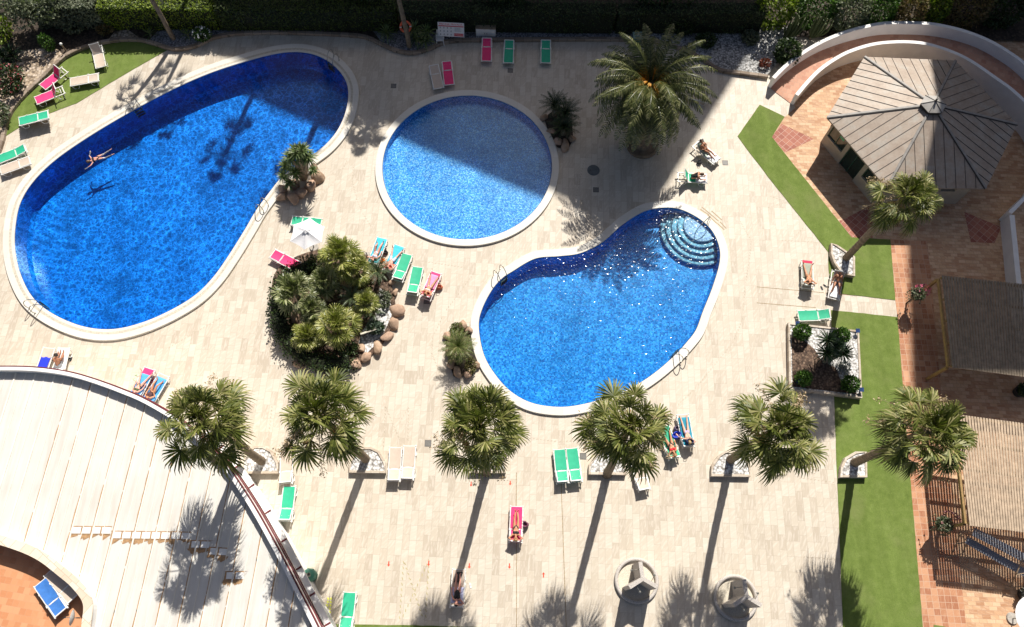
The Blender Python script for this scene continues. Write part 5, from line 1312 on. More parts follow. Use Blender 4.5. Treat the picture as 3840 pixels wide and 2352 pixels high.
def lounger(label, foot, head, mat, tilt=0, group='sun loungers set about the pools', z=0, fm=None, world=None, roll=0):
    """foot, head: pixels of the two ends of the sling"""
    if world: f, h = world
    else: f, h = P(*foot, SH + z), P(*head, SH + z)
    d_ = Vector((h.x - f.x, h.y - f.y, 0)).normalized(); c = Vector((f.x, f.y, z)) + d_ * .94
    root = thing('sun_lounger', label, 'sun lounger', c, math.atan2(-d_.x, d_.y), group)
    fo = [meshobj('frame', ME_frame, root)] + [meshobj('leg', me, root) for me in ME_legs]
    s_ = meshobj('seat', ME_seat, root, (0, 0, SH + .012)); b = meshobj('backrest', ME_back, root, (0, .25, SH + .012), (R(tilt), 0, 0)); bf = meshobj('backrest_frame', ME_bf, b, (0, 0, -.012))
    if tilt > 8:
        yb = .25 + .42 * math.cos(R(tilt)); zb = SH + .42 * math.sin(R(tilt)); tgt = Vector((0, .72, SH - .02)); st = Vector((0, yb, zb))
        v = tgt - st; pr = meshobj('prop', ME_prop, root, tuple(st), (math.atan2(v.z, v.y), 0, 0), (1, v.length / .30, 1)); fo.append(pr)
    for o in (s_, b): o.material_slots[0].link = 'OBJECT'; o.material_slots[0].material = mat
    if fm:
        for o in fo + [bf]: o.material_slots[0].link = 'OBJECT'; o.material_slots[0].material = fm
    return root
L = {}
def LG(key, label, foot, head, mat, tilt=0, **kw): L[key] = lounger(label, foot, head, mat, tilt, **kw)
GT = 'loungers on and beside the small turf lawn'
LG('t1', 'beige lounger with raised back at the far end of the small turf lawn', (378,252), (362,176), M_beige, 48, group=GT)
LG('t2', 'pink lounger with steep raised back, farther of the two on the turf', (158,327), (226,274), M_pink, 58, group=GT)
LG('t3', 'pink lounger with steep raised back, nearer of the two on the turf', (133,378), (215,345), M_pink, 58, group=GT)
LG('t4', 'flat beige lounger at the paved edge of the small turf lawn', (262,308), (352,292), M_beige, 0, group=GT)
for k in range(4):
    LG('st%d' % k, ['beige lounger at the bottom of the stack by the turf', 'beige lounger second from the bottom of the stack by the turf', 'beige lounger just under the green top of the stack', 'green lounger on top of the stack by the turf'][k], (70,456 - 0), (176,430), M_green if k == 3 else M_beige, 0, group='stacked loungers by the turf', z=.11 * k)
LG('l1', 'green lounger cut by the border above the flat beige one', (-12,600), (75,566), M_green, 10)
LG('l2', 'flat beige lounger near the left border beside the large pool', (0,640), (96,606), M_beige, 0)
GS = 'loungers in the tower shade'
LG('s1', 'magenta lounger in shade below the white cabinet', (1824,229), (1826,146), M_pink, 12, group=GS)
LG('s2', 'green lounger in shade next to the magenta one', (1906,236), (1910,151), M_green, 10, group=GS)
LG('s3', 'green lounger standing alone in shade, nearest the date palm', (2047,236), (2047,151), M_green, 10, group=GS)
LG('s4', 'greyish beige lounger in shade above the round pool', (1646,331), (1630,262), M_beige, 12, group=GS)
LG('s5', 'magenta lounger in shade next to the greyish one above the round pool', (1685,318), (1677,249), M_pink, 12, group=GS)
LG('s6', 'pale lounger half hidden behind the date palm leaves', (2555,345), (2645,368), M_beige, 25, group=GS)
LG('m1', 'mint lounger holding the dark-haired man in dappled shade', (2690,606), (2617,545), M_mint, 45)
LG('m2', 'green lounger with steep back, woman in black swimsuit on its edge', (2652,670), (2556,664), M_green, 60)
LG('u1', 'green lounger under the white parasol', (1205,838), (1105,828), M_green, 0)
LG('u2', 'pink lounger partly under the left edge of the planted island', (1118,1000), (1036,958), M_pink, 0)
GC = 'loungers lined up beside the planted island'
LG('c1', 'turquoise-covered lounger with the dark-haired woman', (1434,893), (1404,975), M_blue, 14, group=GC)
LG('c2', 'turquoise-covered lounger with the man in pale trunks', (1499,922), (1458,1008), M_blue, 22, group=GC)
LG('c3', 'green lounger with no towel next to the couple', (1528,952), (1498,1031), M_green, 22, group=GC)
LG('c4', 'green lounger with no towel next to the tanned woman', (1567,1000), (1550,1083), M_green, 22, group=GC)
LG('c5', 'lounger with pink towel and tanned woman', (1637,1021), (1603,1100), M_pink, 26, group=GC)
LG('r1', 'lounger with red-topped towel and tanned man on the right deck', (3027,978), (3029,1064), M_mint, 26)
LG('r2', 'white lounger with upright back where the man in dark trunks sits', (3127,1122), (3140,1030), M_beige, 42)
LG('r3', 'empty green lounger standing crosswise by the square bed', (2993,1184), (3115,1180), M_green, 18)
LG('w1', 'beige lounger with a blue towel by the white roof', (184,1304), (160,1376), M_beige, 20)
LG('w2', 'lounger with white towel where the man sits by the white roof', (240,1304), (222,1378), M_beige, 30)
LG('w3', 'pink lounger with the woman in green bikini by the white roof', (562,1381), (520,1462), M_pink, 16)
LG('w4', 'lounger with blue towel and woman in dark top by the palm', (616,1405), (570,1482), M_beige, 20)
LG('b1', 'green lounger by the striped roof edge', (1086,1822), (1073,1930), M_green, 22)
LG('b2', 'beige lounger beside the second planter, half under a palm crown', (1074,1686), (1073,1790), M_beige, 20)
LG('b3', 'beige lounger, left one of the empty pair beside a planter', (1484,1677), (1478,1788), M_beige, 18)
LG('b4', 'beige lounger, right one of the empty pair beside a planter', (1537,1671), (1529,1782), M_beige, 18)
LG('b5', 'green lounger, left one of the green pair beside a planter', (2098,1684), (2109,1796), M_green, 20)
LG('b6', 'green lounger, right one of the green pair by the drain grate', (2144,1680), (2159,1792), M_green, 18)
LG('b7', 'bright pink lounger with the woman in a black bikini', (1938,1898), (1934,2012), M_pink, 14)
LG('b8', 'white lounger with the woman in a black swimsuit', (1721,2134), (1714,2250), M_beige, 20)
LG('b9', 'empty green lounger at the near turf strip', (1312,2220), (1299,2332), M_green, 16)
LG('b10', 'lounger with teal towel and sunbathing woman', (2560,1553), (2580,1662), M_beige, 14)
LG('b11', 'green lounger mostly under the palm crown', (2488,1598), (2520,1690), M_green, 14)
LG('b12', 'beige lounger poking out from under the palm crown', (2383,1712), (2408,1806), M_beige, 14)
tz = 3.45
LG('tr1', 'blue lounger on the sunken terrace', (150,2182), (214,2276), M_blue, 0, z=tz, group='loungers on the terrace')
LG('tr2', 'white lounger squeezed between the blue one and the parapet', (186,2140), (258,2226), M_beige, 0, z=tz, group='loungers on the terrace')

# ------------------------------------------------------------------ towels lying on loungers
def towel(key, label, mat, y0, y1, hw=.31, drop=.10, skew=0, fold=False, jag=0, name='towel', group='towels spread on the loungers', h=.0):
    """towel draped over the sling from y0 to y1 along lounger, following its raised back"""
    root = L[key]; til = [o for o in root.children if o.name.startswith('backrest')][0].rotation_euler.x
    def surf(x, y):
        if y <= .25: return Vector((x, y, SH + .022 + h))
        return Vector((x, .25 + (y - .25) * math.cos(til), SH + .022 + h + (y - .25) * math.sin(til)))
    m = MB(); ny, nx = 14, 9
    for i in range(ny + 1):
        y = y0 + (y1 - y0) * i / ny
        for k in range(nx + 1):
            x = hw * (2 * k / nx - 1) + skew * (i / ny - .5); p = surf(x, y + jag * .03 * math.sin(k * 1.1))
            p.z += .006 + .010 * noise.noise(Vector((x * 5, y * 5, hash(key) % 7))) ** 1
            over = abs(x) - .30
            if over > 0: p.z -= over * 1.6; p.x -= math.copysign(over * .55, x)
            m.v.append(tuple(p))
    for i in range(ny):
        for k in range(nx): o = i * (nx + 1) + k; m.f.append((o, o + 1, o + nx + 2, o + nx + 1))
    m.sm = True; o = m.build(name, mat); o.location = root.location; o.rotation_euler = root.rotation_euler
    so_ = o.modifiers.new('thickness', 'SOLIDIFY'); so_.thickness = .012; so_.offset = 1
    return tag(o, label, 'towel', group)
def T(n, c): return plain(n, c, .85, .12, 5)
towel('c1', 'turquoise towel under the dark-haired woman', T('turquoise_cloth', (.06, .50, .62)), -.90, .86, .31)
towel('c2', 'turquoise towel under the man in pale trunks', MATS['turquoise_cloth'], -.90, .35, .30)
towel('c2', 'orange-red towel at the head of the man in pale trunks', T('coral_cloth', (.85, .17, .10)), .37, .88, .33)
towel('c5', 'pink towel under the tanned woman beside the bag', T('candy_pink_cloth', (.85, .30, .50)), -.72, .20, .34, skew=.1)
towel('c5', 'coral folded towel at the head of the tanned woman', MATS['coral_cloth'], .38, .62, .28)
towel('r1', 'grey towel with red end under the tanned man', T('grey_green_cloth', (.34, .36, .29)), -.75, .25, .29)
towel('r1', 'narrow red towel end at the feet of the tanned man', T('crimson_cloth', (.75, .04, .10)), -.93, -.76, .30)
towel('r1', 'pale crumpled towel over the back of the tanned man lounger', T('pale_cloth', (.66, .64, .58)), .55, .80, .36, skew=.2)
towel('r2', 'white towel under the sitting man in dark trunks', T('white_cloth', (.80, .79, .77)), -.85, .10, .31)
towel('m1', 'white towel over the foot end of the mint lounger', MATS['white_cloth'], -.93, -.25, .33, jag=1)
towel('m2', 'white towel under the woman bent forward', MATS['white_cloth'], -.93, -.2, .36)
towel('w1', 'royal blue towel on the empty lounger by the white roof', T('royal_blue_cloth', (.01, .03, .50)), -.35, .86, .27, skew=.06, jag=1)
towel('w2', 'white towel under the sitting man by the white roof', MATS['white_cloth'], -.90, .75, .33)
towel('w3', 'light blue towel under the woman in green bikini', T('sky_blue_cloth', (.08, .36, .75)), -.55, .86, .36, skew=.05)
towel('w4', 'light blue towel under the woman in dark top', MATS['sky_blue_cloth'], -.72, .80, .38)
towel('b8', 'pale lilac towel under the woman in black swimsuit', T('lilac_cloth', (.55, .56, .78)), -.05, .75, .30)
towel('b8', 'dark towel at the feet of the woman in black swimsuit', T('black_cloth', (.06, .06, .06)), -.80, -.28, .16, skew=.15)
towel('b10', 'teal towel with dark pattern under the sunbathing woman', T('teal_cloth', (.02, .25, .36)), -.74, .86, .32)
towel('b11', 'green towel end under the bather below the palm', MATS['green_sling'], .45, .86, .3)

# ------------------------------------------------------------------ people
SKINS = {'pale': (.62, .36, .26), 'tan': (.50, .23, .12), 'brown': (.34, .145, .075), 'rose': (.66, .32, .24)}
M_skin = {k: plain('skin_' + k, c, .5, .10, 12) for k, c in SKINS.items()}
M_hair = {'dark': plain('dark_hair', (.02, .013, .01), .5, .3, 30), 'brown': plain('brown_hair', (.10, .055, .03), .5, .3, 30), 'blond': plain('blond_hair', (.42, .28, .12), .5, .25, 30), 'grey': plain('grey_hair', (.38, .37, .36), .6, .2, 30)}
def person(label, loc_, rz, J, skin, hair, clothes, face=Vector((0, 0, 1)), up=Vector((0, 1, 0)), female=True, scale=1.0, parent_group=None):
    """J: joint positions in the person's own frame. One skin surface grown over all of them."""
    root = thing('person', label, 'person', loc_, rz, parent_group)
    V = {k: Vector(v) * 1.0 for k, v in J.items()}; caps = []
    def cap(nm, a, b, ra, rb): caps.append((nm, a, b, ra, rb))
    pel, wai, che, nek, hed = V['pelvis'], V['waist'], V['chest'], V['neck'], V['head']
    side = (V['shR'] - V['shL']).normalized(); ax = (che - wai).normalized(); fr_ = side.cross(ax).normalized()
    if fr_.dot(face) < 0 and 'facedown' not in J: pass
    hw = .088 if female else .08
    for s_ in (-1, 1): cap('pelvis', pel + side * s_ * .055, pel + side * s_ * .055 + ax * .05, .098 if female else .092, .09)
    cap('belly', pel + ax * .05, wai, .105, .098); cap('belly', pel + side * .045 + ax * .05, wai + side * .04, .088, .082); cap('belly', pel - side * .045 + ax * .05, wai - side * .04, .088, .082)
    for s_ in (-1, 1): cap('chest', wai + side * s_ * .05, che + side * s_ * (.075 if female else .09), .085, .10 if female else .108)
    cap('shoulder', V['shL'] + side * .02, V['shR'] - side * .02, .062, .062)
    if female:
        for s_ in (-1, 1): cap('chest', che + side * s_ * .07 + V['front'] * .055, che + side * s_ * .07 + V['front'] * .06 - ax * .02, .06, .055)
    cap('neck', che + ax * .12, nek + (hed - nek) * .4, .052, .047)
    upv = (hed - nek).normalized() if 'headup' not in V else V['headup'].normalized(); fv = V['facev'].normalized() if 'facev' in V else V['front']
    fv = (fv - upv * fv.dot(upv)).normalized(); ear = upv.cross(fv)
    cap('head', hed - upv * .02 - fv * .015, hed + upv * .045 - fv * .015, .084, .088); cap('head', hed - upv * .085 + fv * .03, hed - upv * .02 + fv * .02, .05, .068)
    cap('head', hed + fv * .098 - upv * .02, hed + fv * .082 + upv * .02, .016, .010)
    for s_ in (-1, 1): cap('head', hed + ear * s_ * .087 - upv * .02, hed + ear * s_ * .09 + upv * .02, .014, .018)
    for s_, nm in ((-1, 'L'), (1, 'R')):
        hip = pel + side * s_ * .09; kn, an, to = V['kn' + nm], V['an' + nm], V['to' + nm]
        cap('thighup', hip, hip.lerp(kn, .45), .086, .072); cap('thigh', hip.lerp(kn, .4), kn, .072, .054)
        cap('calf', kn, kn.lerp(an, .4), .052, .053); cap('calf', kn.lerp(an, .4), an, .053, .034); cap('foot', an, an.lerp(to, .35) , .038, .036); cap('foot', an, to, .034, .024)
        for q in (-1, 0, 1): cap('foot', to, to + (to - an).normalized() * .02 + side * q * .018, .016, .011)
        sh, el, wr, ha = V['sh' + nm], V['el' + nm], V['wr' + nm], V['ha' + nm]
        cap('arm', sh, el, .050, .038); cap('arm', el, wr, .038, .026)
        hd_ = (ha - wr).normalized(); hs = hd_.cross(V['front']); hs = hs.normalized() if hs.length > .2 else side
        cap('hand', wr, wr + hd_ * .07, .027, .03); cap('hand', wr + hd_ * .05 - hs * .018, wr + hd_ * .05 + hs * .02, .024, .024)
        pal = wr + hd_ * .085; pn = hs.cross(hd_)
        for q, ln in ((-1.5, .062), (-.5, .074), (.5, .070), (1.5, .054)):
            b0 = pal + hs * q * .018; b1 = b0 + (hd_ + hs * q * .06) * ln * .55 - pn * .006; b2 = b1 + hd_ * ln * .45 - pn * .018; cap('hand', b0, b1, .0105, .0095); cap('hand', b1, b2, .0095, .008)
        t0 = wr + hd_ * .03 + hs * -.028; cap('hand', t0, t0 + hd_ * .045 - hs * .03, .013, .010)
    m = MB()
    for nm, a, b, ra, rb in caps: m.capsule(a, b, ra, rb, 12)
    tmp = m.build('body', M_skin[skin], None)
    rm = tmp.modifiers.new('remesh', 'REMESH'); rm.mode = 'VOXEL'; rm.voxel_size = .0115; rm.use_smooth_shade = True
    sm2 = tmp.modifiers.new('smooth', 'SMOOTH'); sm2.factor = .5; sm2.iterations = 3
    dg = bpy.context.evaluated_depsgraph_get(); me = bpy.data.meshes.new_from_object(tmp.evaluated_get(dg)); bpy.data.objects.remove(tmp)
    me.name = 'body'; ob = bpy.data.objects.new('body', me); COL.objects.link(ob); ob.parent = root
    me.polygons.foreach_set('use_smooth', [True] * len(me.polygons))
    if not me.materials: me.materials.append(M_skin[skin])
    nv = len(me.vertices); co = np.empty(nv * 3); me.vertices.foreach_get('co', co); co = co.reshape(-1, 3); no = np.empty(nv * 3); me.vertices.foreach_get('normal', no); no = no.reshape(-1, 3)
    best = np.full(nv, 9.0); who = np.zeros(nv, int); tt = np.zeros(nv)
    for i, (nm, a, b, ra, rb) in enumerate(caps):
        a_ = np.array(a); d_ = np.array(b - a); l2 = max(1e-9, d_ @ d_); t = np.clip(((co - a_) @ d_) / l2, 0, 1); r = np.linalg.norm(co - (a_ + t[:, None] * d_), axis=1) - (ra + (rb - ra) * t)
        k = r < best; best[k] = r[k]; who[k] = i; tt[k] = t[k]
    names_ = np.array([c[0] for c in caps])[who]
    polys = [tuple(p.vertices) for p in me.polygons]
    def garment(nm, sel, mat, th=.009):
        mm = MB(); mp = {}
        for p in polys:
            if sum(sel[i] for i in p) * 2 > len(p):
                f = []
                for i in p:
                    if i not in mp: mp[i] = len(mm.v); mm.v.append(tuple(co[i] + no[i] * th))
                    f.append(mp[i])
                mm.f.append(tuple(f))
        if mm.f: mm.sm = True; mm.build(nm, mat, root)
    axn = np.array(ax); s0 = (co - np.array(pel)) @ axn; upn, fvn = np.array(upv), np.array(fv); hc = np.array(hed)
    for g_ in clothes:
        nm, mat = g_[0], g_[1]
        if nm == 'swimsuit': garment('swimsuit', ((names_ == 'pelvis') | (names_ == 'belly') | ((names_ == 'chest') & (s0 < .44))), mat)
        elif nm == 'bikini_bottom': garment('bikini_bottom', (names_ == 'pelvis') & (s0 < .09), mat)
        elif nm == 'bikini_top':
            cz_ = float((np.array(che) - np.array(pel)) @ axn); garment('bikini_top', (names_ == 'chest') & (s0 > cz_ - .085) & (s0 < cz_ + .05), mat)
        elif nm == 'swim_shorts': garment('swim_shorts', (names_ == 'pelvis') | (names_ == 'thighup') | ((names_ == 'thigh') & (tt < .25)), mat, .014)
        elif nm == 'trunks': garment('trunks', (names_ == 'pelvis') | ((names_ == 'thighup') & (tt < .6)), mat, .01)
        elif nm == 'cap': garment('cap', (names_ == 'head') & (((co - hc) @ upn) > .035), mat, .02)
        elif nm == 'vest': garment('vest', ((names_ == 'belly') | (names_ == 'chest')), mat, .012)
    hs_ = (names_ == 'head') & ((((co - hc) @ fvn) < .012) | (((co - hc) @ upn) > .068)) & (((co - hc) @ upn) > (-.10 if female else -.05))
    garment('hair', hs_, M_hair[hair], .016)
    e = MB()
    for s_ in (-1, 1): e.ell(hed + fv * .078 + ear * s_ * .034 + upv * .012, (.014, .014, .012), 6, 5)
    e.build('eyes', M_dark, root)
    mo = MB(); mo.ell(hed + fv * .080 - upv * .060, (.020, .010, .010), 6, 5); mo.build('mouth', plain('lips', (.40, .12, .10), .5), root)
    return root
def lying(tilt=0, spread=.10, arms=('side', 'side'), knee=(0, 0), facedown=False, cross=0, turn=0, rest=.115, pivot=.02):
    """on the back (or front) along +y, head at +y, surface at z = 0"""
    J = {}; z = rest; t = R(tilt)
    def B(x, y, zz=0):         # torso point, bent up with the backrest
        if y <= pivot: return Vector((x, y, z + zz))
        dy = y - pivot; return Vector((x, pivot + dy * math.cos(t) - zz * math.sin(t), z + dy * math.sin(t) + zz * math.cos(t)))
    s_ = -1 if facedown else 1
    J['pelvis'] = B(0, 0); J['waist'] = B(0, .16); J['chest'] = B(0, .33); J['neck'] = B(0, .47, .0); J['head'] = B(0, .62, .01 if not facedown else .03)
    fr_ = B(0, .33, .2) - B(0, .33); J['front'] = fr_.normalized() * s_
    J['shL'] = B(-.165, .40) ; J['shR'] = B(.165, .40)
    if facedown: J['facev'] = Vector((.9, .0, -.35))
    if turn: J['facev'] = (J['front'] + Vector((turn, 0, 0))).normalized()
    for nm, q, kb, ar in (('L', -1, knee[0], arms[0]), ('R', 1, knee[1], arms[1])):
        hip = Vector((q * .09, 0, z)); L1, L2 = .41, .41
        x1 = q * (.09 + spread * .5) ; x2 = q * (.09 + spread) - q * cross
        kz = z - .04 + kb; ky = -math.sqrt(max(.01, L1 ** 2 - kb ** 2)); J['kn' + nm] = Vector((x1, ky, kz))
        az = z - .07; dy = math.sqrt(max(.01, L2 ** 2 - (kz - az) ** 2)); J['an' + nm] = Vector((x2, ky - dy, az + (.10 if cross and q > 0 else 0)))
        J['to' + nm] = J['an' + nm] + (Vector((q * .05, -.07, .12)) if not facedown else Vector((q * .03, -.15, -.02)))
        sh = J['sh' + nm]
        if ar == 'side': P_ = [(q * .27, .16, -.02), (q * .29, -.06, -.02), (q * .29, -.16, -.02)]
        elif ar == 'belly': P_ = [(q * .28, .20, -.02), (q * .12, .08, .13), (q * .03, .07, .15)]
        elif ar == 'headrest': P_ = [(q * .36, .60, .0), (q * .14, .70, -.02), (q * .06, .66, -.04)]
        elif ar == 'up': P_ = [(q * .30, .58, .04), (q * .22, .80, .03), (q * .16, .88, .02)]
        elif ar == 'read': P_ = [(q * .27, .22, .04), (q * .12, .30, .26), (q * .05, .34, .30)]
        elif ar == 'out': P_ = [(q * .40, .30, -.03), (q * .52, .14, -.05), (q * .56, .06, -.05)]
        elif ar == 'shade': P_ = [(q * .34, .52, .10), (q * .12, .62, .16), (q * .03, .64, .15)]
        J['el' + nm], J['wr' + nm], J['ha' + nm] = [B(*p) for p in P_]
    return J
def on(key, yoff, J, zadd=0, rot=0):
    """place on lounger: hips at yoff along it"""
    r_ = L[key]; a = r_.rotation_euler.z; p = Vector((-math.sin(a) * yoff, math.cos(a) * yoff, 0)); return (r_.location.x + p.x, r_.location.y + p.y, r_.location.z + SH + .03 + zadd), a + rot
def C(n, c): return plain('cloth_' + n, c, .7, .1, 10)
def put(key, label, yoff, J, skin, hair, clothes, female=True, rot=0, zadd=0):
    l_, a = on(key, yoff, J, zadd, rot); return person(label, l_, a, J, skin, hair, clothes, female=female)
put('c1', 'woman lying on turquoise towel, dark hair, one knee drawn up', .17, lying(14, .06, ('side', 'shade'), (.10, .24), turn=.6), 'rose', 'dark', [('bikini_bottom', C('white_blue', (.55, .60, .80))), ('bikini_top', MATS['cloth_white_blue'])])
put('c2', 'man in pale blue trunks lying with hands behind head beside the woman', .17, lying(22, .22, ('headrest', 'headrest')), 'rose', 'brown', [('swim_shorts', C('pale_blue', (.52, .64, .80)))], False)
put('c5', 'tanned woman lying on pink towel with arms behind head', .17, lying(26, .16, ('headrest', 'headrest')), 'tan', 'brown', [('bikini_bottom', C('rose', (.85, .35, .45))), ('bikini_top', C('floral', (.75, .55, .50)))])
put('r1', 'deeply tanned man lying with arms folded behind his head', .17, lying(26, .17, ('headrest', 'headrest')), 'tan', 'dark', [('trunks', C('tan_trunks', (.40, .20, .10)))], False)
put('r2', 'man in grey cap and dark trunks sitting back on white lounger', .17, lying(42, .16, ('side', 'side'), (.16, .16)), 'brown', 'grey', [('trunks', C('navy_trunks', (.03, .035, .05))), ('cap', C('grey_cap', (.33, .33, .33)))], False)
put('m1', 'dark-haired man reclining on mint lounger with one leg crossed', .17, lying(45, .06, ('belly', 'belly'), (.22, .10), cross=.08), 'brown', 'dark', [('trunks', C('olive_trunks', (.10, .11, .08)))], False)
put('w3', 'woman in dark green bikini lying on pink lounger, legs apart', .17, lying(16, .24, ('side', 'side')), 'rose', 'blond', [('bikini_bottom', C('olive', (.06, .08, .03))), ('bikini_top', MATS['cloth_olive'])])
put('w4', 'woman in dark top lying on blue towel with knees bent', .17, lying(20, .10, ('belly', 'side'), (.20, .14)), 'tan', 'brown', [('swimsuit', C('maroon', (.06, .02, .025)))])
put('b7', 'blond woman in black bikini lying on the bright pink lounger', .17, lying(14, .02, ('headrest', 'headrest'), (.03, .05), cross=.06), 'tan', 'blond', [('bikini_bottom', C('black', (.012, .012, .014))), ('bikini_top', MATS['cloth_black'])])
put('b8', 'woman in black swimsuit lying on white lounger, arm by her head', .17, lying(20, .03, ('headrest', 'side'), (.02, .03), cross=.04, turn=-.5), 'rose', 'dark', [('swimsuit', MATS['cloth_black'])])
put('b10', 'woman lying face down on teal towel with violet bikini', .13, lying(14, .08, ('headrest', 'out'), facedown=True), 'pale', 'blond', [('bikini_bottom', C('violet', (.40, .36, .62)))])
put('b11', 'bather with red top lying half under the palm crown', .17, lying(14, .14, ('side', 'headrest')), 'tan', 'blond', [('bikini_bottom', MATS['cloth_black']), ('bikini_top', C('red', (.70, .02, .03)))])
# sitting on the edge of a lounger, bent forward
def sitting(lean=55, legs=1):
    J = {}; t = R(lean)
    def B(d_, x=0, f=0): return Vector((x, -d_ * math.sin(t) + -f * math.cos(t), .11 + d_ * math.cos(t) - f * math.sin(t)))
    J['pelvis'] = B(0); J['waist'] = B(.16); J['chest'] = B(.33); J['neck'] = B(.47, 0, .03); J['head'] = B(.60, 0, .08); J['front'] = (B(.33, 0, 1) - B(.33)).normalized(); J['shR'] = B(.40, -.165); J['shL'] = B(.40, .165)
    J['shL'], J['shR'] = J['shR'], J['shL']
    for nm, q in (('L', -1), ('R', 1)):
        J['kn' + nm] = Vector((q * .14, -.40, .14 + .10)); J['an' + nm] = Vector((q * .13, -.72, .02)); J['to' + nm] = Vector((q * .14, -.86, .0))
        J['el' + nm] = J['sh' + nm] + Vector((q * .06, -.18, -.20)); J['wr' + nm] = J['el' + nm] + Vector((-q * .05, -.22, -.06)); J['ha' + nm] = J['wr' + nm] + Vector((-q * .02, -.09, -.02))
    return J
J = sitting(52); 
for nm, q in (('L', -1), ('R', 1)): J['kn' + nm] = Vector((q * .16 + .10, -.38, .2)); J['an' + nm] = Vector((.26 + q * .10, -.52, -.20)); J['to' + nm] = Vector((.30 + q * .10, -.64, -.30))
put('m2', 'woman in black swimsuit sitting bent forward on the green lounger', .02, J, 'tan', 'brown', [('swimsuit', MATS['cloth_black'])])
J = sitting(38)
for nm, q in (('L', -1), ('R', 1)): J['kn' + nm] = Vector((q * .12, -.40, .18)); J['an' + nm] = Vector((q * .08, -.80, .05)); J['to' + nm] = Vector((q * .10, -.92, .10))
put('w2', 'dark-haired man with grey shorts sitting forward on the white towel', .15, J, 'brown', 'dark', [('swim_shorts', C('grey', (.35, .36, .38)))], False)
# swimmer
J = lying(0, .14, ('up', 'out'), facedown=True, rest=.0)
J['elL'] = Vector((-.34, .58, .02)); J['wrL'] = Vector((-.40, .84, .0)); J['haL'] = Vector((-.42, .94, .0)); J['elR'] = Vector((.42, .46, .0)); J['wrR'] = Vector((.62, .36, -.01)); J['haR'] = Vector((.71, .33, -.01))
J['anL'] = Vector((-.16, -.84, .0)); J['toL'] = Vector((-.16, -.98, .02)); J['anR'] = Vector((.24, -.80, .0)); J['toR'] = Vector((.27, -.95, .02)); J['facev'] = Vector((0, .5, -.8))
pa, pb = P(352, 597, ZW), P(395, 580, ZW); d_ = (pa - pb).normalized()
c = P(368, 592, ZW)
person('woman in black bikini swimming face down in the large pool', (c.x, c.y, ZW - .035), math.atan2(-d_.x, d_.y), J, 'rose', 'brown', [('bikini_bottom', MATS['cloth_black']), ('bikini_top', MATS['cloth_black'])])

# ------------------------------------------------------------------ bags, shoes, small things
def bag(label, p, mat, s_=.3, rz=0, cat='bag', z=0):
    r_ = thing('beach_bag', label, cat, (p.x, p.y, z), rz)
    m = MB(); m.lathe([(.0, 0), (s_ * .5, 0), (s_ * .58, s_ * .4), (s_ * .46, s_ * .8), (s_ * .38, s_ * .8), (s_ * .34, s_ * .5), (0, s_ * .45)], 14); m.v = [(x * 1.15, y * .75, zz) for x, y, zz in m.v]; m.sm = True; m.build('body', mat, r_)
    for sg in (-1, 1): h = MB(); h.tube([Vector((-s_ * .3, sg * s_ * .3, s_ * .75)), Vector((-s_ * .2, sg * s_ * .36, s_ * 1.15)), Vector((s_ * .2, sg * s_ * .36, s_ * 1.15)), Vector((s_ * .3, sg * s_ * .3, s_ * .75))], .014, 6); h.build('handle', M_dark, r_)
    return r_
c160 = crop(1340, 860, .373); c260 = crop(2960, 960, .3264); c244 = crop(2440, 1480, .3262); c250 = crop(2500, 500, .2796)
bag('orange beach bag beside the tanned woman', c160(826, 590), T('terracotta_cloth', (.60, .18, .10)), .34)
bag('blue rucksack between the two loungers by the palm', c244(285, 480), T('ultramarine_cloth', (.03, .06, .48)), .52, .4)
bag('dark bag hanging at the side of the teal towel lounger', c244(310, 400), T('violet_grey_cloth', (.12, .09, .14)), .42)
bag('dark pink bag beside the woman in the black bikini', c43(112, 530), T('mauve_cloth', (.16, .05, .09)), .42)
bag('orange bag at the head of the couple loungers', c160(250, 325), T('orange_cloth', (.90, .25, .03)), .34)
bag('dark bag beside the couple loungers', c160(285, 240), M_dark, .26)
bag('navy cushion bag at the head of the teal towel lounger', c244(440, 550, .4), T('navy_cloth', (.02, .03, .10)), .36, 0, 'bag', .47)
bag('dark red bag between the two blue towel loungers', crop(120, 1280, .4)(1150, 380), T('wine_cloth', (.18, .02, .05)), .34)
bag('small dark bag under the mint lounger', c250(432, 400), M_dark, .26)
def shoes(label, p, mat, rz, gap=.14):
    r_ = thing('flip_flops', label, 'shoes', (p.x, p.y, 0), rz, 'shoes left on the deck')
    for sg in (-1, 1):
        m = MB(); m.prism([(sg * gap + x, y) for x, y in [(-.045, -.13), (.045, -.13), (.05, .03), (.04, .13), (-.03, .13), (-.05, .03)]], .002, .025); o = m.build('sole', mat, r_, rot=(0, 0, sg * .25))
        MB().tube([Vector((sg * gap - .045, -.02, .03)), Vector((sg * gap, .07, .06)), Vector((sg * gap + .045, -.02, .03))], .010, 5).build('strap', mat, o)
shoes('black sandals between the two men on the right deck', c260(395, 362), M_dark, .6)
shoes('white flip-flops beside the woman in the black swimsuit', c42(2030, 1118), M_white, .1)
shoes('pale green flip-flops beside the woman in green bikini', crop(120, 1280, .4)(978, 338), plain('lime_rubber', (.55, .70, .45), .6), 1.2)
shoes('black shoes beside the man on the white towel', crop(120, 1280, .4)(358, 168), M_dark, -.4, .06)

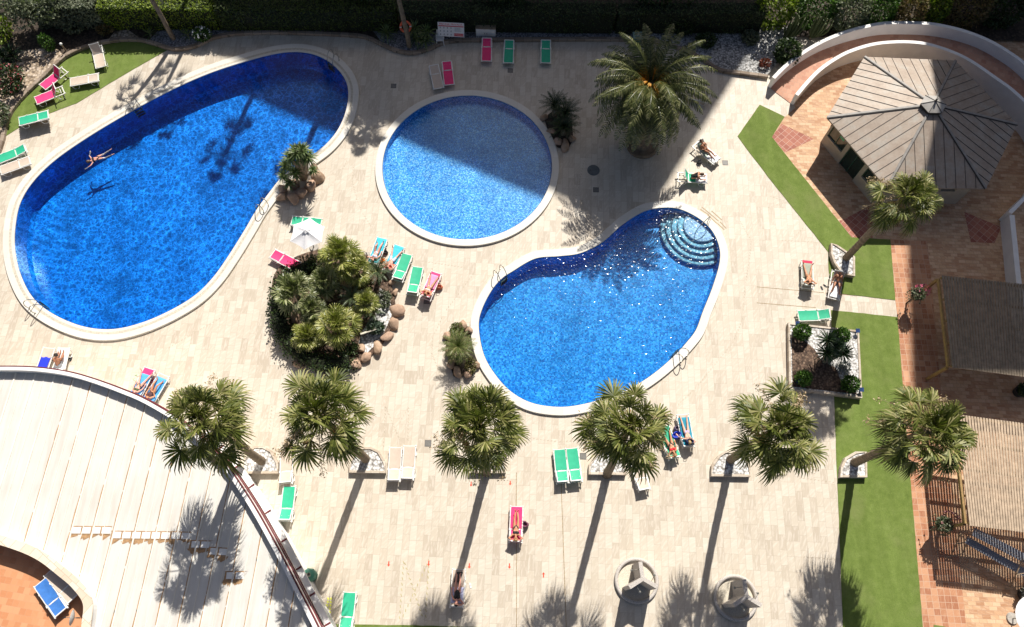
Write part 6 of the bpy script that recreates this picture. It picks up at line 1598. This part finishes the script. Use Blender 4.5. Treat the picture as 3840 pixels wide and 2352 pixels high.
# ------------------------------------------------------------------ parasol and loose parasol bases
M_para = plain('white_parasol_cloth', (.80, .785, .79), .8, .02)
def parabase(r_, off=(0, 0)):
    MB().lathe([(.0, 0), (.27, 0), (.28, .04), (.25, .09), (.0, .10)], 24).build('base', M_concrete, r_); MB().tube([(0, 0, .09), (0, 0, .5)], .03, 8).build('sleeve', M_dark, r_)
ba = crop(1000, 700, .2913)
pbp = ba(612, 785); pr_ = thing('parasol', 'white hexagonal parasol over the green lounger', 'parasol', (pbp.x, pbp.y, 0)); parabase(pr_)
zt = 2.15; ccn = [ba(*q, zt - .0) for q in [(557,402),(746,518),(712,716),(487,812),(300,704),(346,490)]]; cc_ = sum(ccn, Vector((0, 0, 0))) / 6; apx = Vector((cc_.x, cc_.y, zt + .42)) - Vector((pbp.x, pbp.y, 0))
MB().tube([(0, 0, .4), apx * .5 + Vector((0, 0, .05)), apx], .022, 8).build('pole', M_steel, pr_)
m = MB(); nn = 6
rimp = [Vector((p.x - pbp.x, p.y - pbp.y, zt)) for p in ccn]
for i in range(6):
    a, b = rimp[i], rimp[(i + 1) % 6]; rows = []
    for k in range(nn + 1):
        t = k / nn; row = []
        for j in range(nn + 1):
            u = j / nn; q = a.lerp(b, u); sagv = math.sin(PI * u); p = apx.lerp(q, t); p = p + Vector((0, 0, -.05 * math.sin(PI * t) * sagv)); p += (Vector((apx.x, apx.y, p.z)) - p) * (.055 * sagv * t ** 2); row.append(p)
        rows.append(row)
    o = len(m.v); m.v += [tuple(p) for r in rows for p in r]
    for k in range(nn):
        for j in range(nn): q = o + k * (nn + 1) + j; m.f.append((q, q + nn + 1, q + nn + 2, q + 1))
m.build('canopy', M_para, pr_)
m = MB(); 
for i in range(6): m.add([apx + Vector((0, 0, .07)), apx.lerp(rimp[i], .22) + Vector((0, 0, .05)), apx.lerp(rimp[(i + 1) % 6], .22) + Vector((0, 0, .05)), apx.lerp((rimp[i] + rimp[(i + 1) % 6]) / 2, .16) + Vector((0, 0, .03))], [(0, 1, 3), (0, 3, 2)])
m.build('vent_cap', M_para, pr_)
rb_ = MB()
for p in rimp: rb_.bar(apx - Vector((0, 0, .05)), p - Vector((0, 0, .03)), .02, .02)
rb_.build('ribs', M_steel, pr_)
bb = thing('concrete_stand', 'round concrete parasol stand left empty beside the turquoise loungers', 'stand', tuple(crop(1340, 860, .373)(103, 272))); parabase(bb)

# ------------------------------------------------------------------ pool ladders and handrail
def ladder(label, p, out, mat=None, steps=3, h=.85):
    """p: point on the pool edge, out: unit vector away from the water"""
    mat = mat or M_steel; r_ = thing('pool_ladder', label, 'pool ladder', (p.x, p.y, 0), math.atan2(out.y, out.x) - PI / 2, 'steel ladders on the pool edges')
    for sg in (-1, 1):
        m = MB(); x = sg * .26
        m.tube(spline([Vector((x, .52, ZC)), Vector((x, .55, .5)), Vector((x, .45, h)), Vector((x, .22, h)), Vector((x, .0, .45)), Vector((x, -.10, .0)), Vector((x, -.10, -.6))], 5, False), .024, 8); m.sm = True; m.build('rail', mat, r_)
        MB().lathe([(.05, 0), (.05, .02), (.025, .025)], 10, (sg * .26, .52, ZC)).build('rail_flange', mat, r_)
    for k in range(steps): MB().box((0, -.10, -.02 - .24 * k), (.5, .10, .03)).build('tread', M_dark, r_)
def edgept(O, px, py):
    q = P(px, py, ZW); i = min(range(len(O)), key=lambda k: (O[k] - Vector((q.x, q.y, 0))).length); a, b = O[i - 1], O[(i + 1) % len(O)]; t = (b - a).normalized(); return O[i], Vector((t.y, -t.x, 0))
for O, x, y, lb in [(O1, 535, 440, 'pool ladder on the far long side of the large pool'), (O1, 1240, 240, 'pool ladder at the shaded far end of the large pool'), (O1, 972, 770, 'pool ladder at the waist of the large pool by the dragon tree'), (O1, 140, 1150, 'pool ladder at the near left corner of the large pool'), (O3, 1893, 1050, 'pool ladder at the left side of the bean-shaped pool'), (O3, 2540, 1330, 'pool ladder at the right side of the bean-shaped pool')]:
    p, o_ = edgept(O, x, y); ladder(lb, p, o_)
hp_, ho = edgept(O3, 2648, 842); r_ = thing('handrail', 'slim handrail over the curved steps of the bean-shaped pool', 'handrail', (hp_.x, hp_.y, 0), math.atan2(ho.y, ho.x) - PI / 2)
MB().tube(spline([Vector((0, .2, ZC)), Vector((0, .2, .8)), Vector((0, -.3, .75)), Vector((0, -.8, .45)), Vector((0, -.85, -.1))], 5, False), .022, 8).build('rail', M_steel, r_); MB().tube([Vector((.12, .2, ZC)), Vector((.12, .2, .55)), Vector((0, -.02, .78))], .018, 8).build('brace', M_steel, r_)

# ------------------------------------------------------------------ showers
def shower(label, p, rr, ang):
    r_ = thing('shower', label, 'shower', (p.x, p.y, 0), 0, 'granite three-sided showers')
    MB().tube([Vector((rr * math.cos(2 * PI * k / 48), rr * math.sin(2 * PI * k / 48), .11)) for k in range(48)], .10, 10, True).build('ring_kerb', M_granite, r_, smooth=True)
    MB().lathe([(rr, .004), (rr, .012), (0, .012)], 40).build('tray', plain('pebble_tray', (.58, .52, .42), .8, .4, 50, bump=.3), r_)
    for k, a in enumerate(ang):
        d_ = Vector((math.cos(R(a)), math.sin(R(a)), 0)); wl_ = MB(); wl_.bar(Vector((0, 0, 1.05)) + d_ * .05, Vector((0, 0, 1.05)) + d_ * .80, .20, 2.06); w_ = wl_.build('panel', M_granite, r_)
        hx_ = math.radians(a + 60); e = Vector((math.cos(hx_), math.sin(hx_), 0)); b = d_ * .45 + Vector((-d_.y, d_.x, 0)) * .10 + Vector((0, 0, 1.85))
        s_ = MB(); s_.tube([b, b + Vector((-d_.y, d_.x, 0)) * .22 + Vector((0, 0, .06)), b + Vector((-d_.y, d_.x, 0)) * .34], .016, 6); s_.lathe([(.02, .03), (.065, .0), (.065, -.02), (.0, -.02)], 12, tuple(b + Vector((-d_.y, d_.x, 0)) * .36)); s_.build('shower_head', M_steel, r_)
    MB().tube([Vector((0, 0, 0)), Vector((0, 0, 2.085))], .115, 6).build('core', M_granite, r_)
shower('granite shower with round ring, left of the two at the near edge', P(2386, 2178), 1.06, (97, 212, 332))
shower('granite shower with round ring, partly in palm shade beside turf', P(2757, 2242), 1.06, (95, 212, 330))

# ------------------------------------------------------------------ bins
r_ = thing('litter_bin', 'green octagonal litter bin beside the striped roof edge', 'litter bin', (P(1172, 2160).x, P(1172, 2160).y, 0), .3)
MB().lathe([(.28, 0), (.30, .06), (.32, .62), (.0, .62)], 8).build('body', M_binGreen, r_); MB().lathe([(.36, .62), (.36, .74), (.30, .86), (.14, .92), (.0, .92)], 8).build('lid', plain('bin_lid_green', (.06, .24, .17), .45, .1), r_); MB().box((0, 0, .925), (.2, .2, .02)).build('ash_tray', M_steel, r_); MB().box((.02, .02, .937), (.12, .12, .01)).build('opening', M_dark, r_)
p = P(2383, 172); r_ = thing('litter_bin', 'dark green rectangular litter bin in shade at the far edge', 'litter bin', (p.x, p.y, 0), .05)
m = MB(); m.prism([(-.30, -.26), (.30, -.26), (.30, .26), (-.30, .26)], 0, .92); m.v = [(x * (1.0 if z > .5 else .82), y * (1.0 if z > .5 else .82), z) for x, y, z in m.v]; m.build('body', plain('dark_green_plastic', (.01, .09, .07), .5, .1), r_, bevel=.02); MB().box((0, .02, .98), (.66, .60, .10)).build('lid', plain('grey_green_lid', (.12, .22, .20), .5, .1), r_, bevel=.03); MB().ell((0, .05, 1.04), (.10, .07, .02)).build('handle', M_white, r_)

# ------------------------------------------------------------------ sign, lifebuoy, chair, cabinet
c14b = crop(1400, 0, .19552)
p = c14b(1510, 790); sg_ = thing('rules_sign', 'white pool rules sign with red header on two thin posts', 'sign', (p.x, p.y, 0), R(-2))
W_, H_ = 1.78, 1.05; tl = R(62); RX = Matrix.Rotation(R(74), 3, 'X')
def sgp(x, y, o=0.0):   # board coordinates -> local, board leaning back
    return Vector((0, -.02, 1.12)) + RX @ Vector((x, y, o))
def rect(m, x0, y0, x1, y1, o): return m.add([sgp(x0, y0, o), sgp(x1, y0, o), sgp(x1, y1, o), sgp(x0, y1, o)], [(0, 1, 2, 3)])
m = MB(); vs = [sgp(x, y, o) for o in (-.02, 0) for x, y in ((-W_ / 2, -H_ / 2), (W_ / 2, -H_ / 2), (W_ / 2, H_ / 2), (-W_ / 2, H_ / 2))]; m.add(vs, [(3, 2, 1, 0), (4, 5, 6, 7), (0, 1, 5, 4), (1, 2, 6, 5), (2, 3, 7, 6), (3, 0, 4, 7)]); m.build('panel', plain('sign_white', (.78, .74, .72), .5, .02), sg_)
M_signred = plain('sign_red', (.62, .03, .05), .5, .03)
m = MB(); rect(m, -W_ / 2 + .04, H_ / 2 - .30, W_ / 2 - .04, H_ / 2 - .23, .004); rect(m, .20, -H_ / 2 + .06, W_ / 2 - .06, -H_ / 2 + .27, .004); m.build('red_band', M_signred, sg_)
m = MB(); random.seed(9)
for i in range(4):
    for k in range(3):
        x, y = -.72 + i * .24, .12 - k * .25; s_ = .055
        rect(m, x - s_ * .3, y - s_, x + s_ * .3, y + s_ * .4, .005); rect(m, x - s_, y - s_ * .2, x + s_, y + .01, .0055); rect(m, x - .02, y + .03, x + .03, y + .075, .006)
for k in range(7): rect(m, .24, .16 - k * .045, .24 + .50 * random.uniform(.7, 1), .16 - k * .045 + .014, .005)
m.build('pictograms', plain('sign_grey', (.22, .22, .23), .6), sg_)
def text(body, size, at_, mat, parent, name='lettering'):
    cu_ = bpy.data.curves.new('t', 'FONT'); cu_.body = body; cu_.size = size; cu_.align_x = 'CENTER'; cu_.align_y = 'CENTER'; o = bpy.data.objects.new('t', cu_); COL.objects.link(o)
    me = bpy.data.meshes.new_from_object(o.evaluated_get(bpy.context.evaluated_depsgraph_get())); bpy.data.objects.remove(o); me.materials.clear(); me.materials.append(mat)
    q = bpy.data.objects.new(name, me); COL.objects.link(q); q.parent = parent; q.matrix_local = Matrix.Translation(at_) @ RX.to_4x4(); return q
text('PISCINA PRIVADA', .20, sgp(0, H_ / 2 - .13, .006), M_signred, sg_); text('ATENCION', .12, sgp(.52, -H_ / 2 + .165, .008), MATS['sign_white'], sg_)
for x in (-.62, .62): MB().tube([(x, .0, 0), sgp(x, -.35, -.03), sgp(x, .3, -.03)], .025, 6).build('post', M_steel, sg_)
p = c14b(690, 890, .16); lb_ = thing('lifebuoy_post', 'orange lifebuoy with rope hung on a post', 'lifebuoy', (p.x, p.y, .15)); q = c14b(617, 515, 1.5) - Vector((p.x, p.y, .15))
MB().tube([(0, 0, -.1), Vector((q.x, q.y + .10, 1.55))], .04, 8).build('post', M_dark, lb_)
MX = Matrix.Rotation(R(52), 3, 'X'); ct = Vector((q.x, q.y, 1.35))
seg = MB(); seg2 = MB()
for k in range(32):
    a, b = [2 * PI * j / 32 for j in (k, k + 1)]; tgt = seg2 if k % 8 in (0,) else seg
    tgt.tube([ct + MX @ Vector((.33 * math.cos(a), .33 * math.sin(a), 0)), ct + MX @ Vector((.33 * math.cos(b), .33 * math.sin(b), 0))], .075, 10)
seg.build('ring', plain('lifebuoy_orange', (.72, .12, .05), .5, .05), lb_, smooth=True); seg2.build('white_bands', M_white, lb_)
MB().tube(spline([ct + MX @ Vector((-.12, -.3, .08)), ct + Vector((-.02, -.25, -.5)), ct + Vector((.05, -.1, -.9)), ct + MX @ Vector((.14, -.3, .08))], 6, False), .015, 5).build('rope', plain('rope_beige', (.45, .42, .30), .9), lb_)
p = c14b(1285, 860); ch = thing('garden_chair', 'white plastic garden chair in shade beside the rules sign', 'chair', (p.x, p.y + .15, 0), R(4))
m = MB(); m.box((0, 0, .43), (.44, .42, .03)); m.build('seat', M_white, ch, bevel=.01)
m = MB()
for k in range(5): m.bar((-.18 + .09 * k, .20, .44), (-.16 + .08 * k, .32, .92), .05, .02)
m.bar((0, .19, .44), (0, .325, .92), .36, .015); m.bar((-.2, .325, .90), (.2, .325, .90), .05, .10); m.bar((-.21, .20, .44), (-.19, .32, .92), .04, .03); m.bar((.21, .20, .44), (.19, .32, .92), .04, .03); m.build('backrest', M_white, ch)
for sx in (-1, 1):
    MB().bar((sx * .22, -.20, .42), (sx * .26, -.27, 0), .05, .04).build('leg', M_white, ch); MB().bar((sx * .21, .19, .42), (sx * .25, .30, 0), .05, .04).build('leg', M_white, ch)
    MB().tube([Vector((sx * .23, -.20, .43)), Vector((sx * .25, -.2, .64)), Vector((sx * .25, .2, .66))], .025, 6).build('armrest', M_white, ch)
p = c14b(2160, 740); cb_ = thing('white_cabinet', 'white two-door cabinet with wooden top at the edge of the shaded deck', 'cabinet', (p.x, p.y + .3, 0), R(-1))
MB().box((0, 0, .42), (1.35, .48, .84)).build('body', M_white, cb_, bevel=.01)
for sx in (-1, 1): d = MB().box((sx * .325, -.25, .42), (.62, .02, .76)).build('door', M_white, cb_); MB().box((-sx * .25, -.018, .02), (.03, .02, .1)).build('handle', M_dark, d, (sx * .325, -.25, .42))
MB().box((0, .02, .86), (1.38, .56, .04)).build('top', M_wood, cb_)
p = P(247, 190, .15); bo = thing('bollard_lamp', 'small white-topped bollard lamp on the edging of the dark bed', 'bollard lamp', (p.x, p.y, .15)); MB().tube([(0, 0, 0), (0, 0, .55)], .045, 8).build('post', M_wood, bo); MB().ell((0, 0, .64), .10).build('globe', M_white, bo)

# ------------------------------------------------------------------ flower pots and the wooden swing frame on the terrace
def hangpot(label, px, py, z, r, cols, flowers=True):
    p = P(px, py, z); r_ = thing('flower_pot', label, 'plant pot', (p.x, p.y, 0), 0, 'flower pots by the pergolas')
    MB().tube([(0, 0, 0), (0, 0, z - .3)], .05, 8).build('stand', M_dark, r_); MB().lathe([(r * .55, z - .42), (r * .9, z - .1), (r, z), (r * .86, z), (r * .8, z - .08), (0, z - .08)], 20).build('pot', plain('brown_pot', (.14, .10, .06), .7, .2), r_)
    g = MB(); leafball(g, (0, 0, z + .12), (r * 1.1, r * 1.1, .3), 260, .12); g.build('foliage', M_olive, r_)
    f = MB()
    for k in range(90): d_ = rdir(); f.quad(Vector((d_.x * r * 1.3 + r * .8, d_.y * r + .25, z + .1 + d_.z * .35)), rdir() * .05, rdir() * .05)
    f.build('flowers', cols, r_)
    t = MB()
    for k in range(14):
        a = random.uniform(0, 2 * PI); e = Vector((math.cos(a) * r * 1.3, math.sin(a) * r * 1.3, z - random.uniform(.2, .7))); t.tube([Vector((math.cos(a) * r * .9, math.sin(a) * r * .9, z + .05)), e * .98 + Vector((0, 0, .2)), e], .012, 4)
        for q in range(5): t.quad(e + Vector((0, 0, q * .1)) + rdir() * .06, rdir() * .035, rdir() * .035)
    t.build('trailing_stems', M_olive, r_)
hangpot('flower pot with pink blossom beside the shaded pergola', 3440, 1105, 1.35, .36, plain('pink_blossom', (.55, .12, .20), .6))
hangpot('flower pot with trailing plant beside the sunlit pergola', 3538, 1966, 1.35, .40, plain('dusty_pink_blossom', (.35, .16, .16), .6))
cq = crop(3440, 1950, .26649)
sw = thing('wooden_frame', 'light wooden trestle frame carrying two long grey fabric bands', 'wooden frame', tuple(cq(620, 480))); so0 = sw.location.copy()
def sp(x, y, z): return cq(x, y, z) - so0
for i_, ((x0, y0, z0), (x1, y1, z1)) in enumerate([((420,520,.02),(640,475,.35)),((480,495,.0),(610,190,1.3)),((545,340,.6),(700,310,1.0)),((570,180,1.2),(790,130,1.5)),((640,470,.3),(690,330,1.0)),((600,200,1.3),(700,300,1.0)),((1230,965,.1),(1500,930,.4)),((1300,945,.1),(1400,740,1.2)),((1370,770,1.0),(1540,745,1.2)),((1400,740,1.2),(1480,560,1.5))]):
    if i_ in (0, 6): t = MB()
    t.bar(sp(x0, y0, z0), sp(x1, y1, z1), .045, .045)
    if i_ in (5, 9): t.build('trestle', M_wood, sw)
b_ = MB()
for pts, wd in [([(690,275,1.05),(900,400,.95),(1150,545,.9),(1400,680,.95),(1600,790,1.05)], .21), ([(790,165,1.45),(950,245,1.35),(1200,375,1.3),(1420,490,1.35),(1620,600,1.45)], .23)]:
    ps = [sp(*q) for q in pts]; d_ = (ps[-1] - ps[0]).normalized(); b_.strip(ps, d_.cross(Vector((0, 0, 1))).normalized(), [wd] * 5)
b_o = b_.build('fabric_bands', plain('grey_mesh_fabric', (.24, .25, .28), .8, .2, 14), sw); s_ = b_o.modifiers.new('thickness', 'SOLIDIFY'); s_.thickness = .015
rp = MB()
for a, b in [((790,130,1.5),(1560,600,1.5)),((600,190,1.3),(1480,620,1.4)),((640,475,.35),(1500,930,.4)),((420,520,.02),(1300,945,.1))]: rp.tube([sp(*a), (sp(*a) + sp(*b)) / 2 - Vector((0, 0, .06)), sp(*b)], .012, 5)
rp.build('ropes', M_wood, sw)
p = P(3836, 2230); pt = thing('potted_bush', 'dark pot with grey bush at the right border under the striped shade', 'plant pot', (p.x, p.y, 0)); MB().lathe([(.3, 0), (.42, .5), (.36, .5), (.3, .4), (0, .4)], 18).build('pot', M_dark, pt); g = MB(); leafball(g, (0, 0, .75), (.5, .5, .4), 300, .12); g.build('foliage', leafmat('grey_leaf', [(.07, .07, .06), (.16, .16, .15)]), pt)
p = P(3815, 1473); pt = thing('potted_bush', 'dark potted bush in shade below the first pergola', 'plant pot', (p.x, p.y, 0)); MB().lathe([(.28, 0), (.36, .45), (.30, .45), (.26, .36), (0, .36)], 18).build('pot', M_dark, pt); g = MB(); leafball(g, (0, 0, .7), (.42, .42, .4), 260, .12); g.build('foliage', M_darkbush, pt)
p = P(3897, 2318, 2.2); um = thing('parasol', 'white parasol edge at the lower right border', 'parasol', (p.x, p.y, 0)); MB().lathe([(1.05, 2.05), (.0, 2.5)], 24).build('canopy', M_para, um); MB().tube([(0, 0, 0), (0, 0, 2.4)], .03, 8).build('pole', M_steel, um); MB().lathe([(.3, 0), (.28, .1), (0, .1)], 18).build('base', M_concrete, um)
# satellite dish on the terrace parapet
p = c41(740, 1420, 4.4); sd = thing('satellite_dish', 'small grey satellite dish on the terrace parapet', 'satellite dish', (p.x, p.y, 4.3))
MXd = Matrix.Rotation(R(-75), 3, 'Y'); m = MB()
prof_ = [(.0, .0), (.12, .012), (.24, .045), (.34, .09)]; mm = MB(); mm.lathe(prof_[::-1], 22); m.add([Vector((-.1, 0, .2)) + MXd @ Vector(v) for v in mm.v], mm.f[:-2]); o = m.build('dish', plain('dish_grey', (.55, .54, .52), .5, .05), sd); s_ = o.modifiers.new('thickness', 'SOLIDIFY'); s_.thickness = .012
MB().tube([(0.02, 0, .2), (-.55, 0, .12)], .014, 6).build('feed_arm', M_steel, sd); MB().tube([(.02, 0, -.1), (.02, 0, .25)], .03, 8).build('mast', M_steel, sd); MB().box((-.55, 0, .14), (.07, .06, .06)).build('feed_horn', M_dark, sd)
